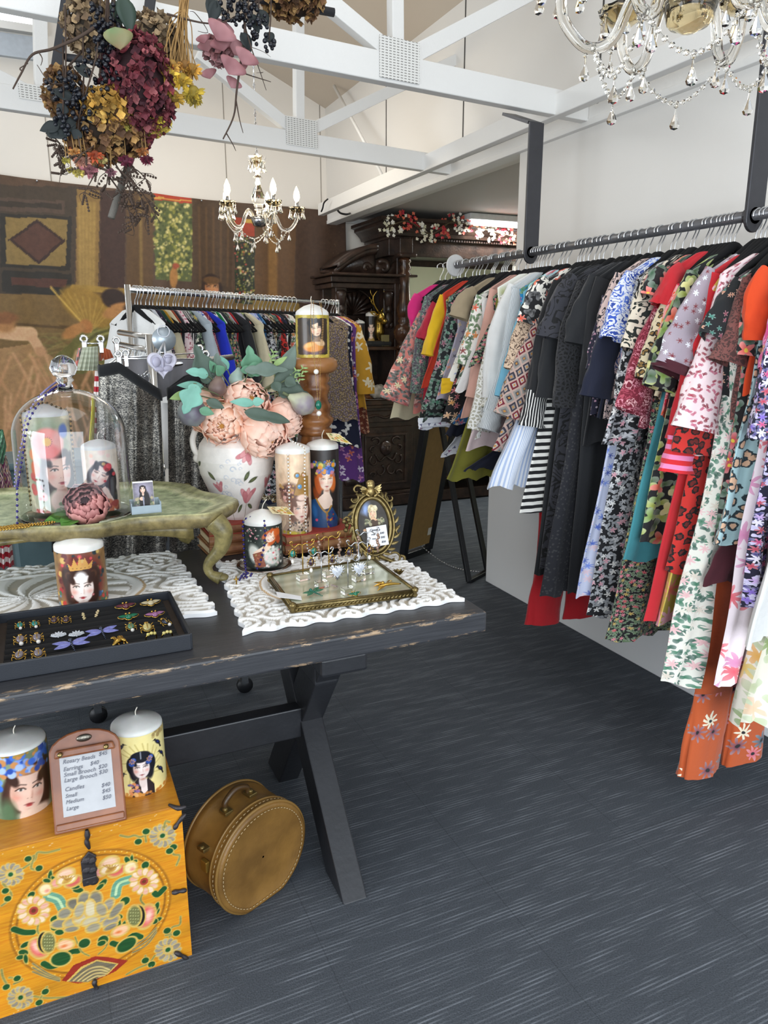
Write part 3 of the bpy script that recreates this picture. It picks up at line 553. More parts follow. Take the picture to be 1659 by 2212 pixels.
def cv_flora(r,h):
    w=2*math.pi*r; c=Cv(w,h,230,230,'#2a2320').noise(.4,30,1,5); m=w/2
    face(c,m+.2*r,h*.62,h*.115,'#d06c2c','#f3d8c4','#c45e58',0,.35,True,eyes='#6a7a5c',brow='#b5713c'); c.ell(m-.35*r,h*.55,r*.22,h*.16,'#b5541f',.2,.4); c.ell(m-.45*r,h*.42,r*.2,h*.14,'#8a3f1a',.3,.4)
    c.poly([(m-.45*r,h*.36),(m+.12*r,h*.47),(m+.4*r,h*.45),(m+.6*r,h*.36),(m+.55*r,h*.26),(m,h*.24)],'#f1d6c4'); c.poly([(m-r,h*.34),(m-.45*r,h*.38),(m+.1*r,h*.22),(m+.5*r,h*.28),(m+1.1*r,h*.1),(m+r,0),(m-r*1.1,0)],'#1f4a7a'); c.ell(m-.6*r,h*.22,r*.25,h*.12,'#2f6aa6',.2,.5)
    c.line([(m-.45*r,h*.38),(m-.15*r,h*.27),(m+.2*r,h*.2),(m+.5*r,h*.28)],.006,'#b98636',1,4); c.line([(m+.2*r,h*.2),(m+.3*r,0)],.007,'#a87a30'); c.blobs(m+.2*r,h*.02,m+.75*r,h*.2,14,.003,.007,['#d98a2c','#27307c','#b5472e'],2)
    c.blobs(m-.6*r,h*.7,m+.8*r,h*.86,46,.005,.010,['#4169b8','#e0932d','#6f86c9','#d7c254','#5f7d52','#c77f8f','#2f4f98'],9); c.flower(m+.35*r,h*.84,.012,'#e8992b',6,'#d8c04a'); c.flower(m-.2*r,h*.74,.009,'#3f66bd',6); c.ell(m-.75*r,h*.8,.012,.012,'#d58a9a',0,.4); c.flower(m+.75*r,h*.68,.008,'#4b6bc0',6); c.ell(m-.45*r,h*.1,.006,.006,'#e0567c'); return c
CF=candle((.855,2.40,HB),.055,.285,cv_flora(.055,.27),'tall candle printed with red haired woman in flower crown, paper tag',.03,dome=.14)
# paper tags
def papertag(name,label,corners,pal,parent=None):
    c=np.array(corners,float); cv=Cv(1,.6,60,40,'#e6d9ae').noise(.1,8,1,6); cv.blobs(.1,.05,.9,.55,26,.04,.09,pal,5); u=cv.x; v=cv.y/.6
    P=c[0]*((1-u)*(1-v))[...,None]+c[1]*(u*(1-v))[...,None]+c[2]*(u*v)[...,None]+c[3]*((1-u)*v)[...,None]; mb=MB(); mb.grid(P,col=cv.C); o=mb.build(name,paintmat('printed_paper',.6),parent,color=True,solid=.001,loc=None if parent else c.mean(0))
    if label: tag(o,label,'tag')
    return o
papertag('paper_tag',None,[(.86,2.33,1.152),(.93,2.31,1.135),(.905,2.37,1.165),(.865,2.39,1.168)],['#d98a4a','#c9a53a','#7a8a4a','#e6c27a'],CF)
# --- candle 6
def cv_sleep(r,h):
    w=2*math.pi*r; c=Cv(w,h,220,150,'#232a26').noise(.5,40,1,6); m=w/2; c.blobs(m-r*1.3,h*.1,m+r*1.3,h*.95,130,.0015,.004,['#5b6b5c','#a9b5a0','#c9cfc0','#39463e'],4,.8); c.blobs(m-r,h*.7,m-.2*r,h*.98,14,.002,.004,['#e58a9a','#f0c3c3'],6)
    c.ell(m-.5*r,h*.35,r*.42,h*.28,'#dcdcd2',.3,.4); c.ell(m+.45*r,h*.28,r*.6,h*.27,'#d9d8d0',0,.35); c.blobs(m-.1*r,h*.05,m+1.1*r,h*.5,60,.003,.007,['#eeeae2','#bfc4b6','#e6cfc9','#8f9a86'],8,.7)
    c.poly([(m-.55*r,h*.38),(m+.25*r,h*.62),(m+.42*r,h*.5),(m+.0*r,h*.36),(m-.3*r,h*.2)],'#efd3bd'); c.poly([(m-.6*r,h*.34),(m-.1*r,h*.42),(m+.1*r,h*.05),(m-.4*r,h*.02)],'#8a4b36'); c.blobs(m-.5*r,h*.05,m,h*.35,30,.002,.005,['#6b3426','#b5765a','#a98b5c'],3,.7)
    face(c,m+.42*r,h*.75,h*.14,'#c2571f','#f3d9c6','#c94b46',-.9,.5,False,closed=True,brow='#a65a2a'); c.ell(m+.78*r,h*.82,r*.26,h*.13,'#cf5f22',0,.3); c.ell(m+.85*r,h*.66,r*.2,h*.12,'#a8431a',0,.3)
    for a,b in((.5,.36),(.6,.22),(.9,.4)): c.ell(m+a*r,h*b,.004,.004,'#e06a72')
    return c
p=at(575,1222,Z=.785); C6=candle((.585,2.215,.788),.060,.148,cv_sleep(.060,.135),'squat candle printed with sleeping red haired woman and blue bead string',.03,dome=.22,wickdir=(.3,0,1))
papertag('paper_tag',None,[(.60,2.15,.964),(.67,2.145,.952),(.66,2.20,.968),(.60,2.21,.972)],['#d98a4a','#c9a53a','#b8a06a','#8a6b3a'],C6)
MB().lathe([(0,0),(.075,0),(.088,.004),(.086,.006),(.07,.003),(0,.003)],(.585,2.215,.780),40).build('glass_dish',CRYSTAL,None,loc=(.585,2.215,.78)); tag(bpy.data.objects['glass_dish'],'small clear glass dish under the sleeping woman candle','dish')
# ================= old books
RED=mat('red_book_cloth','#a93a2a',.6,bump=.0006,bscale=300,var=.2); TAN=mat('worn_tan_leather','#7a4a2c',.55,var=.35,vscale=18,bump=.001,bscale=90,second='#a0744a'); PAGES=mat('page_edges','#d6c29a',.8)
def book(c,d,rz,m,label,name='old_book',mc=None,group=None):
    c=np.array(c,float); t=thing(name,label,'book',c,group,rz=rz); M=Matrix.Translation(Vector(c)) ; L,W,H=d; h=MB()
    def b(x,y,z,a,e,f): return ((x,y,z),(a,e,f))
    for nm,mm,bx in(('cover',mc or m,[b(0,0,H-.0025,L,W,.005),b(0,0,.0025,L,W,.005)]),('spine',m,None),('pages',PAGES,[b(0,.004,H/2,L-.012,W-.014,H-.010)])):
        q=MB()
        if bx:
            for (x,y,z),(a,e,f) in bx: q.box((x,y,z),(a,e,f))
        else:
            ys=np.linspace(-1,1,7); P=[[(x,-W/2+.004-.010*math.cos(v*math.pi/2),H/2+v*H/2) for v in ys] for x in(-L/2,L/2)]; q.grid(P); P2=[[(x,-W/2+.006,H/2+v*H/2) for v in ys] for x in(-L/2,L/2)]; q.grid(P2,flip=True)
            for k in(-.3,0,.3): q.box((k*L,-W/2-.004,H/2),(.006,.008,H*.85))
        o=q.build(nm,mm,None,nm!='cover' and False,bevel=.0015 if nm!='spine' else 0); o.parent=t; ORG[o]=c
    return t
for i,(z,lb,m,mc) in enumerate([(.761,'bottom tan leather book of the left stack under the vase',TAN,TAN),(.797,'middle tan leather book of the left stack under the vase',TAN,TAN),(.833,'top red covered old book directly under the painted vase',TAN,RED)]): book((.575+.004*i,2.52,z),(.25,.17,.036),.06-.03*i,m,lb,mc=mc,group=None)
for i,(z,lb,m,mc) in enumerate([(.779,'lower tan leather book behind the earring stands',TAN,TAN),(.812,'upper red covered book under the two tall candles',TAN,RED)]): book((.81,2.375,z),(.27,.15,.033),.05+.03*i,m,lb,mc=mc)
HB=.845
# ================= vase
VC=np.array([.585,2.54,.869])
def vprof(z):
    zz=[0,.01,.05,.10,.16,.21,.26,.30,.33,.35]; rr=[.060,.066,.078,.100,.124,.132,.122,.092,.066,.070]; return float(np.interp(z,zz,rr))
def cv_vase():
    w=2*math.pi*.13; h=.35; c=Cv(w,h,420,190,'#ece6df').noise(.06,40,1,9); m=w/2
    def lf(x,y,a,L=.02,W=.008): c.ell(x,y,L,W,'#39412a',a,.15); c.ell(x,y,L*.8,W*.6,'#7d8558',a,.4); c.line([(x-L*math.cos(a),y-L*math.sin(a)),(x+L*math.cos(a),y+L*math.sin(a))],.0012,'#2e3320')
    def mag(x,y,s,ro=0):
        for k,(dx,dy,rx,ry,a) in enumerate([(-.5,.2,.7,.3,2.2),(.5,.3,.7,.3,.9),(0,.1,.3,.8,0),(-.25,-.1,.35,.7,.4),(.3,-.1,.3,.7,-.4)]): ca,sa=math.cos(ro),math.sin(ro); X=x+s*(dx*ca-dy*sa); Y=y+s*(dx*sa+dy*ca); c.ell(X,Y,rx*s*1.05,ry*s*1.05,'#a65a5e',a+ro,.08); c.ell(X,Y,rx*s,ry*s,['#d59296','#c8777d','#dfa3a4','#c97b80','#d38d8f'][k],a+ro,.25)
    r=np.random.RandomState(5)
    for i in range(26):
        x=m-.02+r.uniform(-.05,.04); y=.14+r.uniform(-.08,.08); q=r.uniform(.006,.013); c.line([(x+q*math.cos(t)*(1-t/9),y+q*math.sin(t)*(1-t/9)) for t in np.linspace(0,5,9)],.0016,'#a9b4c8',.8)
    mag(m+.035,.235,.03,2.6); mag(m+.045,.09,.036,-.1); mag(m-.075,.125,.024,.2); mag(m+.15,.13,.03,.1); mag(m-.20,.1,.03,0); mag(m+.26,.2,.03,.4)
    for x,y,a in((.035,.165,1.1),(.06,.15,.5),(-.095,.165,-.8),(-.03,.06,.6),(.07,.05,-.5),(.01,.045,.9),(.1,.24,-1.2),(-.05,.045,.3),(-.16,.2,.5),(.2,.07,.7)): lf(m+x,y,a)
    c.line([(m-.03,.0),(m-.035,.05),(m-.02,.08)],.002,'#6b5a3a',1,4); c.line([(m+.04,0),(m+.045,.06)],.002,'#6b5a3a'); return c
vz=thing('painted_vase','cream crackled two handled vase painted with pink magnolias','vase',VC)
mb=MB(); wrap(mb,cv_vase(),VC,vprof); mb.lathe([(0,0),(.06,0)],VC,40); mb.lathe([(.070,.35),(.066,.352),(.058,.345),(.07,.29)],VC,40); mb.build('body',paintmat('vase_glaze',.45,.06,120,.0008),vz,color=True)
for s,nm in((-1,0),(1,0)):
    f=camang(VC)+math.pi/2*s; e=np.array([math.cos(f),math.sin(f),0]); MB().tube([VC+e*.105+[0,0,.215],VC+e*.135+[0,0,.235],VC+e*.142+[0,0,.28],VC+e*.12+[0,0,.32],VC+e*.075+[0,0,.335]],[.016,.010,.010,.010,.012],10,smooth=6).ball(VC+e*.128+[0,0,.212],.017,10,8).build('handle',mat('vase_cream','#e6dfd6',.5),vz)
# ================= flowers in the vase
def petal_layers(mb,c,R,axis,layers,cin,cout,seed,ruffle=.06,dens=(9,7)):
    r=np.random.RandomState(seed); ax=np.array(axis,float); ax/=np.linalg.norm(ax); u=np.cross(ax,(0,0,1)); u=u/np.linalg.norm(u) if np.linalg.norm(u)>1e-3 else np.array([1.,0,0]); v=np.cross(ax,u); cin,cout=hx(cin),hx(cout)
    for (rho,th1,n,wd) in layers:
        a0=r.rand()*6.28
        for k in range(n):
            az=a0+6.283*k/n+r.uniform(-.15,.15); t=np.linspace(0,1,dens[1]); s=np.linspace(-1,1,dens[0]); T,SS=np.meshgrid(t,s,indexing='ij')
            th=T*(th1+r.uniform(-.12,.12))+.12; rr=R*rho*(1+r.uniform(-.05,.05))*(1+.10*SS**2*T-.06*(T>.8))+R*ruffle*T**2*np.sin(SS*7+r.rand()*6)*.6
            th=th-.18*(np.abs(SS)**3)*T+ .06*np.sin(SS*9+k)*T**3; al=az+SS*wd*np.sin(np.clip(T*1.9,0,1.57))/np.maximum(np.sin(np.clip(th,.25,2.9)),.35)*.75
            P=np.array(c)+rr[...,None]*(-np.cos(th)[...,None]*ax+np.sin(th)[...,None]*(np.cos(al)[...,None]*u+np.sin(al)[...,None]*v))
            f=(T*.9+r.uniform(-.1,.1))[...,None]; mb.grid(P,col=np.clip(cin*(1-f)+cout*f,0,1))
PET=paintmat('silk_petal',.7,.12,40,sss=.0)
LAY=[(1.0,1.55,5,.75),(.96,1.95,6,.62),(.86,2.3,6,.55),(.74,2.5,6,.5),(.58,2.65,6,.5),(.42,2.75,5,.5),(.27,2.8,4,.6)]
def peony(c,R,axis,label,seed,cin='#e8a070',cout='#fad6c4',name='silk_peony',heart='#c98a3a',lay=LAY):
    t=thing(name,label,'flower',c); m=MB(); petal_layers(m,c,R,axis,lay,cin,cout,seed); m.build('petals',PET,t,color=True,solid=.0012)
    ax=np.array(axis,float); ax/=np.linalg.norm(ax); MB().ball(np.array(c)+ax*R*.12,R*.3,10,8).build('heart',mat('flower_heart'+heart,heart,.8,bump=.003,bscale=300),t); return t
def vp(x,y,Y): return at(x,y,Y=Y)
toward=lambda p:(-p[0],-p[1],1.35-p[2])
for x,y,Y,R,dx,lb,sd in[(480,915,2.44,.075,(-.25,-.9,-.15),'peach peony at lower left with open golden heart',1),(575,942,2.40,.082,(.35,-.8,-.45),'lowest peach peony hanging over the vase neck',2),(535,868,2.47,.082,(.2,-.7,.35),'top middle peach peony under a grey green leaf',3),(622,900,2.47,.070,(.85,-.45,.1),'peach peony on the right beside the pale fig',4),(440,888,2.52,.072,(-.8,-.35,.4),'peach peony at far left facing away beside the blue fig',5)]:
    p=vp(x,y,Y); peony(p,R,dx,lb,sd,cin='#dd8c54' if sd in(1,5) else '#f0b498')
FIGM=lambda n,a,b:mat(n,a,.5,second=b,vscale=12)
def fig(x,y,Y,R,ax,lb,m,nm='artificial_fig'):
    p=vp(x,y,Y); t=thing(nm,lb,'artificial fig',p); MB().lathe([(0,-R),(R*.5,-R*.93),(R*.92,-R*.4),(R,0),(R*.85,R*.5),(R*.45,R*1.0),(R*.16,R*1.45),(0,R*1.5)],p,20,axis=ax).build('fruit',m,t)
    a=np.array(ax,float); a/=np.linalg.norm(a); MB().tube([p+a*R*1.4,p+a*R*2.0],R*.12,6).build('stalk',mat('stem_green','#6a7352',.8),t)
fig(415,890,2.40,.046,(.2,.2,1),'blue grey fig at the far left under a turquoise leaf',FIGM('fig_a','#8f9a94','#6c6472'))
fig(655,872,2.40,.040,(-.8,0,.45),'pale green fig at right touching the wooden pedestal',FIGM('fig_b','#b9bd9a','#8a7f88'))
fig(470,838,2.46,.030,(.1,0,1),'small brown fig among leaves above left peony',FIGM('fig_c','#8a7468','#6b5550'))
fig(512,820,2.50,.028,(.2,0,1),'small blue green fig at the top middle of the bouquet',FIGM('fig_d','#a9bdb0','#8fa39a'))
LG={k:mat('silk_leaf_'+k,c,.6,var=.25,vscale=16,bump=.0008,bscale=90) for k,c in dict(grey='#76897c',teal='#8ccab6',green='#6fa583',dark='#55685a',lime='#a3c178').items()}
def vleaf(x0,y0,x1,y1,Y,W,k,lb,lob=0,curl=.15,nrm=(0,-1,.35),Y2=None):
    a=vp(x0,y0,Y); b=vp(x1,y1,Y2 or Y-.02); d=b-a; L=np.linalg.norm(d); mb=MB(); mb.leaf(a,d,nrm,L,W,curl,.12,lobes=lob,na=25 if lob else 11,nb=7)
    t=thing('silk_leaf',lb,'leaf',a); mb.build('blade',LG[k],t,solid=.0012); MB().tube([vp(525,905,2.54),(a+vp(525,905,2.54))/2+[0,0,.02],a+d*.1],.0022,5,smooth=4).build('stem',MATS['stem_green'],t)
for q in [(450,830,425,745,2.47,.075,'dark','dark grey green oak shaped leaf rising at the upper left',2),(470,820,470,765,2.49,.06,'grey','light grey lobed leaf beside the upper left dark leaf',2),(545,815,540,748,2.5,.075,'green','bright green fig leaf standing upright at the top centre',2),(520,800,590,795,2.46,.05,'green','green leaf lobe lying under the upright top leaf',2),
 (600,830,640,745,2.47,.06,'grey','long pale grey leaf reaching up toward the pedestal candle',0),(528,800,625,795,2.42,.05,'grey','wide grey leaf lying across the top centre',2),(600,845,675,855,2.44,.08,'dark','dark grey lobed leaf at right in front of the pedestal',2),(590,830,650,800,2.45,.055,'dark','dark round leaf at the upper right',0),
 (440,835,385,830,2.46,.03,'teal','turquoise narrow leaf pointing left',0),(425,830,398,893,2.36,.075,'teal','big turquoise lobed leaf drooping at far left',2),(410,850,368,860,2.42,.03,'lime','small lime leaf at the far left tip',0),(450,810,405,800,2.45,.045,'teal','turquoise leaf at the upper left',1),(480,810,470,790,2.45,.04,'green','short green leaf left of the top',0),
 (545,870,570,865,2.36,.03,'teal','narrow teal leaf lying on the top middle peony',0),(550,872,500,866,2.36,.03,'teal','teal leaf pointing left across the middle peony',0),(528,890,630,908,2.33,.055,'dark','long dark leaf between the middle and right peonies',1),(445,865,485,880,2.34,.032,'dark','small dark leaf over the left peony',0),(430,885,462,893,2.34,.03,'green','small green leaf below the little dark leaf',0),
 (590,790,620,770,2.44,.02,'lime','lime sprig leaf at the upper right',0),(615,820,640,830,2.42,.045,'dark','dark green eucalyptus leaf right of centre',0),(590,825,605,845,2.42,.04,'dark','round eucalyptus leaf above the right peony',0),(465,805,455,780,2.47,.03,'green','little green leaf under the dark upper left leaf',0),(492,800,478,770,2.5,.03,'teal','slim turquoise leaf above the brown fig',0)]:
    vleaf(*q[:7],q[7],lob=q[8])
mb=MB(); a=vp(600,850,2.5)
for (x,y) in((640,800),(632,815),(648,812),(655,795),(585,770),(590,760)): p=vp(x,y,2.43); mb.tube([a,(a+p)/2+[0,0,.01],p],.0015,4,smooth=3); [mb.leaf(p-np.array([0,0,.004*k]),(math.cos(k*2.1),-.3,math.sin(k*2.1)),(0,-1,0),.018,.006) for k in range(4)]
mb.build('blossom_sprig',LG['lime'],None,loc=a); tag(bpy.data.objects['blossom_sprig'],'tiny pale lime sprig at the right of the vase bouquet','sprig')
# ================= green and gold tray stand
STM=paintmat('worn_green_gilt',.42,.62,28,.002)
def stand():
    t=thing('tray_stand','worn green and gilt serpentine tray stand on curved legs','tray stand',(.1,2.4,.778))
    # plan outline
    out=spline([(.52,2.27),(.47,2.17),(.40,2.10),(.30,2.12),(.20,2.13),(.08,2.10),(-.05,2.13),(-.2,2.2),(-.36,2.2),(-.5,2.2),(-.6,2.35),(-.6,2.55),(-.5,2.74),(-.3,2.76),(-.1,2.74),(.05,2.72),(.2,2.70),(.33,2.66),(.42,2.56),(.45,2.42)],7,True); n=len(out); cen=np.array([-.05,2.43])
    rings=[]; cols=[]; 
    for f,z,c in((.0,-.004,'#b7c29a'),(.4,-.004,'#b3bf98'),(.7,-.003,'#b9c39c'),(.84,-.002,'#a9b78c'),(.88,.003,'#cfd0a8'),(.93,.010,'#8f9266'),(.985,.016,'#b9b98c'),(1.0,.012,'#8a8158'),(1.005,-.002,'#7b6d45'),(.99,-.02,'#6f623f'),(.97,-.028,'#5d5236')):
        P=cen+(out-cen)*f; rings.append(np.c_[P,np.full(n,ST+z)]); cols.append(np.repeat(hx(c)[None],n,0))
    mb=MB(); mb.grid(np.array(rings),cu=True,col=np.array(cols),flip=True); mb.build('tray_top',STM,t,color=True)
    lg=[((.40,2.14),(1,-.55)),((.39,2.60),(1,.5)),((-.42,2.2),(-1,-.5)),((-.42,2.68),(-1,.5))]
    for (x,y),(dx,dy) in lg:
        d=np.array([dx,dy,0])/math.hypot(dx,dy); b=np.array([x,y,0]); P=[b+d*.02+[0,0,ST-.015],b+d*.045+[0,0,ST-.05],b+d*.035+[0,0,ST-.10],b-d*.005+[0,0,ST-.15],b+d*.0+[0,0,.80],b+d*.03+[0,0,.786]]
        m=MB(); m.tube(P,[.034,.030,.022,.015,.013,.020],10,smooth=6); m.ball(b+d*.035+[0,0,.790],(.02,.02,.011),10,8); m.C=[np.ones_like(c)*hx('#7d7246') for c in m.C]; m.build('leg',STM,t,color=True)
    m=MB(); 
    for (x0,x1,y) in((-.40,.36,2.16),): xs=np.linspace(x0,x1,30); f=(xs-x0)/(x1-x0); z=ST-.028-.045*(np.abs(f-.5)*2)**2.2; P=[[(x,y,ST-.018) for x in xs],[(x,y,zz) for x,zz in zip(xs,z)]]; m.grid(P)
    m.C=[np.ones_like(c)*hx('#776a40') for c in m.C]; m.build('apron',STM,t,color=True,solid=.012)
stand()
# ================= glass dome
t=thing('glass_dome','large clear glass cloche with ball knob over two candles','glass dome',CC)
zz=np.linspace(0,1,16); pr=[(.158,.0)]+[(.158-.004*k,.03+.20*k) for k in(0,.5,1)]+[(.154*math.cos(a),.23+.13*math.sin(a)) for a in np.linspace(.1,1.42,14)]; pi=[(r-.003,z) for r,z in pr[::-1]]
MB().lathe(pr+[(.02,.366),(.0,.366),(.0,.362)]+pi,CC,64).build('dome',glassmat('dome_glass','#fbfcff',0,1.45),t)
MB().lathe([(.0,.366),(.022,.366),(.018,.376),(.026,.384),(.02,.392),(.030,.40),(.038,.417),(.030,.440),(.014,.452),(0,.455)],CC,32).build('knob',MATS['dome_glass'],t)
MB().lathe([(0,0),(.155,0),(.165,.003),(.15,.006),(0,.006)],CC-[0,0,.008],48).build('glass_base',glassmat('dish_glass','#f4f6f2',0,1.3),t)
# peony lying under dome
p=at(177,1100,Y=2.17); p[2]=ST+.055; p=np.array([.075,2.20,ST+.052])
pe=peony(p,.060,(-.1,-.85,.55),'dusty pink silk peony with green leaves inside glass dome front',21,cin='#7d4048',cout='#c98d86',heart='#4a1f26',lay=[(1.0,1.5,6,.7),(.98,1.9,7,.6),(.86,2.2,7,.5),(.7,2.45,6,.5),(.5,2.6,5,.55),(.3,2.75,4,.6)])
for d,L in(((-1,-.35,.1),.085),((-.9,.3,.05),.07),((-.5,-.8,-.1),.07)): MB().leaf(p+np.array([-.03,0,-.035]),d,(0,-.5,1),L,.05,.1).build('leaf',mat('peony_leaf','#5f9a3c',.55,var=.3),pe,solid=.0015)
# rosary strings on the dome and candle
def on_dome(x,y,k=1.0):
    d=ray(x,y); r=.163*k; best=None
    for t_ in np.linspace(1.9,2.9,900):
        q=_c+d*t_; z=q[2]-CC[2]; R=math.hypot(q[0]-CC[0],q[1]-CC[1]); rr=r if z<.23 else r*math.sqrt(max(0,1-((z-.23)/.138)**2))
        if R<=rr: return q
    q=_c+d*2.33; return q
TOP=CC+np.array([-.012,-.03,.372])
strand('rosary',[TOP]+[on_dome(x,y) for x,y in((140,826),(110,843),(86,868),(64,905),(55,940),(49,985),(41,1030))]+[at(37,y,Y=2.17) for y in(1055,1080,1110,1130)],.0038,LAPIS,'dark blue bead string hanging down the left of the glass dome',m2=SILVER,gap=4.2,smooth=4)
strand('rosary',[TOP+[.01,.01,0]]+[on_dome(x,y) for x,y in((128,822),(95,846),(72,873),(53,912),(49,950),(40,985),(33,1020),(32,1050))],.0032,mat('clear_bead','#8a83b5',.1),'paler crystal bead string beside the dark blue one on dome',m2=SILVER,gap=4.0,smooth=4)
cA=CC+np.array([-.06,.03,.008]); rr=.0665
def around(c,r,a,z): f=camang(c)+a; return np.array([c[0]+r*math.cos(f),c[1]+r*math.sin(f),c[2]+z])
strand('rosary',[around(cA,rr,-1.3,z) for z in(.02,.09,.16,.24,.283)]+[around(cA,.045,-1.0,.296),around(cA,.012,0,.312),around(cA,.045,1.0,.296)]+[around(cA,rr,1.3,z) for z in(.283,.22,.14,.07)],.0036,mat('dark_gold_bead','#5a4520',.2,.6),'dark and gold bead string framing the poppy hat candle',gap=3.6,smooth=4)
mb=MB(); r_=np.random.RandomState(3)
g0=at(30,1140,Z=ST+.016)
pts=[g0+np.array([r_.uniform(-.08,.10),r_.uniform(-.02,.03),r_.uniform(0,.004)]) for _ in range(26)]; strand('gold_chain',pts,.003,GOLD,'heap of gold chain lying on the green stand by the dome foot',gap=2.4,smooth=3)
# ================= cards in a holder
P0=at(318,1118,Y=2.17); t=thing('card_holder','frosted plastic holder with portrait cards on the green stand','card holder',P0); x0,z0=P0[0],ST+.016; y0=2.17
FROST=mat('frosted_plastic','#cfe0ea',.25,trans=.5)
MB().box((x0,y0+.02,z0+.003),(.082,.05,.006)).box((x0,y0-.004,z0+.012),(.082,.003,.024)).box((x0-.04,y0+.02,z0+.016),(.003,.05,.034)).box((x0+.04,y0+.02,z0+.016),(.003,.05,.034)).box((x0,y0+.044,z0+.018),(.082,.003,.036)).build('holder',FROST,t,False,bevel=.002)
c=Cv(.055,.082,90,130,'#6f6a72').noise(.35,120,1,4); c.ell(.0275,.06,.03,.03,'#9a93a6',0,.6); c.blobs(0,0,.055,.04,40,.003,.007,['#7a8060','#a79a7a','#4f5a44'],2,.7); c.ell(.027,.03,.014,.034,'#1b1718',0,.2); c.ell(.036,.03,.009,.03,'#1a1214',0,.3); face(c,.026,.062,.0085,'#1a1214','#ecc9b4','#a03a3a'); c.ell(.022,.036,.007,.006,'#d9b6a0'); c.line([(.026,.0),(.026,.04)],.004,'#8a8a9a'); mb=MB(); canvas_panel(mb,c,(x0-.031,y0+.008,z0+.006),(1,0,0),(0,.12,.99)); mb.build('front_card',paintmat('printed_paper',.6),t,color=True,solid=.0006)
MB().box((x0-.003,y0+.022,z0+.048),(.055,.018,.084),M=Matrix.Rotation(-.12,3,'X')).build('card_deck',mat('white_card','#f4f4f6',.6),t,False)
# ================= pedestal with candle and necklaces
WOOD=mat('turned_oak','#5e371a',.3,var=.3,vscale=22,second='#8f5c30',bump=.0012,bscale=60)
PX=at(676,765,Y=2.50); PD=np.array([PX[0],2.50,.76]); top=at(676,772,Y=2.50)[2]-.76
t=thing('turned_pedestal','turned honey brown wooden newel pedestal with a fluted shaft','pedestal',PD)
MB().lathe([(0,0),(.058,0),(.058,.02),(.05,.03),(.06,.05),(.066,.07)],PD,28).build('foot',WOOD,t)
MB().lathe([(.066,.07),(.078,.16),(.072,.24),(.062,top-.30),(.055,top-.27)],PD,36,fl=(.05,9)).build('shaft',WOOD,t)
MB().lathe([(.055,top-.27),(.062,top-.262),(.062,top-.25),(.052,top-.243),(.066,top-.225),(.068,top-.212),(.054,top-.200),(.058,top-.185),(.058,top-.165),(.050,top-.150),(.048,top-.13),(.056,top-.112),(.056,top-.100),(.049,top-.09),(.058,top-.072),(.052,top-.062),(.056,top-.052)],PD,32).build('turned_neck',WOOD,t)
MB().lathe([(0,top-.052),(.066,top-.052),(.08,top-.042),(.086,top-.026),(.082,top-.010),(.07,top),(0,top)],PD,36).build('capital',mat('light_oak','#a5703f',.3,var=.2,vscale=12),t)
def cv_saint(r,h):
    w=2*math.pi*r; c=Cv(w,h,170,150,'#3d3024').noise(.3,30,1,7); m=w/2; e=Cv(w,h,170,150,'#b7a23e').noise(.35,60,1,8)
    jag=.07*h*np.abs(e.N); msk=((np.abs(c.x-m)<r*1.02+jag*.6)&(c.y>h*.07+jag*.5)&(c.y<h*.94-jag)); c.ell(m,h*.5,r*.8,h*.5,'#4a3a2a',0,.8,.6)
    c.ell(m+.1*r,h*.17,r*.85,h*.13,'#5b3a3c',.1,.3); c.ell(m+.05*r,h*.26,r*.72,h*.14,'#d98a2e',.05,.25); c.ell(m-.2*r,h*.30,r*.35,h*.07,'#eab060',.3,.5); c.ell(m+.45*r,h*.36,r*.42,h*.09,'#d9b48a',-.3,.3); c.poly([(m+.0*r,h*.38),(m+.5*r,h*.38),(m+.42*r,h*.55),(m+.12*r,h*.55)],'#8a6a4c')
    c.ell(m+.1*r,h*.8,r*.4,h*.13,'#17120f',.2,.2); face(c,m+.22*r,h*.67,h*.155,'#1c1512','#ecc9a8','#b5534a',.22,.4,False,eyes='#4a3a2a'); c.ell(m-.02*r,h*.84,r*.36,h*.08,'#17120f',.3,.3)
    c.C=np.where(msk[...,None],c.C,e.C); return c
cc=np.array([PD[0],PD[1],top+.76]); hc=at(676,660,Y=2.44)[2]-top-.76; candle(cc,.057,hc-.02,cv_saint(.057,hc-.03),'gold edged candle with a woman gazing upward, on wooden pedestal',.025,dome=.22,wickdir=(-.3,0,1))
BEADC=mat('brass_fine','#c9a36a',.3,.8)
def pY(x,y,Y): return at(x,y,Y=Y)
strand('pendant_necklace',[pY(673,648,2.428),pY(671,690,2.410),pY(674,745,2.406),pY(680,790,2.384),pY(683,800,2.384),pY(690,765,2.393),pY(697,700,2.410),pY(694,655,2.428)],.0016,BEADC,'long fine gold necklace looped over pedestal candle with a small pearl drop',gap=3.4,smooth=5)
MB().ball(pY(683,803,2.384),.009,10,8).build('pearl_drop',PEARL,bpy.data.objects['pendant_necklace'])
t=strand('pendant_necklace',[pY(677,650,2.428),pY(678,720,2.406),pY(681,800,2.384),pY(686,860,2.384),pY(688,905,2.384),pY(691,860,2.384),pY(692,780,2.393),pY(697,730,2.401),pY(698,690,2.410),pY(690,652,2.428)],.0016,BEADC,'longest gold necklace on pedestal candle ending in green stone and pearl',gap=3.4,smooth=5)
MB().ball(pY(688,875,2.375),(.011,.008,.016),10,8).build('green_stone',mat('emerald_enamel','#0f6b55',.15),t); MB().ball(pY(689,893,2.375),.009,10,8).build('pearl_drop',PEARL,t)
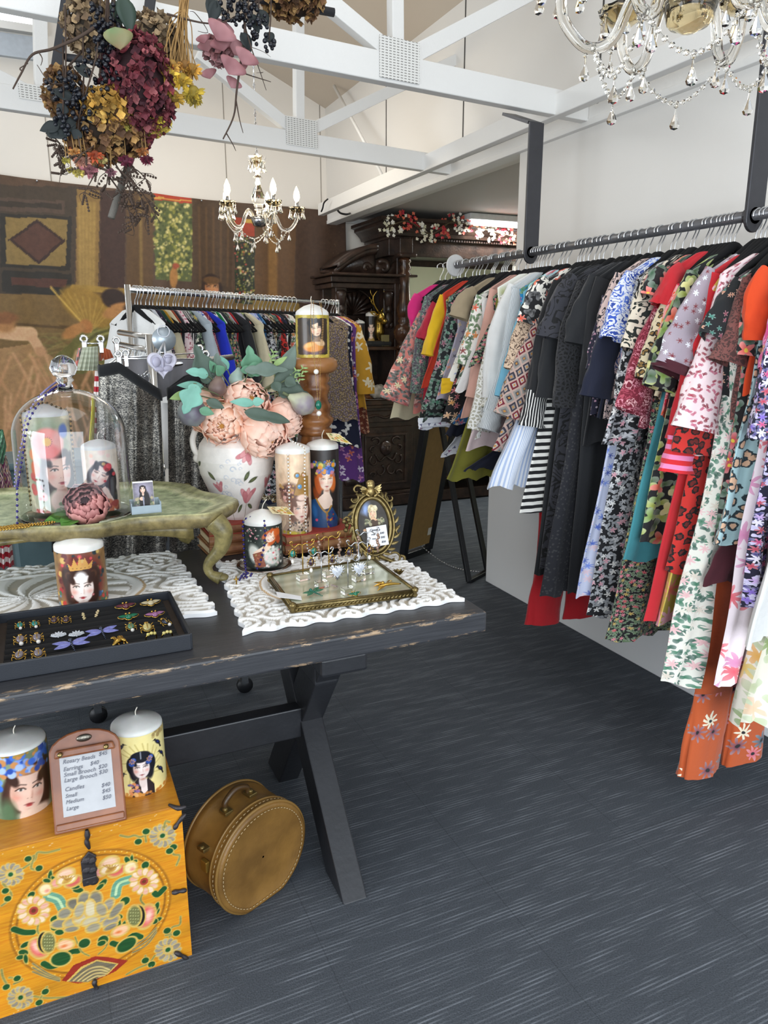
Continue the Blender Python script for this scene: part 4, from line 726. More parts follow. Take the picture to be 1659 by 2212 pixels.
# pearl string over the tall jewelled candle; blue string on the squat candle
cJ=np.array([.735,2.36,HB]); rj=.0615
strand('rosary',[around(cJ,rj,-.25,z) for z in(.27,.2,.13,.05,.0)]+[around(cJ,rj+.004,-.2,-.05),around(cJ,rj+.012,-.22,-.062)],.0036,PEARL,'pearl and gold bead string on the left of jewelled candle',gap=3.2,smooth=5,cross=around(cJ,rj+.014,-.25,-.068))
strand('rosary',[cJ+[0,-.01,.305],around(cJ,.03,.6,.300),around(cJ,.057,.75,.288),around(cJ,rj,.7,.26)]+[around(cJ,rj,.65,z) for z in(.2,.1,.02)]+[around(cJ,rj+.01,.6,-.05)],.0036,PEARL,'pearl string draped over the right shoulder of jewelled candle',gap=3.2,smooth=5)
c6=np.array([.585,2.215,.788]); 
strand('rosary',[c6+[.0,-.01,.168],around(c6,.035,-.8,.160),around(c6,.058,-1.2,.150)]+[around(c6,.064,-1.25,z) for z in(.13,.08,.03)]+[(.505,2.13,.787),(.49,2.10,.786),(.52,2.11,.79),(.50,2.13,.79),(.475,2.09,.786)],.0042,LAPIS,'dark blue bead string falling down the left of squat candle',gap=3.3,smooth=5,cross=(.462,2.075,.79))
strand('rosary',[c6+[.0,-.01,.168],around(c6,.04,.1,.158)]+[around(c6,.064,a,z) for a,z in((.1,.140),(.1,.10),(-.02,.06),(-.2,.02),(-.35,.002))],.0042,LAPIS,'dark blue bead string down the front of the squat candle',gap=3.3,smooth=5)
# ================= oval gilt frame with cherub
OC=at(806,1133,Y=2.14); wv=np.array([1,-.12,0]); wv/=np.linalg.norm(wv); uv_=np.array([-.02,.16,.98]); uv_/=np.linalg.norm(uv_); FM=frameM(OC,wv,uv_); fn=FM[:3,2]  # local x right, y up, z toward viewer?
if fn[1]>0: fn=-fn
def oc(x,y,z=0): return OC+wv*x+uv_*y+fn*z
FG=mat('antique_gilt','#9a8656',.35,.85,var=.4,vscale=60,bump=.0008,bscale=200)
t=thing('oval_frame','ornate antique gilt oval frame with cherub, portrait and price card','photo frame',oc(0,-.13))
a_=np.linspace(0,2*math.pi,60,endpoint=False); mb=MB(); mb.tube([oc(.058*math.cos(a),.088*math.sin(a),.004) for a in a_],.0075,8,True); mb.tube([oc(.070*math.cos(a),.101*math.sin(a),.002) for a in a_],.0055,8,True)
def scroll(mb,x,y,s,a0,turn,r=.004,z=.006): mb.tube([oc(x+s*(1-k/14)*math.cos(a0+turn*k*.42),y+s*(1-k/14)*math.sin(a0+turn*k*.42),z) for k in range(12)],[r,r*.9,r*.5],7)
for q in range(26):
    a=q/26*6.283; mb.leaf(oc(.072*math.cos(a),.103*math.sin(a),.006),wv*(-math.sin(a)*.8+math.cos(a)*.5)+uv_*(math.cos(a)*.8+math.sin(a)*.5),fn,.026,.011,-.2,.2)
for x,y,s,a0,tn in((-.03,-.125,.026,2.6,1),(.035,-.128,.026,.5,-1),(.065,-.118,.024,2.2,-1),(-.06,-.115,.022,1.0,1),(-.085,.0,.016,0,1),(-.085,.02,.014,3,-1),(.085,-.03,.014,1.5,1),(-.06,.088,.02,1.,-1),(.065,.085,.02,2.2,1),(-.045,.115,.018,.5,1)): scroll(mb,x,y,s,a0,tn)
for x,y in((-.09,.005),(-.098,.018),(-.083,.022),(-.095,-.01)): mb.ball(oc(x,y,.01),.008,8,6)
for s in(-1,1): mb.tube([oc(s*.01,-.105,.005),oc(s*.045,-.122,.02),oc(s*.085,-.135,.015),oc(s*.095,-.115,.01),oc(s*.08,-.108,.01)],[.008,.006,.004],8,smooth=5)
mb.build('frame',FG,t)
mb=MB(); mb.ball(oc(0,.128,.012),(.013,.012,.014),12,10); mb.ball(oc(-.002,.108,.012),(.014,.010,.016),12,10); mb.ball(oc(0,.136,.010),(.014,.013,.010),10,8)
for s in(-1,1):
    for k in range(4): mb.leaf(oc(s*.008,.108,.006),wv*s*(.9)+uv_*(.7-k*.3),fn,.036-.004*k,.012,-.1,.1)
    mb.tube([oc(s*.012,.112,.014),oc(s*.018,.1,.02),oc(s*.006,.092,.022)],.004,6)
mb.build('cherub',mat('cherub_gilt','#b09a66',.35,.8,bump=.0006),t)
c=Cv(.116,.176,120,180,'#3b342e').noise(.25,60,1,3); c.ell(.03,.15,.03,.03,'#8fa6d6',0,.8); face(c,.06,.128,.013,'#d9c6a0','#e8c3a4','#b04a4a'); c.blobs(.045,.135,.08,.15,40,.003,.006,['#e3d6b4','#cdbb92','#b8a57c'],3); c.poly([(.048,.113),(.074,.113),(.078,.1),(.062,.07),(.046,.1)],'#d9ae8c'); c.poly([(.046,.105),(.078,.104),(.074,.07),(.052,.07)],'#4a3626'); c.blobs(.03,.085,.05,.11,20,.003,.006,['#7f8468','#a09a7a','#56563f'],5); c.blobs(.078,.085,.096,.11,20,.003,.006,['#7f8468','#a09a7a','#56563f'],6); c.ell(.062,.055,.035,.02,'#2a2420',0,.4); c.ell(.03,.07,.01,.006,'#d9ae8c')
x_=(c.x-.058)/.056; y_=(c.y-.088)/.086; 
mb=MB(); k=np.maximum(np.hypot(x_,y_),1e-6); sq=np.maximum(np.abs(x_)/np.maximum(1,0),np.abs(y_)); f=np.where(k>0,np.maximum(np.abs(x_),np.abs(y_))/k,1); X=x_*f*.056; Y=y_*f*.086
mb.grid(OC+X[...,None]*wv+Y[...,None]*uv_+fn*.001,col=c.C); mb.build('portrait',paintmat('printed_paper',.6),t,color=True)
crd=MB(); P=[oc(-.022,-.072,.013),oc(.044,-.068,.013),oc(.040,-.002,.012),oc(-.028,-.008,.012)]; crd.add(P,[(0,1,2,3)]); crd.build('price_card',mat('white_card','#f4f4f6',.6),t,False,solid=.0006)
INK=mat('ink','#3a3d4c',.7); tx=MB()
for s_,x,y,sz in(('Candles',-.018,-.020,.011),('$40',.016,-.031,.009),('$45',.018,-.045,.009),('$50',.019,-.060,.009),('small',-.014,-.033,.007),('med',-.012,-.047,.007)):
    V,F=text_mesh(s_,sz,frameM(oc(x,y,.0145),wv,uv_) if np.dot(frameM(oc(0,0),wv,uv_)[:3,2],fn)>0 else frameM(oc(x,y,.0145),wv,uv_)); tx.add(V,F)
tx.build('handwriting',INK,t,False)
# ================= gilt mirrored tray
q=[at(x,y,Z=.800) for x,y in((632,1308),(896,1274),(805,1206),(583,1243))]; q=[a[:2] for a in q]
t=thing('gilt_tray','low gilt filigree tray with mirrored glass base and corner feet','tray',(*np.mean(q,0),.779))
def edge(i,j,f): return np.array(q[i])*(1-f)+np.array(q[j])*f
mb=MB()
for i in range(4):
    a=np.array([*q[i],.791]); b=np.array([*q[(i+1)%4],.791]); mb.beam(a,b,.006,.017); mb.beam(a+[0,0,.009],b+[0,0,.009],.009,.003); mb.beam(a-[0,0,.009],b-[0,0,.009],.009,.003)
    L=np.linalg.norm(b-a); n=int(L/.011); d=(b-a)/L; nn=np.array([d[1],-d[0],0]); 
    for k in range(n): mb.leaf(a+d*(k+.5)*L/n+nn*.004-[0,0,.005],d+np.array([0,0,.8]),nn,.011,.005,-.1,.3); mb.leaf(a+d*(k+.5)*L/n+nn*.004+[0,0,.0],d-np.array([0,0,.8]),nn,.009,.004,-.1,.3)
mb.build('filigree_rim',FG,t)
for i in range(4): MB().lathe([(0,0),(.006,.001),(.009,.006),(.006,.012),(.010,.018),(.010,.026),(.004,.03),(0,.03)],(*q[i],.779),12).build('corner_foot',FG,t)
def mirr():
    t_=NT('etched_mirror'); co=t_.coord(); w_=t_.n('ShaderNodeTexWave',wave_type='RINGS'); w_.inputs['Scale'].default_value=6; w_.inputs['Distortion'].default_value=4; t_.l(co,w_.inputs[0]); t_.set(color=t_.mix(w_.outputs[1],l4('#d9dcc6'),l4('#c2c6ac')),rough=.14,metal=.35); return t_.m
MIR=mirr(); mb=MB(); mb.add([(*a,z) for z in(.784,.797) for a in q],[(0,3,2,1),(4,5,6,7),(0,1,5,4),(1,2,6,5),(2,3,7,6),(3,0,4,7)]); mb.build('mirror_base',MIR,t,False)
mb=MB(); e=edge(1,2,.45); 
for k in range(9): a=k*.7; mb.leaf((*(e+np.array([.012,.002*(k-4)])),.800),(math.cos(a),math.sin(a),.5),(0,0,1),.022,.012,-.2,.2)
mb.build('leaf_handle',FG,t)
TZ=.798
# ---- earring stands
def bug_mesh(mb_body,mb_gold,M,s):
    """scarab: oval body with gold legs and rim, in local frame M (x right,y up,z out)"""
    mb_body.M=M; mb_body.ball((0,0,.15*s),(.42*s,.55*s,.28*s),12,8); mb_body.M=None
    mb_gold.M=M; mb_gold.tube([(.46*s*math.cos(a),.6*s*math.sin(a),.05*s) for a in np.linspace(0,6.283,20,endpoint=False)],.05*s,6,True); mb_gold.ball((0,.66*s,.12*s),(.24*s,.16*s,.14*s),10,6); mb_gold.tube([(0,.5*s,.4*s),(0,0,.46*s),(0,-.5*s,.38*s)],.045*s,6,smooth=3)
    for sd in(-1,1):
        for y0,y1 in((.35,.62),(0,.0),(-.3,-.62)): mb_gold.tube([(sd*.42*s,y0*s,.05*s),(sd*.66*s,(y0+y1)/2*s+.12*s,.1*s),(sd*.6*s,y1*s-.1*s,.02*s)],.05*s,6,smooth=3)
    mb_gold.M=None
def gem(name,c,r=.08,**k): return mat(name,c,r,coat=.5,var=.3,vscale=200,**k)
TEAL=gem('teal_enamel','#128a80'); DPUR=gem('dark_purple_enamel','#3b2238'); CLEAR=gem('grey_crystal','#8a7f86'); DIAM=gem('diamante','#dfe3ea'); EMER=gem('emerald','#0c7a56'); AMET=gem('amethyst','#a86a9c'); LAV=gem('lavender_opal','#8b8fd8')
MH=frameM
def estand(px,py,h,m,label,hang):
    b=at(px,py,Z=TZ); b=np.array([b[0],b[1],TZ]); t=thing('earring_stand',label,'earring stand',b)
    MB().box(b+[0,0,.009],(.034,.026,.018),rz=.15).build('acrylic_block',CRYSTAL,t,False,bevel=.001)
    mb=MB(); mb.tube([b+[0,0,.016],b+[0,0,h]],.0018,8); L=.034
    for s in(-1,1): mb.tube([b+[0,0,h],b+[s*.012,0,h+.004],b+[s*.024,0,h-.004],b+[s*L,0,h+.004],b+[s*(L+.003),0,h+.012],b+[s*(L-.003),0,h+.014],b+[s*(L-.005),0,h+.008]],.0017,7,smooth=4)
    mb.build('t_bar',m,t)
    for s in(-1,1):
        hb=b+np.array([s*(L-.002),-.002,h+.006]); e=thing('earring',{-1:'left ',1:'right '}[s]+hang[1],'earring',hb); g=MB(); g.tube([hb+[0,0,.004],hb+[0,-.004,-.004],hb+[0,-.002,-.012]],.0007,5)
        M=frameM(hb+[0,-.003,-.026],(1,.1,0),(0,0,1))
        if M[1,2]>0: M[:3,2]*=-1
        if hang[0]=='scarab':
            bd=MB(); bug_mesh(bd,g,M,.019); bd.build('enamel_body',hang[2],e); g.build('gold_mount',GOLD,e); MB().ball(hb+[0,-.003,-.050],(.005,.005,.007),8,6).build('drop_pearl',PEARL,e)
        elif hang[0]=='heart':
            n=40; bd=MB(); a=np.linspace(0,6.283,n,endpoint=False); X=.016*np.sin(a)**3; Z=(.013*np.cos(a)-.005*np.cos(2*a)-.002*np.cos(3*a)); P=[[hb+np.array([X[k]*f,-.004*(1-f)-.002,Z[k]*f*1.1-.032]) for k in range(n)] for f in(1,.7,.35,.02)]; bd.grid(P,cu=True); bd.build('crystal_heart',DIAM,e)
            for k in range(0,n,2): g.leaf(hb+np.array([X[k],-.002,Z[k]*1.1-.032]),(X[k],0,Z[k]),(0,-1,0),.008,.004)
            g.build('silver_rays',SILVER,e)
        else:
            for k in range(6): g.ball(hb+[.003*math.sin(k*2.),-.003,-.014-.008*k],(.005,.004,.005),8,6)
            g.leaf(hb+[0,-.003,-.058],(0,0,-1),(0,-1,0),.012,.008); g.build('drops',mat('topaz_drop','#a88a78',.15,.5),e)
estand(655,1252,.105,GOLD,'gold earring stand at the left back of the gilt tray',('scarab','teal scarab earring on the gold stand at tray left',TEAL))
estand(711,1244,.118,GOLD,'gold earring stand at the back middle of the tray',('drop','amber cluster drop earring on the back middle gold stand',None))
estand(695,1268,.10,SILVER,'silver earring stand in front of the left gold one',('scarab','dark scarab earring on the front silver stand',DPUR))
estand(752,1282,.095,SILVER,'silver earring stand at tray centre with crystal hearts',('heart','crystal heart earring on the centre silver stand',None))
estand(775,1254,.112,SILVER,'silver earring stand at the right of the gilt tray',('scarab','purple scarab earring on the right silver stand',DPUR))
estand(794,1238,.125,SILVER,'silver earring stand at the back right near the oval frame',('drop','dark bronze drop earring on the stand near oval frame',None))
# ---- brooches
def jmat(p,az): return frameM(p,(math.cos(az),math.sin(az),0),(-math.sin(az),math.cos(az),0))
def brooch(kind,px,py,Z,s,az,label,m,m2=GOLD,cat='brooch',tilt=.35):
    p=at(px,py,Z=Z); p=np.array([p[0],p[1],Z]); e=thing(kind,label,cat,p); M=jmat(p+[0,0,.002],az)@np.array(Matrix.Rotation(tilt,4,'X')); g=MB(); bd=MB()
    if kind in('dragonfly_brooch',):
        bd.M=M; g.M=M
        for a in(.25,-.25,2.89,3.39): bd.leaf((0,.2*s*math.copysign(1,math.sin(a)) if 0 else .1*s,.1*s),(math.cos(a),math.sin(a),0),(0,0,1),1.15*s,.42*s,-.02,.05)
        for k in range(8): g.ball((.04*s*k*.3,.25*s-.17*s*k,.08*s),(.11*s*(1-k*.07),)*3,8,6)
        g.ball((0,.42*s,.1*s),.16*s,8,6); bd.M=g.M=None; bd.build('wings',m,e,solid=.001); g.build('beaded_body',m2,e)
    elif kind=='bee_brooch':
        bd.M=M; g.M=M; bd.ball((0,0,.15*s),(.3*s,.34*s,.2*s),8,6)
        for a in(.15,2.99): bd.leaf((0,.1*s,.1*s),(math.cos(a),math.sin(a),0),(0,0,1),.95*s,.42*s,-.02,.1)
        g.tube([(.34*s*math.cos(a),.4*s*math.sin(a),.05*s) for a in np.linspace(0,6.283,14,endpoint=False)],.06*s,6,True)
        for sd in(-1,1): g.tube([(sd*.3*s,.1*s,.08*s),(sd*.7*s,.32*s,.08*s),(sd*1.02*s,.2*s,.05*s),(sd*.7*s,-.1*s,.05*s),(sd*.3*s,-.1*s,.05*s)],.045*s,6,smooth=3); g.ball((sd*.17*s,.55*s,.1*s),.12*s,8,6)
        bd.M=g.M=None; bd.build('stones',m,e,solid=.001); g.build('gold_setting',m2,e)
    elif kind in('scarab_earring','scarab_brooch'):
        bug_mesh(bd,g,M,s); bd.build('enamel_body',m,e); g.build('gold_mount',m2,e)
        if kind=='scarab_earring': b2=MB(M); b2.ball((.1*s,-.85*s,.2*s),(.24*s,.24*s,.24*s),10,8); b2.build('pearl',PEARL,e)
    elif kind=='cluster_earring':
        bd.M=M
        for k in range(8): bd.ball((.1*s*math.sin(k*2.3),.7*s-.2*s*k,.12*s),(.2*s,.16*s,.16*s),8,6)
        bd.M=None; bd.build('stones',m,e)
    elif kind=='lotus_earring':
        bd.M=M
        for k in range(7): a=math.pi*(k+.5)/7; bd.leaf((0,-.5*s,.05*s),(math.cos(a),math.sin(a),0),(0,0,1),1.0*s,.36*s,-.05,.2)
        for k in range(9): bd.ball((-.8*s+.2*s*k,-.1*s-.5*s*(1-abs(k-4)/4),.1*s),.09*s,7,5)
        bd.M=None; bd.build('stones',m,e,solid=.001)
    elif kind=='ring':
        g.M=M; g.tube([(.5*s*math.cos(a),0,.5*s*math.sin(a)) for a in np.linspace(0,6.283,20,endpoint=False)],.07*s,6,True)
        for k in(-1,0,1): bd.M=M; bd.ball((k*.3*s,0,.55*s-.08*s*abs(k)),.17*s,8,6)
        g.M=bd.M=None; g.build('band',m2,e); bd.build('stones',m,e)
    elif kind=='horse_brooch':
        g.M=M; g.tube([(-.6*s,-.5*s,.1*s),(-.2*s,-.1*s,.15*s),(.2*s,.1*s,.15*s),(.6*s,-.2*s,.1*s)],[.1*s,.3*s,.26*s,.1*s],8,smooth=4); g.tube([(-.2*s,0,.15*s),(-.35*s,.5*s,.15*s),(-.6*s,.5*s,.1*s)],[.22*s,.14*s,.09*s],8,smooth=3)
        for x0,x1 in((-.2,-.5),(-.05,-.1),(.4,.35),(.5,.75)): g.tube([(x0*s,0,.1*s),((x0+x1)/2*s,-.35*s,.1*s),(x1*s,-.7*s,.05*s)],.06*s,6)
        g.leaf((.1*s,.1*s,.2*s),(.3,1,0),(0,0,1),.7*s,.5*s); g.M=None; g.build('figure',m2,e)
    elif kind=='fairy_brooch':
        g.M=M; g.tube([(-1.2*s,0,.1*s),(0,0,.2*s),(1.5*s,-.25*s,.1*s)],[.08*s,.2*s,.06*s],8,smooth=4); g.ball((-.5*s,.35*s,.2*s),.2*s,8,6)
        for a in(2.4,2.9,3.5): g.leaf((-.3*s,0,.2*s),(math.cos(a),math.sin(a),0),(0,0,1),1.4*s,.45*s)
        g.tube([(-.2*s,0,.2*s),(.3*s,.5*s,.2*s),(.7*s,.4*s,.15*s)],.07*s,6,smooth=3); g.M=None; g.build('figure',m2,e)
    return e
DGOLD=mat('dark_gold','#8a6a3c',.3,.9); GUN=mat('gunmetal','#4a4f5e',.25,.9)
b=brooch('dragonfly_brooch',678,1282,TZ+.004,.030,.5,'large green jewelled dragonfly brooch with paper price tag on gilt tray',EMER,mat('green_bead','#2c6a5a',.2,.3),tilt=.2)
A=[at(596,1278,Z=TZ+.006),at(650,1288,Z=TZ+.003),at(652,1296,Z=TZ+.003),at(600,1290,Z=TZ+.006)]; m_=MB(); m_.add(A,[(0,1,2,3)]); m_.build('price_tag',MATS['white_card'],b,False,solid=.0008)
brooch('bee_brooch',767,1286,TZ+.003,.020,.2,'small emerald green bee brooch at the front edge of gilt tray',EMER)
brooch('fairy_brooch',838,1266,TZ+.003,.026,.1,'gold winged fairy brooch lying at the right of the gilt tray',GOLD)
brooch('cluster_earring',722,1268,TZ+.002,.013,1.4,'tiny pink grey cluster between the acrylic blocks on the tray',gem('pink_grey','#b09a98'),cat='earring')
# ================= black jewellery tray
t=thing('jewellery_tray','black leatherette jewellery tray with ribbed velvet insert','jewellery tray',(.055,1.86,.761))
x0,x1,y0,y1=-.165,.262,1.70,2.03; BL=mat('black_leatherette','#20242c',.45,bump=.0004,bscale=500); VEL=mat('black_velvet','#08080b',.95,sheen=.0)
mb=MB()
for c_,d_ in((((x0+x1)/2,y0,.781),(x1-x0,.008,.040)),(((x0+x1)/2,y1,.781),(x1-x0,.008,.040)),((x0,(y0+y1)/2,.781),(.008,y1-y0,.040)),((x1,(y0+y1)/2,.781),(.008,y1-y0,.040)),(((x0+x1)/2,(y0+y1)/2,.763),(x1-x0,y1-y0,.004))): mb.box(c_,d_)
mb.build('tray_box',BL,t,False,bevel=.0015)
mb=MB(); ys=np.linspace(y0+.006,y1-.006,91); P=[[(x,y,.776+.009*abs(math.sin((y-y0)*math.pi/.033))**.6) for y in ys] for x in(x0+.022,x1-.022)]; mb.grid(P,flip=True); mb.build('velvet_insert',VEL,t)
[MB().box((x,(y0+y1)/2,.774),(.018,y1-y0-.01,.006)).build('end_strip',mat('brown_tray_lining','#3a2e26',.8),t,False) for x in(x0+.013,x1-.013)]
JZ=.786
J=[('scarab_earring',43,1353,0.0166,0,'turquoise scarab earring with pearl at the back left of tray',TEAL),('scarab_earring',75,1350,0.0166,.1,'turquoise scarab earring with pearl, second from tray left at back',TEAL),
('scarab_earring',44,1384,0.0218,0,'large clear scarab earring in the leftmost column middle row',CLEAR),('scarab_earring',80,1380,0.0218,.05,'large clear scarab earring beside the leftmost middle one',CLEAR),
('scarab_brooch',42,1418,0.0218,-.15,'striped grey scarab at the front left corner of the tray',CLEAR),('scarab_brooch',83,1414,0.0218,.1,'grey scarab second from left in the front row of tray',CLEAR),
('scarab_brooch',117,1342,0.0179,0,'dark purple scarab third in the back row of the tray',DPUR),('scarab_brooch',143,1341,0.0179,0,'dark purple scarab fourth in the back row of the tray',DPUR),
('cluster_earring',181,1334,0.0166,.1,'gold and crystal cluster earring standing upright in the back row',mat('crystal_gold','#c9b78a',.15,.6)),('cluster_earring',210,1328,0.0166,-.35,'gold and crystal cluster earring tilted right in back row',mat('crystal_gold2','#cdb990',.15,.6)),
('lotus_earring',127,1372,0.0192,-.1,'silver diamante lotus earring, left one of the pair',DIAM),('lotus_earring',165,1370,0.0192,.05,'silver diamante lotus earring, right one of the pair',DIAM),
('dragonfly_brooch',221,1369,0.0333,.12,'lavender dragonfly brooch at the centre of the tray',LAV),('dragonfly_brooch',155,1396,0.0358,.15,'larger lavender dragonfly brooch near the tray front',LAV),
('bee_brooch',272,1313,0.0269,.1,'maroon bee brooch in the back row of the tray',gem('maroon_stone','#6a2a3c')),('bee_brooch',326,1306,0.0269,.1,'clear and gold bee brooch at the back right of tray',gem('clear_gold','#d9c9a0')),
('bee_brooch',278,1336,0.0256,.05,'green bee brooch below the maroon bee',EMER),('bee_brooch',335,1331,0.0256,.1,'pink bee brooch on the right below the clear bee',AMET),
('scarab_earring',283,1356,0.0192,0,'jade green scarab with pearl under the green bee',gem('jade','#5a8a68')),('scarab_brooch',318,1358,0.0243,.0,'gold scarab brooch with cream body at tray right',gem('cream_gold','#dccb84')),
('scarab_earring',356,1346,0.0192,.5,'dark oval drop with a pearl at the far right of tray',GUN),('horse_brooch',257,1388,0.0256,.1,'gold horse brooch at the front of the tray',GOLD),
('ring',327,1379,0.0256,.1,'gold ring with small stones at the front right, left one',gem('ring_stone','#e3d27a')),('ring',361,1376,0.0256,.1,'gold ring with small stones nearest the right front corner',gem('ring_stone2','#e0cf80'))]
for k,x,y,s,az,lb,m in J:
    brooch(k,x,y,JZ+.002,s,az,lb,m,m2=GUN if k=='dragonfly_brooch' else GOLD,cat='brooch' if 'brooch' in k else ('ring' if k=='ring' else 'earring'))
# ================= painted chest
CY=1.59; cx0,cx1=-.245,.198
def chestwood():
    t_=NT('golden_lacquer'); co=t_.coord(); g=t_.noise(t_.mapv(co,(4,30,60)),4,5,.65); a=t_.n('ShaderNodeAttribute',attribute_name='paint'); c=t_.mix(.42,a.outputs['Color'],t_.ramp(g,[(.3,(.25,.22,.2)),(.62,(.75,.75,.72))]),'OVERLAY'); t_.set(color=c,rough=.38,coat=.15); t_.bump(g,.0008,.4); return t_.m
CH=chestwood(); ch=thing('painted_chest','golden yellow wooden chest painted with lotus flowers and pomegranates','chest',((cx0+cx1)/2,1.75,0))
W_=cx1-cx0; c=Cv(W_,.42,330,312,'#d6921f').noise(.12,9,3,4)
Z=2.9625
def cp(x,y): p=at(x/Z,1700+y/Z,Y=CY); return (p[0]-cx0,p[2])
def rad(x,y,rx,ry): a=cp(x,y); b=cp(x+rx,y); d=cp(x,y+ry); return a,abs(b[0]-a[0]),abs(d[1]-a[1])
GC='#c9a24a'
def E(x,y,rx,ry,col,rot=0,soft=.15,out=True):
    a,p,q=rad(x,y,rx,ry)
    if out: c.ell(a[0],a[1],p*1.12+.0012,q*1.12+.0012,'#d9b95f',-rot,.08)
    c.ell(a[0],a[1],p,q,col,-rot,soft)
L_,R_,T_,B_=cp(55,870),cp(1095,760),cp(690,388),cp(400,1262); mx,my=(L_[0]+R_[0])/2,(T_[1]+B_[1])/2; rx=(R_[0]-L_[0])/2; ry=(T_[1]-B_[1])/2
c.ell(mx,my,rx*1.03,ry*1.03,'#a86a1c',0,.03); c.ell(mx,my,rx*1.0,ry*1.0,'#d6921f',0,.02); c.ell(mx,my,rx*.955,ry*.95,'#8a5218',0,.03); c.ell(mx,my,rx*.935,ry*.93,'#dd9a26',0,.03)
for k in range(84): a=k*6.2832/84; c.ell(mx+rx*.978*math.cos(a),my+ry*.975*math.sin(a),.0022,.0022,'#f0cf6a')
def gleaf(x,y,rx_,ry_,rot=0): E(x,y,rx_,ry_,'#23542a',rot); a=cp(x,y)
def curl(pts,w=.004,col='#8f8a4a'): c.line([cp(*p) for p in pts],w+.002,'#d9b95f',1,5); c.line([cp(*p) for p in pts],w,col,1,5)
# mountain and waves
c.poly([cp(*p) for p in((395,1240),(470,1140),(610,1082),(700,1090),(820,1110),(740,1180),(620,1235),(500,1258))],'#a33222'); c.poly([cp(*p) for p in((425,1245),(520,1150),(620,1105),(760,1130),(690,1200),(560,1250))],'#d9b95f'); c.poly([cp(*p) for p in((440,1245),(530,1160),(620,1115),(745,1135),(680,1200),(560,1248))],'#7a6f5a')
for k in range(4): curl([(470+30*k,1240),(560+18*k,1170+14*k),(640,1150+20*k),(700-10*k,1170+12*k)],.0022,'#cdbd8c')
for k in range(3): curl([(210,1130+26*k),(300,1190+14*k),(380,1225+8*k)],.003,'#857a5c'); curl([(850,1060-20*k),(940,1010-24*k),(1000,930-14*k)],.003,'#857a5c')
for pts in([(280,1130),(330,1150),(400,1120),(450,1060),(500,1050)],[(720,1000),(780,1010),(850,950),(900,960)],[(90,910),(150,930),(210,930)],[(990,680),(1010,690),(1050,650)]): c.line([cp(*p) for p in pts],.016,'#d9b95f',1,4); c.line([cp(*p) for p in pts],.0135,'#23542a',1,4)
E(390,1100,70,45,'#23542a',.5); E(810,1010,70,40,'#23542a',-.4); curl([(690,950),(680,1020),(630,1070)],.003); curl([(480,960),(520,1050),(570,1080)],.003); curl([(250,860),(240,920),(265,960)],.004); curl([(925,660),(900,720),(930,760)],.004)
for x,y,a,b,r in((150,1060,38,20,.7),(160,1010,36,16,-.4),(130,1090,30,16,.2),(165,1100,16,34,0),(1000,800,34,16,-.9),(1010,850,30,14,-.3),(1000,770,18,36,.4),(990,860,22,18,0),(320,570,16,40,.2),(300,600,30,14,.6),(345,590,14,30,-.4),(500,660,40,18,.5),(480,640,36,14,.3),(655,620,44,18,-.8),(640,640,34,14,-.6),(355,845,36,24,0),(375,860,20,20,0),(540,1000,40,30,.3),(660,980,36,30,-.3),(650,1000,30,18,0),(800,730,34,26,-.7),(840,470,14,38,.2),(815,470,18,30,-.3),(860,480,24,14,-.5),(350,900,30,20,.8),(380,930,34,18,.5),(760,870,16,34,0),(790,890,14,36,.3),(400,990,30,18,.7),(760,830,30,16,.6),(930,500,26,24,.2),(200,690,30,18,-.8),(195,720,24,14,0)): gleaf(x,y,a,b,r)
for pts in([(310,700),(370,720),(400,770),(410,790)],[(840,590),(760,620),(740,690)]): c.line([cp(*p) for p in pts],.026,'#d9b95f',1,4); c.line([cp(*p) for p in pts],.022,'#6fa58a',1,4); c.line([cp(*p) for p in pts],.006,'#c4d9b0',1,4)
for x,y,s in((430,580,1),(710,510,1.05)):
    for dx,dy,a,b,col in((-60,30,50,32,'#e7a79a'),(40,25,60,34,'#d8695e'),(-10,-20,62,40,'#edc9b0'),(-30,20,40,26,'#f0d9c0'),(20,10,44,26,'#f2e0c6'),(0,20,34,14,'#c99a4a')): E(x+dx*s,y+dy*s,a*s,b*s,col,-.3,.4)
    for k in range(6): c.line([cp(x,y+20),cp(x-50+k*20,y-10)],.0016,'#b5803a')
for x,y in((290,655),(835,515)): E(x,y,44,38,'#f0dcb4',0,.3); E(x+12,y+10,24,18,'#e9a58a',0,.8,False)
for x,y,rr_,n in((215,792,112,14),(922,605,100,13)):
    for k in range(n): a=k*6.283/n; E(x+math.cos(a)*rr_*.68,y+math.sin(a)*rr_*.62,rr_*.30,rr_*.17,'#e6b8a0' if k%2 else '#f0d4bc',a,.3)
    E(x,y,rr_*.3,rr_*.26,'#b5453a',0,.2); E(x,y,rr_*.16,rr_*.14,'#7a3a22',0,.2,False)
for x,y,s in((250,1030,-1),(935,830,1)): E(x,y,62,75,'#e4726a',.3*s,.35); E(x+s*18,y-8,34,56,'#f2c8b4',.3*s,.7,False)
for x,y,s in((310,995,1),(860,825,-1)): E(x-s*26,y,44,70,'#1c1a18',0,.1); E(x,y,46,68,'#7a7a4a',0,.2); [c.ell(*cp(x-24+16*(k%4),y-40+20*(k//4)),.0022,.0022,'#c9c98a') for k in range(20)]
for x,y in((420,1010),(770,920)): E(x,y,60,34,'#f0c49a',.5 if x<500 else -.2,.3); E(x-10,y+8,30,14,'#e58a4a',0,.8,False)
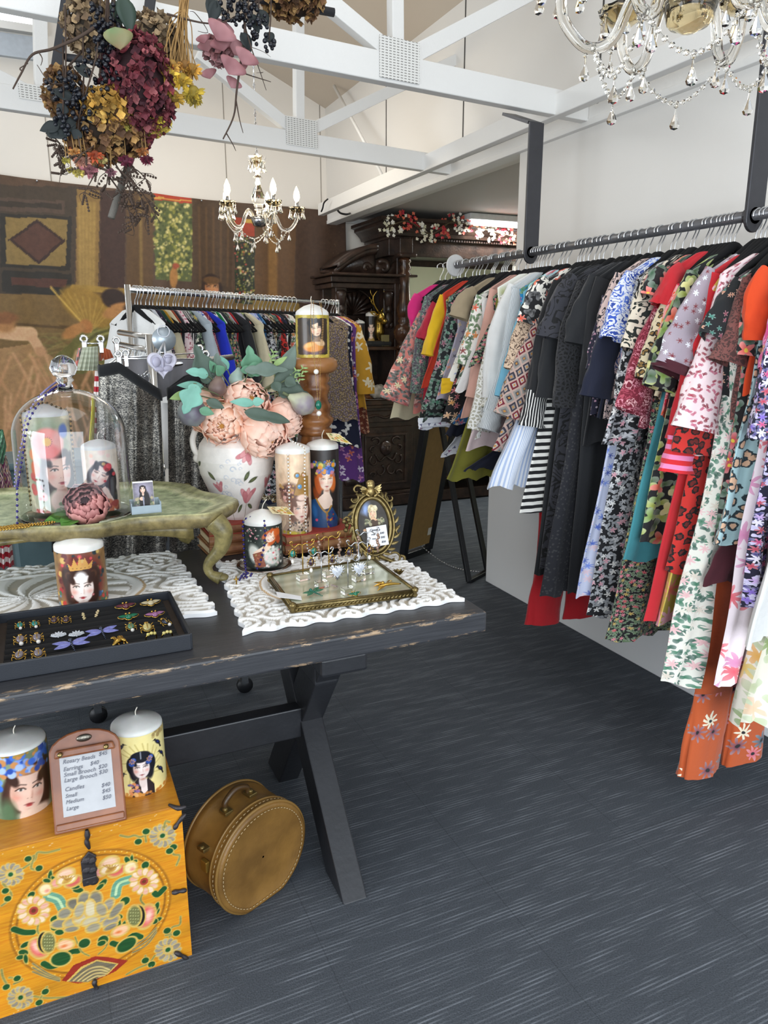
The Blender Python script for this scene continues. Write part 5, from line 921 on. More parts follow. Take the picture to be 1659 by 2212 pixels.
for k,(dx,dy,a,b,ro,col) in enumerate([(-195,75,62,30,.25,'#8f8878'),(-110,70,66,34,.2,'#b5a98c'),(-165,10,48,34,-.3,'#97907e'),(-60,30,52,52,.3,'#cdbf9c'),(60,30,52,52,-.3,'#b8ad90'),(130,60,62,34,-.3,'#a1988a'),(165,-10,70,26,-.8,'#8f8878'),(110,-40,62,30,-.9,'#a59a88'),(-100,-50,60,34,.8,'#7d7668'),(-40,-80,44,50,.1,'#8f8878'),(35,-85,44,52,-.1,'#8a8272'),(0,-20,40,62,0,'#d9ccac'),(-70,-10,36,50,.3,'#b5aa90'),(70,-15,36,50,-.3,'#a59a84'),(0,60,60,30,0,'#cabd9a'),(20,100,52,30,0,'#a79c84'),(-120,110,52,18,.2,'#8f8878'),(130,95,50,18,-.2,'#8f8878')]): E(578+dx,800+dy,a,b,col,ro,.35)
for x,y in((1040,312),(68,560),(1075,1042),(132,1348)):
    for k in range(14): a=k*6.283/14; E(x+math.cos(a)*58,y+math.sin(a)*52,30,17,'#9d9180' if k%2 else '#b8ab92',a,.3)
    E(x,y,30,26,'#cdb876',0,.2); E(x,y,19,16,'#1f5a30',0,.2,False)
for pts in([(950,300),(900,320),(860,310),(820,320),(770,310)],[(935,350),(930,290),(960,270)],[(1090,370),(1110,430),(1150,440),(1130,500)],[(1050,260),(1060,220),(1085,225)],[(150,520),(220,470),(240,420),(300,420),(380,400)],[(180,480),(220,440),(200,520),(260,530)],[(20,620),(70,680),(60,720),(10,760)],[(1085,960),(1100,900),(1150,880),(1155,830)],[(1060,950),(1130,940),(1150,930)],[(990,1080),(950,1130),(880,1160),(810,1200)],[(930,1080),(940,1120),(980,1140)],[(60,1290),(20,1220),(10,1170)],[(90,1260),(140,1230),(60,1220)],[(220,1340),(290,1350),(350,1350),(440,1345)],[(240,1400),(260,1350),(300,1280)]): curl(pts,.0045,'#9a9250')
for x,y in((935,285),(885,350),(1110,385),(1085,410),(180,460),(250,520),(35,665),(50,715),(1130,935),(1070,920),(930,1110),(970,1135),(40,1280),(110,1225),(250,1380),(290,1310)): E(x,y,26,20,'#23542a',.5)
for k in range(30): r2=random.random; c.ell(r2()*W_,.415-r2()*.012 if k<18 else .006*r2(),.003*r2()+.001,.0015,'#efe6d2',0,.2)
mb=MB(); canvas_panel(mb,c,(cx0,CY,0),(1,0,0),(0,0,1)); mb.build('painted_front',CH,ch,color=True)
mb=MB(); mb.box(((cx0+cx1)/2,CY+.155,.165),(W_-.002,.306,.328)); mb.C=[np.ones_like(k)*hx('#d6921f') for k in mb.C]; mb.build('body',CH,ch,False,color=True)
mb=MB(); mb.box(((cx0+cx1)/2,CY+.155,.377),(W_-.002,.308,.088)); mb.C=[np.ones_like(k)*hx('#cf8d2c') for k in mb.C]; mb.build('lid',CH,ch,False,bevel=.004,color=True)
IRON=mat('aged_iron','#4a4648',.5,.7,bump=.001,bscale=120)
def chp(x,y,o=.006): return at(x/Z,1700+y/Z,Y=CY-o)
mb=MB(); mb.box((chp(570,540)+chp(570,540))/2,(.030,.008,.062)); [mb.ball(chp(x,y),(.012,.008,.010),8,6) for x,y in((555,470),(585,470),(555,530),(590,530),(560,600),(600,600))]; mb.box(chp(572,450),(.022,.006,.022),M=Matrix.Rotation(.78,3,'Y')); mb.box(chp(575,600,.01),(.030,.006,.02)); mb.build('lock_plate',IRON,ch,False,bevel=.002)
for pts in([(555,275),(560,320),(555,350),(572,395)],[(610,1235),(605,1260),(618,1290),(612,1310)],[(1100,678),(1150,668),(1195,660)],[(1120,1060),(1165,1080),(1205,1105)],[(1115,270),(1140,230),(1190,170)]): 
    P=[chp(*p) for p in pts]; mb=MB(); mb.tube(P,[.0035,.0065,.004,.006,.003],8,smooth=5); mb.build('iron_bracket',IRON,ch)
P=[at(365,1738,Z=.424),at(385,1746,Z=.424),at(402,1742,Z=.424)]; mb=MB(); mb.tube(P,[.003,.006,.004],8,smooth=4); mb.build('iron_bracket',IRON,ch)
# candles on the chest
def cv_blue(r,h):
    w=2*math.pi*r; c=Cv(w,h,240,150,'#7a8a6e').noise(.35,40,1,3); m=w/2; c.ell(m+.9*r,h*.5,r*.5,h*.5,'#3a2a24',0,.5); face(c,m+.22*r,h*.40,h*.30,'#3d241c','#f0cbb8','#b9484a',-.12,.3,True,eyes='#5d5a54'); c.ell(m+.4*r,h*.03,r*.7,h*.12,'#e9cbb6',0,.4); c.ell(m-.5*r,h*.1,r*.4,h*.3,'#4f6a4c',0,.6)
    c.ell(m+.1*r,h*.72,r*1.1,h*.08,'#c98a5e',-.1,.5); c.blobs(m-r*1.3,h*.68,m+r*1.2,h*.98,90,.005,.012,['#3f6fd0','#6c94e0','#a9c0ea','#2c4fa8','#7f9adf','#c98a52'],4,.85); c.blobs(m-r*1.3,h*.3,m-r*.6,h*.7,20,.006,.012,['#3a6ac8','#6c94e0','#5a7a5c'],6,.85); c.blobs(m-r*1.4,h*.96,m+r*1.4,h,30,.003,.006,['#b08a3e','#8a6a2c'],8); return c
p=at(48,1765,Z=.421); candle((p[0],p[1]+.062,.421),.066,.165,cv_blue(.066,.16),'wide candle on the chest printed with a woman wearing blue flowers',dome=.10)
def cv_crow(r,h):
    w=2*math.pi*r; c=Cv(w,h,240,170,'#efdf9a').noise(.05,30,1,2); m=w/2
    for k in range(16): a=k*.55; c.line([(m+r*.5*math.cos(a),h*.5+r*.5*math.sin(a)),(m+r*(.9)*math.cos(a+.3),h*.5+r*1.0*math.sin(a+.3))],.003,'#c9b56a',.7,0)
    c.poly([(m-.5*r,0),(m-.35*r,h*.2),(m-.1*r,h*.32),(m+.05*r,h*.1),(m+.25*r,h*.3),(m+.5*r,h*.15),(m+.5*r,0)],'#1b1822'); c.poly([(m-.05*r,h*.28),(m+.2*r,h*.28),(m+.2*r,h*.08),(m+.08*r,h*.02),(m-.02*r,h*.1)],'#efe0dc'); c.blobs(m-.5*r,h*.04,m-.1*r,h*.22,26,.003,.006,['#e0a070','#5a5a8a','#8a6a9a','#d98a5a'],4)
    c.ell(m-.28*r,h*.52,r*.26,h*.16,'#12141e',0,.1); c.ell(m+.38*r,h*.53,r*.26,h*.16,'#12141e',0,.1); face(c,m+.05*r,h*.47,h*.15,'#12141e','#f3e2dc','#b0474a',0,0,True,eyes='#5a5a62'); c.ell(m+.05*r,h*.66,r*.42,h*.1,'#12141e',0,.12); c.line([(m+.05*r,h*.63),(m+.05*r,h*.74)],.002,'#c9ccd6')
    for s,x in((-1,m-.28*r),(1,m+.38*r)): c.ell(x-.03*r,h*.56,.008,.008,'#2f4f98',0,.2); c.ell(x+.05*r,h*.62,.007,.007,'#3f66bd',0,.2); c.flower(x,h*.60,.009,'#e89a5c',7,'#a8501f')
    def crow(x,y,s,fl=1): c.ell(x,y,s,s*.42,'#15161f',.75*fl,.1); c.ell(x+fl*s*.65,y+s*.72,s*.3,s*.27,'#15161f',0,.1); c.poly([(x+fl*s*.85,y+s*.84),(x+fl*s*1.35,y+s*.68),(x+fl*s*.85,y+s*.62)],'#15161f'); c.poly([(x-fl*s*.5,y-s*.4),(x-fl*s*.9,y-s*1.4),(x-fl*s*.45,y-s*1.3),(x-fl*s*.1,y-s*.4)],'#15161f'); c.ell(x,y+.05*s,s*.55,s*.22,'#2a3580',.75*fl,.5)
    for x,y,s,f in((-.72,.82,.013,1),(.82,.80,.013,-1),(-.8,.33,.013,1),(.86,.34,.013,-1),(-.95,.55,.012,1),(1.0,.58,.012,-1)): crow(m+x*r,h*y,s,f)
    c.blobs(m-r*1.4,0,m+r*1.4,h*.05,40,.003,.007,['#c98a3e','#e0b070','#b5763a'],8); c.blobs(m+.6*r,h*.92,m+1.4*r,h,20,.004,.008,['#a9905a','#c9b070'],3); return c
p=at(312,1718,Z=.421); candle((p[0],p[1]+.058,.421),.060,.165,cv_crow(.060,.158),'candle on the chest printed with dark haired woman and crows',dome=.14)
# sign plaque
WD=mat('reddish_sign_wood','#6f3c20',.35,var=.25,vscale=14,second='#8f5530',bump=.0006,bscale=60)
def sg(x,y): return x/3.95, 1540+y/3.95
A=at(*sg(470,1040),Z=.424); B=at(*sg(1085,905),Z=.424); dx=(B-A); L=np.linalg.norm(dx); dx/=L; zt=at(*sg(720,300),Y=(A[1]+B[1])/2+.085)[2]-.424; upv=np.array([-dx[1]*.42,dx[0]*.42,.90]); upv/=np.linalg.norm(upv); H_=.215
SM=frameM(A,dx,upv); out_=SM[:3,2]; 
if out_[1]>0: out_=-out_
def sp_(x,y,z=0): return A+dx*x*L+upv*y*H_+out_*z
t=thing('sign_plaque','small reddish wooden plaque with handwritten price list, leaning on the chest','sign',A)
def plate_(pts,z0,z1,nm,m,bev=.003):
    P=[sp_(x,y,z0) for x,y in pts]; Q=[sp_(x,y,z1) for x,y in pts]; n=len(P); mb=MB(); mb.add(P+Q,[tuple(range(n)),tuple(range(n,2*n))[::-1]]+[(i,n+i,n+(i+1)%n,(i+1)%n) for i in range(n)]); return mb.build(nm,m,t,False,bevel=bev)
plate_([(0,0),(1,0),(1,.80)]+[(.5+.5*math.cos(a),.80+.2*math.sin(a)) for a in np.linspace(.15,2.99,10)]+[(0,.80)],0,.016,'backboard',WD,.004)
plate_([(.03,.03),(.97,.03),(.97,.1),(.03,.1)],.016,.021,'lower_ledge',WD); plate_([(.07,.75),(.93,.75),(.90,.83),(.10,.83)],.016,.030,'clamp_bar',WD,.004)
plate_([(.14,.16),(.86,.16),(.86,.75),(.14,.75)],.016,.0175,'paper',mat('grey_paper','#c2c2c4',.7),0)
for x in(.17,.80): MB().tube([sp_(x,.79,.03),sp_(x,.79,.046)],.0055,10).ball(sp_(x,.79,.05),.006,10,8).tube([sp_(x-.03,.8,.046),sp_(x+.03,.8,.046)],.0025,6).build('wing_nut',mat('brass_screw','#a88f5c',.3,.9),t)
MB().ball(sp_(.5,.91,.017),(.017,.006,.009),16,8).build('metal_badge',mat('pewter','#8a8478',.3,.9,bump=.001,bscale=400),t)
tx=MB(); MT=lambda x,y: frameM(sp_(x,y,.0182),dx,upv)
for s_,x,y,sz in(('Rosary Beads',.18,.685,.0125),('$45',.68,.70,.012),('Earrings',.18,.61,.0125),('$40',.55,.62,.012),('Small Brooch',.18,.555,.0125),('$20',.66,.57,.012),('Large Brooch',.18,.50,.0125),('$30',.66,.515,.012),('Candles',.18,.41,.0125),('Small',.18,.345,.0115),('$40',.68,.38,.012),('Medium',.18,.285,.0115),('$45',.68,.32,.012),('Large',.18,.22,.0115),('$50',.68,.255,.012)):
    V,F=text_mesh(s_,sz,MT(x,y)); tx.add(V,F)
tx.build('handwriting',mat('faint_pencil','#6f717c',.7),t,False)
# ================= round suitcase
SU=mat('brown_leather','#6b4c22',.42,var=.25,vscale=9,second='#8a6530',bump=.0012,bscale=120); SU2=mat('dark_leather_trim','#4f371a',.4,var=.2,bump=.0008)
F0=at(500,1998,Z=0); F1=at(640,1897,Z=0); e=F1-F0; e/=np.linalg.norm(e); bk=np.array([-e[1],e[0],0]); 
Rs=.150; cen=(F0+F1)/2+e*(-.0)+np.array([0,0,.138]); lean=np.array([0,0,1.0]); 
def so(a,k=1.0):
    x=Rs*k*math.cos(a); z=Rs*k*math.sin(a); z=max(z,-.138*k+ (0 if k==1 else .0)); return x,z
angs=np.linspace(0,2*math.pi,72,endpoint=False)
def sring(k,dep): return [cen+e*so(a,k)[0]+np.array([0,0,so(a,k)[1]])+bk*dep for a in angs]
t=thing('round_suitcase','brown leather round train case with flat base, stitching and top handle','suitcase',(cen+bk*.06)*[1,1,0])
mb=MB(); mb.grid([sring(.02,.0),sring(.5,-.003),sring(.88,-.001),sring(.93,-.006),sring(.985,-.004),sring(1,.006),sring(1.0,.028)],cu=True); mb.build('front_lid',SU,t)
mb=MB(); mb.grid([sring(.995,.028),sring(.985,.031),sring(.985,.12),sring(1.0,.122),sring(1.0,.145),sring(.96,.15),sring(.02,.15)],cu=True); mb.build('shell',SU,t)
mb=MB()
for k,dep,r in((1.0,.004,.0045),(1.0,.030,.003),(1.0,.146,.004)): mb.tube(sring(k,dep),r,6,True)
mb.build('piping',mat('light_piping','#8f6c36',.35),t)
mb=MB()
for k,dep in((.90,-.006),(1.008,.016)):
    for i in range(0,72): a=angs[i]; p=cen+e*so(a,k)[0]+np.array([0,0,so(a,k)[1]])+bk*dep; q_=cen+e*so(a+.05,k)[0]+np.array([0,0,so(a+.05,k)[1]])+bk*dep; mb.tube([p,q_],.0012,4)
mb.build('stitching',mat('cream_thread','#c9ad80',.8),t)
hp=lambda a,r,dep: cen+e*r*math.cos(a)+np.array([0,0,r*math.sin(a)])+bk*dep
mb=MB(); A0=1.5; mb.tube([hp(1.95,.150,.075),hp(1.92,.172,.075),hp(1.7,.185,.075),hp(1.5,.172,.075),hp(1.47,.150,.075)],[.007,.008,.0085,.008,.007],10,smooth=6); mb.build('handle',SU2,t)
for a in(1.98,1.44,2.65): MB().box(hp(a,.152,.07),(.026,.03,.010),rz=math.atan2(e[1],e[0])).ball(hp(a,.160,.07),(.009,.009,.006),8,6).build('brass_fitting',BRASS,t,False,bevel=.002)
MB().box(hp(2.9,.152,.05),(.012,.024,.03),rz=math.atan2(e[1],e[0])).build('latch',mat('latch_brass','#a8843c',.35,.7),t,False,bevel=.002)
# ================= CLOTHES
RX,RZ=2.0,1.845
def garment_mesh(Lf,Rt,zt,th,folds,seed,neck=.07,N=56,R=30,hemw=.01,gather=0):
    """Lf/Rt: lists of (x,z) down each side (x across the rail, z height, local); returns grid+uv"""
    r=np.random.RandomState(seed); Lf=np.array(Lf,float); Rt=np.array(Rt,float); zb=min(Lf[-1,1],Rt[-1,1]); s=np.linspace(0,1,R)
    def arc(P): L=np.r_[0,np.cumsum(np.linalg.norm(np.diff(P,axis=0),axis=1))]; return np.stack([np.interp(s,L/L[-1],P[:,0]),np.interp(s,L/L[-1],P[:,1])],-1)
    A,B=arc(Lf),arc(Rt); ph=np.linspace(0,2*math.pi,N+1); nf=folds[0]; am=folds[1]; p1,p2=r.rand(2)*6; P=np.zeros((R,N+1,3)); c=(1-np.cos(ph))/2; sn=np.sin(ph); sn=np.sign(sn)*np.abs(sn)**.7
    for i in range(R):
        t=s[i]; x=A[i,0]*(1-c)+B[i,0]*c; z=A[i,1]*(1-c)+B[i,1]*c; w=th*(.45+.55*min(1,t*3)); 
        f=am*(.12+.88*t**.8)*(np.sin(nf*c*2*math.pi+p1+1.2*math.sin(2.2*t+p2))+.4*np.sin(nf*2.3*c*6.28+p2+t*2)+.30*np.sin(11*c*6.28+p1*3+5*t)+.25*np.sin(17*t+6*c+p2))
        P[i,:,0]=x+am*.35*t*np.cos(nf*c*6.28+p1)*(1-2*np.abs(c-.5))*.6; P[i,:,1]=sn*w+f; P[i,:,2]=z+(hemw*np.sin(nf*c*9+p2) if i>R-3 else 0)*(i-R+3)/2
    d=np.linalg.norm(np.diff(P[R//2],axis=0),axis=1); u=np.r_[0,np.cumsum(d)]; uv=np.dstack([np.repeat(u[None],R,0)+r.rand()*3,P[:,:,2]+r.rand()*3]); return P,uv
def tube_cloth(path,wx,wy,seed,N=26,R=24,wr=.0062,puff=0,gath=0):
    """sleeve/leg: path list (x,y,z) centre line; wx/wy half widths at top->end"""
    r=np.random.RandomState(seed); p=spline(np.array(path,float),6); L=np.r_[0,np.cumsum(np.linalg.norm(np.diff(p,axis=0),axis=1))]; s=np.linspace(0,1,R); C=np.stack([np.interp(s,L/L[-1],p[:,k]) for k in range(3)],-1); T=np.gradient(C,axis=0); T/=np.linalg.norm(T,axis=1)[:,None]
    ph=np.linspace(0,2*math.pi,N+1); P=[]; a=r.rand()*6
    for i in range(R):
        X=np.cross((0,1.,0),T[i]); X/=np.linalg.norm(X); ax=np.interp(s[i],np.linspace(0,1,len(wx)),wx); ay=np.interp(s[i],np.linspace(0,1,len(wy)),wy); w=1+wr*14*(np.sin(3*ph+a+s[i]*5)+.7*np.sin(5*ph+2*a-s[i]*9)+.45*np.sin(2*ph+s[i]*23+a)+.3*np.sin(8*ph+s[i]*14))*(.4+.6*s[i])+gath*s[i]**2*np.sin(9*ph)*.16
        P.append(C[i]+np.outer(np.cos(ph)*ax*w,X)+np.outer(np.sin(ph)*ay*w,(0,1.,0)))
    P=np.array(P); u=np.r_[0,np.cumsum(np.linalg.norm(np.diff(P[R//2],axis=0),axis=1))]; uv=np.dstack([np.repeat(u[None],R,0)+a,np.repeat((-s*L[-1])[:,None],N+1,1)+a]); return P,uv
HB_=None
def make_hanger(root_loc,rz,label,metal_len=.10,arm=.19,group=None,velvet=None):
    t=thing('coat_hanger',label,'hanger',root_loc,group,rz=rz); h=MB()
    h.tube([(0,0,-metal_len),(0,0,-.055),(.010,0,-.035),(.021,0,-.012),(.019,0,.010),(0,0,.019),(-.018,0,.008),(-.0185,0,-.006)],.0025,6,smooth=4); o=h.build('hook',GALV,None); o.parent=t; o.location=(0,0,0)
    m=MB(); z=-metal_len+.012
    P=[(-arm,-.10),(-arm*.75,-.070),(-arm*.4,-.035),(-.02,-.004),(0,.008),(.02,-.004),(arm*.4,-.035),(arm*.75,-.070),(arm,-.10)]; m.tube([(x,0,z+dz) for x,dz in P],[.004,.009,.014,.016,.014,.016,.014,.009,.004],8,smooth=3); m.tube([(-arm,0,z-.10),(-arm*.5,0,z-.112),(arm*.5,0,z-.112),(arm,0,z-.10)],.0035,6,smooth=3)
    o=m.build('shoulder_bar',velvet or VEL,None); o.parent=t; o.location=(0,0,0); return t
C=cloth
K=dict(
hotpink=C('hot_pink_silk','#e0247c'),coral=C('coral_patchwork','#d98478',['#f0b8a8','#7a3a3e','#3c3a34','#e8d9a8','#b5524e'],24,.9,6,.46,leaf=['#4a4438']),cream=C('cream_linen','#e6dbb8'),greyfl=C('grey_green_floral','#57525a',['#8a5a62','#2f6a4c','#c46a74','#1f1f22'],36,.85,5,.45,leaf=['#2f5a44']),rasp=C('raspberry_crepe','#b51f3a'),yellow=C('yellow_jersey','#efbe12'),redor=C('scarlet_jersey','#d23a1e'),
darkfl=C('black_cream_floral','#1d2420',['#d9d2a8','#c9a93a','#8a4a4a','#e6e0c8'],30,.6,5,.42,leaf=['#4a6a3a']),trop=C('black_tropical','#14171a',['#2f7a5a','#c45a6a','#e8c9b0','#7a2f4a'],24,.5,5,.44,leaf=['#2a6a4c','#1d4a36']),lilac=C('lilac_grey_print','#a9a3b3',['#6a5a7a','#c9b08a','#4a4a5a','#d98a6a'],33,.7,4,.42),taupe=C('taupe_linen','#a8977a'),
whyel=C('white_yellow_border','#efece2',['#c9a84a','#7a8ac0','#b58a5a'],51,.4,5,.3),oran=C('orange_white_floral','#f0ece4',['#d9562a','#e08a3a','#8a2f2a','#3a5a3a'],24,.75,5,.46,leaf=['#5a7a4a']),white=C('white_cotton','#f0efec'),multi=C('black_multi_floral','#1a1618',['#d9a87a','#c4525a','#e8d9c0','#6a8a4a','#c98a3a'],27,.8,6,.46),bluefl=C('blue_orange_floral','#1f5a8a',['#d96a3a','#e0c8a0','#2a7ab5','#8a3a5a'],30,.75,5,.45),
navy=C('navy_pleat','#10162e'),whpr=C('white_ink_print','#d9dbe2',['#3a3a6a','#7a2a6a','#5a5a7a'],45,.4,3,.4),blush=C('blush_crinkle','#dba898'),lacew=C('white_crochet_lace','#f2f0ea',kind='lace',scale=20,c2='#b9b4a2'),limed=C('white_lime_dot','#eeeee4',['#cfd6a0'],13,.8,30,.4),greystr=C('grey_pinstripe_shirt','#dfe2e4',kind='vstripe',scale=160,size=.6,c2='#8f989c'),palepink=C('pale_pink_cotton','#ead3d2'),
bright=C('bright_blue_floral','#1d86b8',['#d93a6a','#e8d96a','#2fa05a','#f0ece0','#7a2a8a'],25,.8,6,.46,leaf=['#2f7a4a']),sky=C('sky_blue_cotton','#7fc4e2'),aqua=C('aqua_watercolour','#b4dbe2',['#4a8ac0','#e8525a','#6ab5a8','#dfe8ea'],18,.8,4,.5),blkor=C('black_orange_poppy','#17171a',['#e0532e','#e86a3a','#e0532e','#efe9dc'],22,.62,6,.42,leaf=['#e9e4d8','#17171a']),snake=C('snake_print','#cfb49a',kind='scroll',scale=30,c2='#5a4438',size=.18),
diam=C('burgundy_diamond_print','#6e1526',kind='diamond',scale=23,c2='#33303c',c3='#8e8a84'),whblue=C('white_blue_pinstripe','#eceff4',kind='vstripe',scale=120,size=.55,c2='#b4c4e2'),black=C('black_knit','#15161a'),rib=C('black_white_rib','#121216',kind='vstripe',scale=85,size=.62,c2='#e9e6e0'),bwstr=C('black_white_stripe','#efece4',kind='hstripe',scale=36,size=.5,c2='#111114'),
burn=C('charcoal_burnout','#33333a',kind='scroll',scale=13,c2='#0b0b0d',size=.22),croch=C('black_crochet','#26262a',kind='lace',scale=23,c2='#040405'),blk2=C('black_crepe','#1c1e22'),eyelet=C('black_eyelet','#1c1d24',['#0a0a0c'],67,.8,30,.25),red=C('red_crepe','#c0121f'),navydot=C('navy_pink_dot','#1c1a30',['#e8d3dc','#d9a0b8'],69,.8,20,.3),navyp=C('plain_navy','#131a33'),
feather=C('blush_black_feather','#d8bdb4',kind='scroll',scale=22,fl=['#26262e','#3c4a78','#16161c'],size=.3),porc=C('porcelain_blue_floral','#e6e9f2',kind='scroll',scale=28,fl=['#3a5cc0','#5a7ad4','#2a48a0'],size=.46),porcd=C('blue_porcelain_damask','#c9cfe6',['#4a68c4','#6a86d8','#2c4aa4','#dcc3d0'],33,.9,7,.48),bwfl=C('black_white_floral','#16171c',['#e6e4e0','#c9c9cc','#d99aa8'],36,.8,5,.42,leaf=['#8a8d92']),
crblk=C('cream_black_bold','#e4d8c4',kind='scroll',scale=17,fl=['#15151a','#232a26'],size=.42),redruf=C('red_chiffon','#d0202c'),poppy=C('black_red_poppy','#191517',['#c8303a','#e05a4a','#c8303a'],19,.8,4,.5,leaf=['#2f5a3a'],center='#e8c84a'),pais=C('maroon_paisley','#7a1c30',kind='scroll',scale=36,fl=['#d98a9a','#b04a5c','#e8b0b4'],size=.34),leop=C('cream_leopard','#d9c9a8',kind='leopard',scale=49,c2='#17130f',c3='#8a6a3a'),
pinkor=C('pink_orange_abstract','#e89a9a',kind='scroll',scale=15,fl=['#e0532e','#e89a3a','#c81f3a'],size=.4),tulip=C('black_tulip','#17171a',['#d9532e','#7a9a3a','#e0d98a'],16,.45,3,.46,leaf=['#9aa83a','#3a5a2a']),mesh=C('grey_beaded_mesh','#a79aa4',['#7a1528','#dfe3ea','#7a1528','#eceff4'],39,.75,6,.36),leaf=C('pink_maroon_leaf','#f0d9da',['#8e2038','#a83248','#c4607a'],57,.85,2,.5),lace2=C('brown_rose_lace','#7a4a44',kind='scroll',scale=34,c2='#4a302c',size=.4),
emb=C('black_embroidered','#14181a',['#2f7a6a','#8a3a4a','#c48a6a'],45,.7,5,.4),orange=C('bright_orange_knit','#e84a12'),aqleo=C('aqua_leopard','#a9c9cc',kind='leopard',scale=29,c2='#26363c',c3='#d9b090'),mag=C('magenta_petal_applique','#e0559a',['#f08ac0','#d9367a','#e8a84a','#c9a0e0'],30,.95,6,.5),purp=C('navy_purple_paisley','#16142e',['#7a5ac0','#c9a8e0','#c43a7a','#e8e0f0','#b52a4a'],39,.85,6,.45,leaf=['#c4bce0','#3a2f7a']),
pkwh=C('white_pink_peony','#f2e4ea',['#d98ab5','#b56aa8','#e8b0c9','#e05a6a'],13,.8,8,.5),crfl=C('cream_yellow_floral','#ece6d6',['#e0a84a','#d9c45a','#8aa05a','#e8c4a0'],13,.75,6,.5,leaf=['#c3cba2']),rustp=C('rust_orange_silk','#bf5626'),rustf=C('rust_border_floral','#bf5626',['#efe2c0','#7a1c30','#3a4a5a','#d95a6a'],15,.5,8,.5,center='#1c1c20'),ditsy=C('black_ditsy_rose','#18181a',['#d9525a','#e07a8a','#c9a84a','#5a7a4a'],57,.9,6,.42,leaf=['#4a6a3a']),
redleo=C('red_leopard','#c62a22',kind='leopard',scale=34,c2='#140e0e',c3='#6a1a14'),grvine=C('green_white_vine','#e8e6da',['#e9e3d4','#dcd0c0','#e6b8b8'],27,.9,7,.46,leaf=['#3a7a5a','#2f5f4a']),rosey=C('yellow_pink_rose','#c9b04a',['#f0a8b8','#e05a3a','#d98a2a','#efd3d9'],12,.9,8,.5),maroon=C('dark_maroon_silk','#4c1020'),dkrose=C('dark_rose_floral','#241418',['#c8404a','#e0c8c0'],13,.7,7,.48,leaf=['#2f4a36']),lavp=C('lavender_chiffon','#dcd6ea'),teals=C('teal_satin','#3f8f98'),olive=C('olive_chiffon','#7d7a24'),purpbr=C('plum_sheer','#4a2230'),
charc=C('charcoal_knit','#2c2c34'),emer=C('emerald_satin','#0f8a4a'),cobalt=C('cobalt_satin','#1a34d0'),dkgreen=C('bottle_green','#16402e'),must=C('mustard_mosaic','#c9971f'),rust=C('rust_suede','#a84a2a'),pgrey=C('pale_grey_blue','#b8c4cc'),gold=C('mustard_palm','#cf9a2a',['#efe2c0'],12,.8,5,.46),mosaic=C('bronze_mosaic','#6a5a50',['#b5964a','#8a7aa0','#c4a86a'],90,.95,20,.42),rustjac=C('rust_jacquard','#7a3a26',['#c99a6a'],36,.9,4,.4),purpm=C('purple_mirror_print','#6a3a8a',['#c46ab0','#e8d9f0','#d95a3a'],21,.9,4,.5),navw=C('navy_white_brush','#141a36',['#eceae4'],15,.75,3,.5))
MATK=K
def X0(a,b,z,flare=1.): pass
ALLG=[]
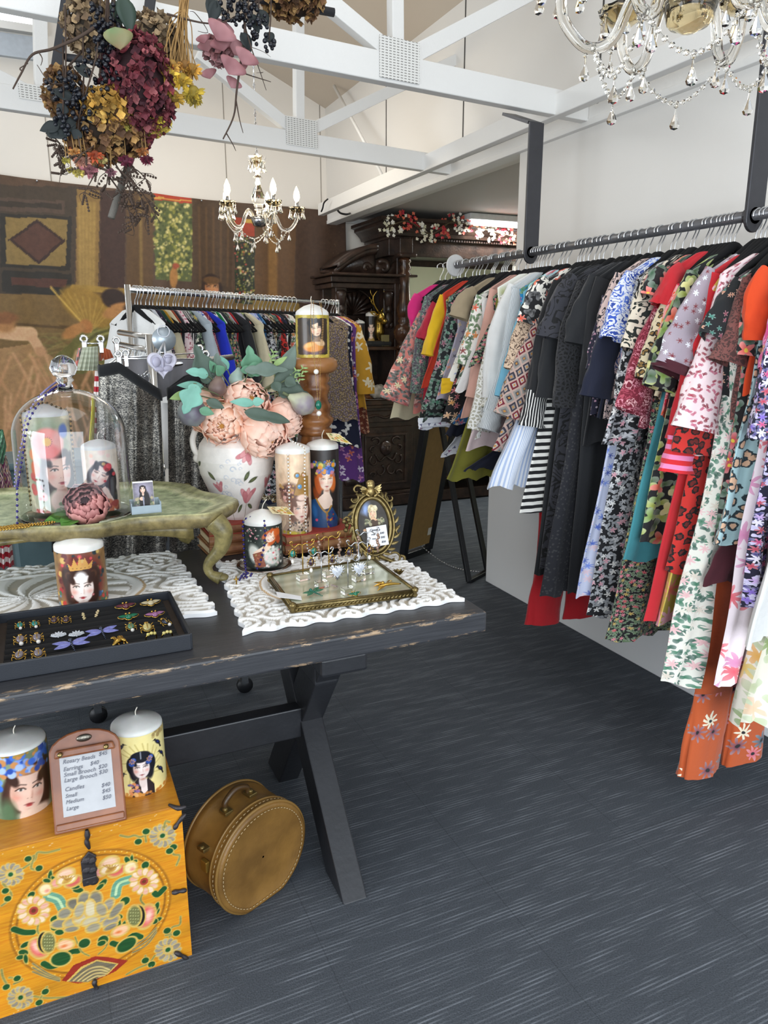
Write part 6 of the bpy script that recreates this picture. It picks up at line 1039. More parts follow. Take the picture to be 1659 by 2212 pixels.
def hang_garment(idx,desc,cat,Yr,shoulder,hem,mk,sleeve=None,sm=None,folds=(3,.010),th=.016,rzoff=0,band=None,cuff=None,sw=(.05,.045,.05),root=None,M=None,legs=False,border=None,far=None,gath=0,puff=0):
    """shoulder,(hem) in local (x across, z above rail)"""
    nm={'top':'blouse','dress':'dress','skirt':'skirt','trousers':'trousers','tee':'tee_shirt'}[cat]; loc=root if root is not None else (RX,Yr,RZ); t=thing(nm,desc,cat if cat!='tee' else 't-shirt',loc,rz=rzoff); sx,sz=shoulder; hx_,hz=hem
    def B(P,uv,name,m): mb=MB(); mb.grid(P,uv=uv); o=mb.build(name,m,None,True); o.parent=t; o.location=(0,0,0); return o
    r_x=min(-hx_*.95,.34) if far is None else far
    if cat in('skirt','trousers'):
        Lf=[(sx,sz),(hx_,hz)]; Rt=[(min(-sx,.30),sz),(r_x,hz)]
    else:
        Lf=[(-.06,sz+.062),(-.085,sz+.058),(sx,sz),(sx*.93,sz-.10),(sx*.92+(hx_-sx)*.25,(sz*.6+hz*.4)),(hx_,hz)]; Rt=[(-a,b) for a,b in Lf]; Rt[-1]=(r_x,hz); Rt=[(min(a,.36),b) for a,b in Rt]
    m=K[mk]
    if legs:
        P,uv=garment_mesh([(sx,sz),(sx*1.05,sz-.25)],[(-sx,sz),(-sx*1.05,sz-.25)],sz,th,(2,.006),idx); B(P,uv,'waist',m)
        for s in(0,1):
            c=[(sx*.55 if s==0 else -sx*.5),(hx_+.06 if s==0 else hx_+.26)]; P,uv=tube_cloth([(c[0],0,sz-.18),((c[0]+c[1])/2,0,(sz+hz)/2),(c[1],0,hz)],(.09,.075,.085),(.02,.022,.03),idx+s,gath=.4); B(P,uv,'trouser_leg',m)
            if border: Q=P.copy(); ce=Q[:,:-1].mean(1,keepdims=True); Q=ce+(Q-ce)*1.012; B(Q[15:],uv[15:],'floral_border',K[border])
    else:
        P,uv=garment_mesh(Lf,Rt,sz,th,folds,idx); B(P,uv,'body' if cat in('top','tee','dress') else 'skirt_panel',m)
    if band: # hem band lower fraction
        bm,bh=band; f=bh/max(sz-hz,.1); xa=sx+(hx_-sx)*(1-f); P,uv=garment_mesh([(hx_*1.01-.002,hz+bh),(hx_*1.02-.003,hz-.002)],[(r_x+.002,hz+bh),(r_x+.003,hz-.002)],sz,th+.006,(folds[0],folds[1]),idx); B(P,uv,'hem_band',K[bm])
    if sleeve:
        for sd in(1,-1):
            pts=[]
            for k,(x,z) in enumerate(sleeve):
                xx=x+(.028 if k else .035); pts.append(((xx if sd==1 else min(-xx,.33)),-.004*k,z))
            P,uv=tube_cloth(pts,[sw[0],sw[1],sw[2]],[.020,.030,.034 if not puff else .05],idx*3+sd,gath=gath); B(P,uv,'sleeve',K[sm or mk])
            if cuff:
                e=np.array(pts[-1]); d=e-np.array(pts[-2]); d/=np.linalg.norm(d); ck,cl=cuff; P,uv=tube_cloth([e-d*.01,e+d*cl/2,e+d*cl],[sw[2]*.98,sw[2]*1.02,sw[2]*1.1],[.036,.036,.04],idx+7,R=8); B(P,uv,'cuff',K[ck])
    ALLG.append(t); return t
# ---- right hand rail: (description, kind, print, shoulder tip px, hem px, sleeve px list, options)
S_=[
('hot pink silk top nearest the far end of the dark rail','top','hotpink',(893,632),(905,790),[(889,665),(893,708)],dict(sw=(.045,.05,.05))),
('cream linen top hanging low beside the carved cabinet','top','cream',(882,700),(842,905),None,{}),
('coral patchwork blouse with an oval cream motif at far rail end','top','coral',(905,690),(892,890),[(868,780),(840,868)],dict(sw=(.05,.055,.085))),
('grey floral blouse with green leaves behind the yellow top','top','greyfl',(918,640),(905,905),[(903,740),(893,850)],{}),
('raspberry red top with gathered ruffle sleeve','top','rasp',(933,660),(915,860),[(918,700),(907,735)],dict(gath=1)),
('bright yellow long sleeved top','top','yellow',(948,640),(925,850),[(930,700),(912,768)],dict(sw=(.04,.035,.032))),
('scarlet top showing as red edge behind the yellow one','top','redor',(956,625),(912,835),None,{}),
('black blouse with cream and yellow flowers','top','darkfl',(962,645),(905,905),None,{}),
('black tropical leaf blouse with lilac frill hem','top','trop',(972,640),(905,925),[(955,760),(918,890)],dict(band=('whpr',.05))),
('lilac grey print blouse between the tropical and taupe ones','top','lilac',(985,660),(940,865),None,{}),
('navy pleated skirt low among the short tops','skirt','navy',(985,880),(962,942),None,dict(folds=(12,.006))),
('white printed skirt with purple ink lines hanging low','skirt','whpr',(980,935),(955,985),None,{}),
('taupe linen short sleeved top with scalloped lace edge','top','taupe',(1008,622),(985,800),[(992,650),(980,688)],dict(sw=(.035,.045,.055))),
('white top with lemon yellow border','top','whyel',(1006,660),(956,845),None,dict(band=('yellow',.06))),
('black blouse with big peach and rose flowers below yellow border','top','multi',(1012,700),(950,915),None,{}),
('orange and white floral blouse','top','oran',(1030,640),(985,830),[(1012,720),(995,790)],{}),
('blue skirt with orange flowers under the white peplum','skirt','bluefl',(1010,850),(978,915),None,{}),
('white peplum top with dark stitched lines','top','white',(1040,650),(982,845),None,dict(folds=(6,.014))),
('blush pink crinkled long top','top','blush',(1056,612),(998,900),[(1035,740),(1008,860)],dict(sw=(.04,.035,.035))),
('black ditsy rose blouse behind the blush one','top','ditsy',(1064,640),(1010,790),None,{}),
('olive green chiffon skirt hanging lowest near the easel','dress','olive',(1062,900),(950,1040),None,dict(folds=(5,.012))),
('white cotton blouse with pale lime dots','top','limed',(1075,615),(1030,900),None,{}),
('white crochet lace long sleeved blouse','top','lacew',(1080,640),(1012,950),[(1050,790),(1018,930)],dict(sw=(.045,.05,.058))),
('pale pink cotton shirt showing only its hem under the lace','top','palepink',(1084,680),(1005,970),None,{}),
('second navy pleated skirt below the lace blouse','skirt','navy',(1075,960),(1000,1015),None,dict(folds=(12,.006))),
('white ruffled blouse with lace cuff','top','white',(1098,605),(1052,905),[(1062,720),(1052,858)],dict(gath=.6,cuff=('lacew',.04))),
('grey pinstripe shirt with striped cuff','top','greystr',(1105,620),(1060,900),[(1078,800),(1050,895)],dict(cuff=('greystr',.07),sw=(.04,.042,.045))),
('bright blue top with pink and yellow flowers','top','bright',(1122,625),(1082,820),None,{}),
('sky blue sleeved shirt with striped band','top','sky',(1130,630),(1082,870),[(1102,760),(1076,860)],dict(sw=(.035,.04,.05))),
('pale aqua watercolour blouse','top','aqua',(1140,615),(1095,830),None,{}),
('black short sleeved top with orange poppies','top','blkor',(1166,600),(1130,800),[(1152,640),(1132,705)],dict(sw=(.05,.06,.068))),
('snake print blouse under the orange poppy sleeve','top','snake',(1160,640),(1095,860),[(1118,720),(1095,800)],{}),
('burgundy and cream diamond print long tunic','dress','diam',(1172,650),(1062,975),[(1130,790),(1090,905)],dict(sw=(.05,.07,.085),folds=(2,.012))),
('white blouse with blue pinstripe ruffled hem','dress','whblue',(1178,700),(1060,1055),None,dict(folds=(7,.024))),
('black knit top with black and white ribbed cuff','top','black',(1196,600),(1160,950),[(1170,700),(1145,850)],dict(cuff=('rib',.13),sw=(.045,.045,.05))),
('black and white striped knit skirt','dress','bwstr',(1200,700),(1120,1105),None,dict(folds=(1,.008))),
('plain black dress between the striped skirt and burnout one','dress','blk2',(1214,600),(1150,1240),[(1190,700),(1168,860)],dict(sw=(.045,.05,.05))),
('charcoal burnout top with black scroll pattern','dress','burn',(1232,590),(1165,1225),[(1205,660),(1185,735)],dict(sw=(.055,.075,.085))),
('black crochet lace sleeved dress','dress','croch',(1250,610),(1190,1260),[(1225,720),(1208,880)],dict(sw=(.05,.06,.07))),
('black eyelet dress with scalloped hem','dress','eyelet',(1262,600),(1165,1290),None,dict(folds=(4,.014))),
('wide red crepe trousers, lowest under the black dresses','trousers','red',(1262,900),(1150,1350),None,dict(legs=True,Y=2.46)),
('black cap sleeved dress beside the crochet one','dress','blk2',(1276,590),(1225,1280),[(1252,680),(1238,745)],dict(sw=(.055,.065,.07))),
('black crepe top nearest the navy dotted one','top','black',(1290,580),(1262,960),[(1272,690),(1262,830)],dict(sw=(.045,.045,.05))),
('navy top with tiny pink dots','top','navydot',(1303,640),(1272,900),[(1290,720),(1276,800)],{}),
('plain navy three quarter sleeve top','top','navyp',(1320,640),(1285,900),[(1295,760),(1272,860)],dict(sw=(.05,.06,.068))),
('blush top with black feather print','top','feather',(1330,590),(1300,900),[(1318,650),(1308,720)],dict(sw=(.05,.06,.06),puff=1)),
('blue porcelain print puff sleeved top','top','porc',(1352,590),(1320,960),[(1335,650),(1314,735)],dict(sw=(.05,.06,.07),puff=1)),
('long pale blue damask dress','dress','porcd',(1352,700),(1250,1292),None,dict(folds=(3,.016))),
('long black dress with white and grey flowers','dress','bwfl',(1375,600),(1268,1335),[(1355,760),(1335,900)],dict(sw=(.045,.05,.055))),
('cream top with bold black flower print','top','crblk',(1396,590),(1362,900),[(1378,680),(1355,760)],dict(sw=(.05,.06,.062))),
('black top with white flowers and flounced hem','top','bwfl',(1388,640),(1288,960),None,dict(folds=(5,.02))),
('black red poppy print short sleeved top','top','poppy',(1420,590),(1395,850),[(1408,620),(1396,650)],dict(sw=(.05,.06,.062))),
('maroon paisley long sleeved blouse','top','pais',(1420,660),(1375,920),[(1385,760),(1342,890)],dict(sw=(.045,.055,.065))),
('long black ditsy rose print dress','dress','ditsy',(1430,700),(1312,1388),None,dict(folds=(3,.016))),
('red chiffon top with frilled sleeve','top','redruf',(1452,560),(1430,800),[(1438,610),(1420,665)],dict(gath=1,sw=(.04,.04,.055))),
('cream leopard print sleeve top','top','leop',(1442,680),(1405,860),[(1412,740),(1385,825)],dict(sw=(.045,.055,.06))),
('teal satin dress glimpsed between ditsy and tulip dresses','dress','teals',(1445,800),(1345,1215),None,{}),
('pink and orange abstract print top','top','pinkor',(1462,620),(1430,900),[(1440,700),(1415,780)],{}),
('long black dress with orange tulips and green stems','dress','tulip',(1482,590),(1378,1175),[(1445,700),(1402,840)],dict(sw=(.045,.05,.06))),
('grey beaded mesh top with maroon hem','top','mesh',(1525,590),(1468,830),[(1490,680),(1450,800)],dict(sw=(.055,.075,.095),cuff=('maroon',.02))),
('red dress with pink striped cuff','dress','redruf',(1535,590),(1385,1345),[(1490,760),(1455,950)],dict(cuff=('pinkstr',.10),sw=(.04,.045,.055))),
('yellow and pink rose print dress beside the red one','dress','rosey',(1530,700),(1412,1350),None,dict(folds=(3,.016))),
('long red leopard print dress','dress','redleo',(1552,640),(1440,1238),[(1510,800),(1470,980)],dict(sw=(.045,.055,.07))),
('pink and maroon leaf print bishop sleeve blouse','top','leaf',(1558,590),(1500,980),[(1525,760),(1480,930)],dict(sw=(.045,.06,.08),puff=1)),
('black embroidered short sleeved top','top','emb',(1585,610),(1540,860),[(1560,680),(1530,745)],dict(sw=(.05,.07,.08))),
('green and white vine print maxi dress','dress','grvine',(1580,760),(1440,1483),None,dict(folds=(4,.024))),
('brown rose lace sleeve top','top','lace2',(1606,600),(1575,900),[(1590,690),(1560,790)],dict(sw=(.045,.06,.08))),
('black red poppy dress right of the brown lace','dress','poppy',(1620,620),(1545,1180),[(1605,700),(1590,770)],{}),
('dark maroon satin skirt below the red poppies','skirt','maroon',(1570,1130),(1522,1262),None,{}),
('bright orange knitted top','top','orange',(1640,590),(1610,850),[(1625,640),(1612,735)],dict(sw=(.05,.05,.045))),
('aqua and brown leopard long dress','dress','aqleo',(1640,740),(1545,1180),None,dict(folds=(3,.018))),
('rust orange wide trousers with flower border, longest of all','trousers','rustp',(1640,1000),(1478,1680),None,dict(legs=True,Y=1.552,border='rustf')),
('white dress with large pink peonies','dress','pkwh',(1662,800),(1540,1478),None,dict(folds=(4,.024))),
('magenta petal applique top at the right edge','top','mag',(1680,660),(1640,860),[(1668,720),(1648,800)],{}),
('navy and purple paisley dress','dress','purp',(1690,640),(1590,1310),[(1660,800),(1630,950)],dict(folds=(3,.022),sw=(.045,.055,.06))),
('plum sheer skirt with pale sprigs behind the white shirt','dress','purpbr',(1712,760),(1632,1520),None,dict(folds=(3,.02))),
('white cotton long shirt at the right edge of the photo','dress','white',(1745,660),(1604,1395),None,dict(folds=(3,.02),Y=1.322)),
('cream maxi skirt with yellow flowers at the right edge','dress','crfl',(1760,760),(1602,1570),None,dict(folds=(4,.028),Y=1.366)),
]
K['pinkstr']=C('pink_red_stripe','#d8232c',kind='hstripe',scale=34,size=.5,c2='#f08ab8')
# order along rail: keep monotonic spacing
ys=[]; 
for g in S_:
    x,y=g[3]; ys.append(at(x,y,X=RX-.19)[1])
n=len(ys); ys=np.array(ys); order=np.argsort(-ys,kind='stable'); yy=np.empty(n); yy[order]=np.maximum.accumulate(ys[order][::-1])[::-1]
for i in range(1,n):
    a,b=order[i-1],order[i]
    if yy[a]-yy[b]<.015: yy[b]=yy[a]-.015
for i,g in enumerate(S_):
    d,kd,mk,sh,hm,sl,op=g; op=dict(op); Y=op.pop('Y',float(yy[i]))
    s=at(*sh,Y=Y); sx=float(np.clip(s[0]-RX,-.235,-.16)); sz=s[2]-RZ
    if kd in('top','dress','tee') and sz<-.28 : sz=-.20
    elif kd in('top','dress'): sz=float(np.clip(sz,-.24,-.155))
    h=at(*hm,Y=Y); hxx=float(np.clip(h[0]-RX,-.42,-.15)); hz=max(h[2],.03)-RZ
    sleeve=None
    if sl: sleeve=[(sx+.01,sz-.01)]+[(float(np.clip(at(*q,Y=Y)[0]-RX,-.40,-.15)),float(at(*q,Y=Y)[2]-RZ)) for q in sl]
    if kd in('skirt','trousers'):
        sz=min(sz,-.16); sx=-.17; sx=-.13 if kd=='trousers' else sx
    hang_garment(i+1,d+(' on the right rail' if len(d.split())<12 else ''),kd,Y,(sx,sz),(hxx,hz),mk,sleeve,**op)
    ALLG[-1]['group']='clothes along the dark wall rail'
# flower border on the rust trousers
# rail, posts and flange
r=thing('clothes_rail','long dark steel pipe clothes rail hung from the roof beside the wall','clothes rail',(RX,2.4,RZ))
MB().tube([(RX,3.50,RZ-.004),(RX,.9,RZ+.004)],.0165,16).build('pipe',mat('grey_steel_pipe','#77777a',.38,.55),r)
MB().lathe([(0,0),(.052,0),(.055,.004),(.055,.008),(0,.008)],(RX,3.505,RZ-.004),28,axis=(0,1,0)).build('end_disc',mat('galvanised_disc','#d8d8d6',.5,.1),r,False)
def post(px,Y,lb):
    t_=thing('rail_post',lb,'post',(RX,Y,RZ)); o=MB(); zt=2.365 if px<1500 else 2.5; n=12; P=[(-.036,zt-RZ),(.036,zt-RZ)]+[(.036*math.cos(a),-.012+.036*math.sin(a)) for a in np.linspace(0,-math.pi,n)]
    o.prism(P,frameM((RX,Y-.006,RZ),(1,0,0),(0,0,1)),.012); o.build('flat_bar',BLACKM,t_,False,bevel=.002); (MB().beam((RX,Y,zt),(RX,Y+.2,2.445),.07,.012).build('top_bracket',BLACKM,t_,False) if px<1500 else None); MB().lathe([(0,0),(.024,0),(.024,.03),(0,.03)],(RX,Y-.018,RZ),16,axis=(0,1,0)).build('collar',BLACKM,t_,False)
post(1145,at(1143,545,X=RX)[1],'flat dark steel post holding the rail near its far end'); post(1627,at(1622,458,X=RX)[1],'flat dark steel post holding the rail at the right edge')
# hangers: one for each garment, copied from a prototype
proto=make_hanger((RX,3.46,RZ),0,'empty black velvet hanger nearest the round end disc of the rail',arm=.17); proto['category']='hanger'; proto['group']='hangers on the wall rail'; n0=0
def put_hanger(loc,rz,label,group):
    c=copy_tree(proto,loc=loc,rot=(0,0,rz)); c['label']=label; c['category']='hanger'; c['group']=group; return c
for g in ALLG:
    w_=g['label'].split(' on the right rail')[0]; w_=' '.join(w_.split()[:10]); put_hanger((RX,g.location[1]+.001,RZ+.0),random.uniform(-.12,.12),'black velvet hanger under the the '+w_,'hangers on the wall rail')

bpy.data.objects.remove(proto) if 0 else None
# ================= BACK CHROME RACK
A0=np.array([.40,3.79,1.70]); B0=np.array([1.88,4.91,1.70]); dr=(B0-A0)/np.linalg.norm(B0-A0); npn=np.array([dr[1],-dr[0],0]); rzr=math.atan2(dr[1],dr[0])-math.pi/2
r=thing('garment_rack','straight chrome garment rack packed with tops in front of the big picture','clothes rack',(A0+B0)/2*[1,1,0])
MB().tube([A0,B0],.0145,12).build('top_rail',CHROME,r)
for P in(A0,B0): MB().tube([P+[0,0,.022],P-[0,0,1.60]],.0145,12).build('upright',CHROME,r); MB().beam(P-[0,0,1.6]-npn*.25,P-[0,0,1.6]+npn*.25,.03,.03).build('foot',CHROME,r,False); [MB().lathe([(0,0),(.03,0),(.03,.02),(0,.02)],P-[0,0,1.67]+npn*k,14,axis=tuple(dr)).build('caster',mat('black_rubber','#15161a',.5),r) for k in(-.24,.24)]
BK_=[('white drape sleeve blouse','white',318,.7,1),('black chiffon top','black',344,.6,0),('white sprigged blouse','whpr',351,.62,0),('black ink dotted top','navydot',361,.7,0),('bottle green top','dkgreen',369,.62,0),('mustard mosaic scarf top','must',376,.45,0),('cream slip top','cream',385,.6,0),('rust suede top','rust',391,.6,0),('charcoal knit','charc',398,.6,0),('pink red floral top','leaf',408,.62,0),('charcoal striped blouse','rib',419,.6,0),('black white brush print','bwfl',424,.6,0),('yellow floral shirt','darkfl',431,.5,0),
('pale grey blue blouse','pgrey',441,.62,1),('blue paisley top','porc',452,.55,0),('maroon floral blouse','pais',461,.6,0),('cobalt blue satin blouse','cobalt',471,.62,1),('navy lemon print top','navw',481,.6,0),('emerald green top','emer',488,.5,0),('white slip dress','white',490,.8,0),('charcoal melange knit','charc',498,.62,0),('dark pink sprig top','ditsy',505,.6,0),('grey ribbed top','lilac',509,.6,0),('bright red blouse','red',515,.5,0),('black blazer','blk2',525,.6,1),('grey lace blouse','lilac',535,.55,0),('black print tunic','tulip',542,.6,0),('cream draped blouse','cream',553,.7,1),
('blue paisley tunic','porcd',567,.6,0),('blue floral blouse','bluefl',575,.6,0),('black white leaf tunic','bwfl',588,1.0,0),('black leopard tunic','leop',598,1.05,0),('black tropical top','trop',606,.95,0),('orange sprig tunic','redleo',614,1.0,0),('white and navy sheer top','navw',621,1.1,0),('multi bright top','multi',629,.8,0),('orange flower top','oran',637,.8,0),('cream pinstripe top','whyel',644,.9,0),('black crepe dress','blk2',655,1.1,0),('blue damask long top','porcd',664,1.1,0),('black fringe top','black',673,.9,0)]
prev=None
for i,(d,mk,px,ln,big) in enumerate(BK_):
    q=atp(px,700,A0+npn*.13,npn); s=float(np.dot(q-A0,dr)); s=min(max(s,.04),1.80); rt=A0+dr*s; sx=-.135-(.05 if big else 0)
    nxt=BK_[i+1][0] if i+1<len(BK_) else 'mustard palm print shirt'
    hang_garment(200+i,d+' on chrome rack'+(' beside the '+(prev or nxt)),'top',0,(sx,-.15),(-.15-.05*big,-.15-ln),mk,[(sx+.01,-.16),(sx-.03,-.35),(sx-.04,-.52 if big else -.42)] if i%3==0 or big else None,root=rt,rzoff=rzr,sw=(.03,.035,.05 if big else .035),th=.012,far=.16); ALLG[-1]['group']='tops on the chrome rack'; prev=d
    put_hanger(rt,rzr,'thin black hanger under the '+d+' of chrome rack','hangers on the chrome rack')
for i,(d,mk,s,ln,sl) in enumerate([('bronze mosaic print top near the right end of chrome rack','mosaic',1.70,.62,None),('navy and white brush print skirt low at the right of chrome rack','navw',1.74,.80,None),('purple mirror print dress at the right end of chrome rack','purpm',1.80,1.05,None),('mustard shirt with white palm leaves at the right end of chrome rack','gold',1.83,.55,[(-.20,-.16),(-.25,-.36),(-.27,-.60)]),('rust jacquard top last on the chrome rack','rustjac',1.865,.72,None)]):
    hang_garment(300+i,d,'top',0,(-.20,-.15),(-.26,-.15-ln),mk,sl,root=A0+dr*(s-.03),rzoff=rzr,sw=(.05,.06,.075),th=.016,far=.26); put_hanger(A0+dr*(s-.03),rzr,'thin black hanger under the '+' '.join(d.split()[:5]),'hangers on the chrome rack')
# ================= FOUR WAY RACK
PP=np.array([.385,3.0,0]); tz=at(350,735,Y=3.0)[2]
r=thing('four_way_rack','chrome stand with outstretched arms for skirts behind the table','clothes rack',PP)
MB().tube([PP+[0,0,.14],PP+[0,0,tz+.02]],.019,16).build('pole',CHROME,r); MB().tube([PP+[0,0,.95],PP+[0,0,1.0]],.0205,16).build('sleeve_joint',CHROME,r)
aL=at(258,718,Y=3.35); aR=at(352,733,Y=3.0)
for o_ in(0,-.05): MB().tube([aL+[0,0,o_],aR+[0,0,o_]],.012,10).build('arm',CHROME,r)
MB().tube([PP+[0,0,tz-.1],PP+[.34,.12,tz-.07]],.012,10).build('arm',CHROME,r); MB().lathe([(0,0),(.045,0),(.045,.006),(0,.006)],aR-[0,.02,0],28,axis=(0.1,-1,0)).build('end_disc',mat('disc_alu','#b9c4cc',.35,.5),r)
for q0,q1 in(((.07,2.89),(.66,2.9)),((.56,3.07),(.10,3.3))): 
    MB().tube([(*q0,.11),(*q1,.11)],.018,10).build('base_bar',mat('satin_chrome','#e3e6e8',.38,.75),r)
    for q in(q0,q1): MB().ball((q[0],q[1],.115),.026,12,8).build('end_knob',MATS['black_rubber'],r); MB().lathe([(0,-.01),(.034,-.01),(.034,.01),(0,.01)],(q[0],q[1],.035),16,axis=(0,1,0)).build('caster',MATS['black_rubber'],r); MB().box((q[0],q[1],.07),(.03,.03,.05)).build('caster_fork',CHROME,r,False,bevel=.003)
# steel hangers packed on the arm
n0=14
hp_=MB(); 
for k in range(n0):
    c_=aL+(aR-aL)*(k+.5)/n0+[0,0,-.05]; t=thing('coat_hanger','empty chrome hanger on the rack arm behind the heart plaque','hanger',c_,'chrome hangers on the rack arm'); m=MB(); dd=np.array([.75,.3,0])*.10
    m.tube([c_+[0,0,.012],c_+[.012,0,0],c_-[0,0,.03],c_-[0,0,.05]],.0018,5,smooth=3); m.tube([c_-[0,0,.05]-dd-[0,0,.04],c_-[0,0,.045],c_-[0,0,.05]+dd-[0,0,.04]],.0035,6,smooth=3); m.build('wire',CHROME,t)
K['sequin']=C('black_silver_sequins','#0b0b0d',kind='sequin',scale=230,c2='#c9c2b4')
K['velv']=C('black_velvet_band','#0a0d12',rough=.95); K['greyj']=C('grey_marl_jersey','#8c8a8e'); K['rws']=C('red_white_stripe','#f0e6e2',kind='hstripe',scale=26,size=.5,c2='#b5162c'); K['yel2']=C('lemon_yellow','#e0d42a'); K['sage']=C('sage_cord','#a9ad98',kind='hstripe',scale=60,size=.5,c2='#989c86'); K['rusw']=C('rust_white_print','#a8532c',['#efe2d0'],14,.9,4,.5); K['teal2']=C('slate_teal_plastic','#3c5358'); K['zig']=C('purple_zigzag','#5a1848',kind='diamond',scale=22,c2='#16121c',c3='#7a2a5c'); K['greens']=C('green_speckle','#3f6f50',['#6fa080','#2a4a3a'],60,.9,5,.4)
def cloth_sheet(name,label,cat,top,bottom,Y,mk,amp=.018,nf=5,dep=.05,group=None,band=None,seed=1,extra=None):
    """top/bottom: pixel polylines; closed cloth tube flattened, hanging near depth Y"""
    tp=np.array([at(x,y,Y=Y) for x,y in top]); bt=np.array([at(x,y,Y=Y) for x,y in bottom]); s=np.linspace(0,1,40); rs=np.linspace(0,1,24)
    def samp(P): L=np.r_[0,np.cumsum(np.linalg.norm(np.diff(P,axis=0),axis=1))]; return np.stack([np.interp(s,L/L[-1],P[:,k]) for k in range(3)],-1)
    a,b=samp(tp),samp(bt); r_=np.random.RandomState(seed); p1=r_.rand()*6; F=[];
    for t in rs:
        f=a*(1-t)+b*t; w=amp*(.15+.85*t)*(np.sin(nf*s*6.28+p1+t)+.4*np.sin(nf*2.1*s*6.28+t*2)); fr=f+np.outer(w-dep/2*np.sin(s*math.pi)**.5,(0,1,0)); bk=f+np.outer(w+dep/2*np.sin(s*math.pi)**.5,(0,1,0)); F.append(np.concatenate([fr,bk[::-1],fr[:1]]))
    F=np.array(F); L=np.r_[0,np.cumsum(np.linalg.norm(np.diff(F[12],axis=0),axis=1))]; uv=np.dstack([np.repeat(L[None],24,0),F[:,:,2]])
    th_=thing(name,label,cat,tp.mean(0),group); mb=MB(); mb.grid(F,uv=uv); mb.build('fabric',K[mk],th_)
    if band: mb=MB(); e=F[:3].copy(); c0=e[0]; e[1]=c0-[0,0,band*.6]+np.array([0,-.004,0]); e[2]=c0-[0,0,band]; e[0]=c0+[0,0,.004]; mb.grid(e); mb.build('waistband',K['velv'],th_,solid=.012)
    return th_
cloth_sheet('skirt','black and silver sequined skirt with a black velvet waistband behind the glass dome','skirt',[(213,792),(255,784),(300,815),(346,845)],[(212,1215),(360,1215)],2.86,'sequin',band=.035,seed=2,nf=2.3,amp=.012)
cloth_sheet('skirt','second sequined skirt right of the chrome pole behind the vase','skirt',[(362,842),(400,815),(455,800)],[(368,1215),(470,1190)],2.90,'sequin',band=.035,seed=5,nf=2,amp=.012)
cloth_sheet('jersey_top','grey marl jersey top clipped behind the heart plaque','top',[(262,772),(340,772),(428,776)],[(275,840),(345,860),(425,830)],3.05,'greyj',seed=3,amp=.006)
cloth_sheet('striped_dress','red and white striped dress seen beside the sequined skirt','dress',[(205,800),(226,800)],[(180,1225),(240,1225)],2.99,'rws',seed=4,amp=.012)
cloth_sheet('yellow_scarf','narrow lemon yellow fabric left of the striped dress','scarf',[(203,860),(212,858)],[(190,990),(202,990)],2.95,'yel2',seed=6,amp=.004,dep=.015)
cloth_sheet('shorts','sage green corded shorts folded over a clip hanger','shorts',[(178,750),(212,748)],[(165,800),(214,800)],2.95,'sage',seed=7,amp=.008,band=None)
cloth_sheet('shorts','peach corded shorts just left of the sage green pair','shorts',[(168,752),(182,750)],[(160,800),(172,800)],3.02,'coral',seed=8,amp=.006)
cloth_sheet('scarf','rust and white printed scarf above the striped dress','scarf',[(214,748),(238,756)],[(214,780),(246,772)],2.98,'rusw',seed=9,amp=.006)
cloth_sheet('green_blouse','green speckled garment sleeve at the left edge of photo','top',[(-40,925),(6,930),(14,965)],[(-40,1010),(8,1000)],2.9,'greens',seed=10)
cloth_sheet('zigzag_dress','purple and black zigzag dress at the left edge of photo','dress',[(-40,980),(14,985)],[(-40,1085),(36,1082)],2.95,'zig',seed=11)
cloth_sheet('red_stripe_dress','red garment hem low at the left edge under the tray stand','dress',[(-40,1120),(20,1120)],[(-40,1225),(30,1222)],2.92,'rws',seed=12)
cloth_sheet('black_skirt','black frilled skirt hem under the tray stand','skirt',[(110,1140),(180,1130)],[(112,1192),(185,1190)],2.9,'velv',seed=13)
tb_=thing('storage_tub','slate teal storage tub behind the glass dome','tub',(.0,3.25,0)); MB().box((.03,3.25,.5),(.40,.3,1.0)).build('tub_body',mat('slate_teal','#41585c',.5),tb_,False,bevel=.02); MB().box((.03,3.25,1.01),(.43,.33,.03)).build('lid',mat('slate_teal_light','#5b7276',.45),tb_,False,bevel=.01)
# clip hangers
for i,(x0,y0,x1,y1,Y,lb) in enumerate([(257,775,445,775,2.84,'chrome clip hanger holding the sequined skirts'),(272,772,432,762,2.92,'second chrome clip hanger just behind the first'),(252,745,322,762,3.02,'chrome clip hanger angled behind the heart plaque'),(182,742,218,742,2.96,'chrome clip hanger holding the sage shorts')]):
    a=at(x0,y0,Y=Y); b=at(x1,y1,Y=Y); t=thing('clip_hanger',lb,'hanger',(a+b)/2); MB().tube([a,b],.0025,6).build('wire_bar',CHROME,t)
    for e in(a,b): MB().box(e-[0,0,.014],(.018,.012,.042)).build('clip',CHROME,t,False,bevel=.003); MB().tube([e+np.array([.011*math.cos(k),0,.016+.011*math.sin(k)]) for k in np.linspace(0,6.28,14,endpoint=False)],.0045,6,True).build('clip_ring',CHROME,t)
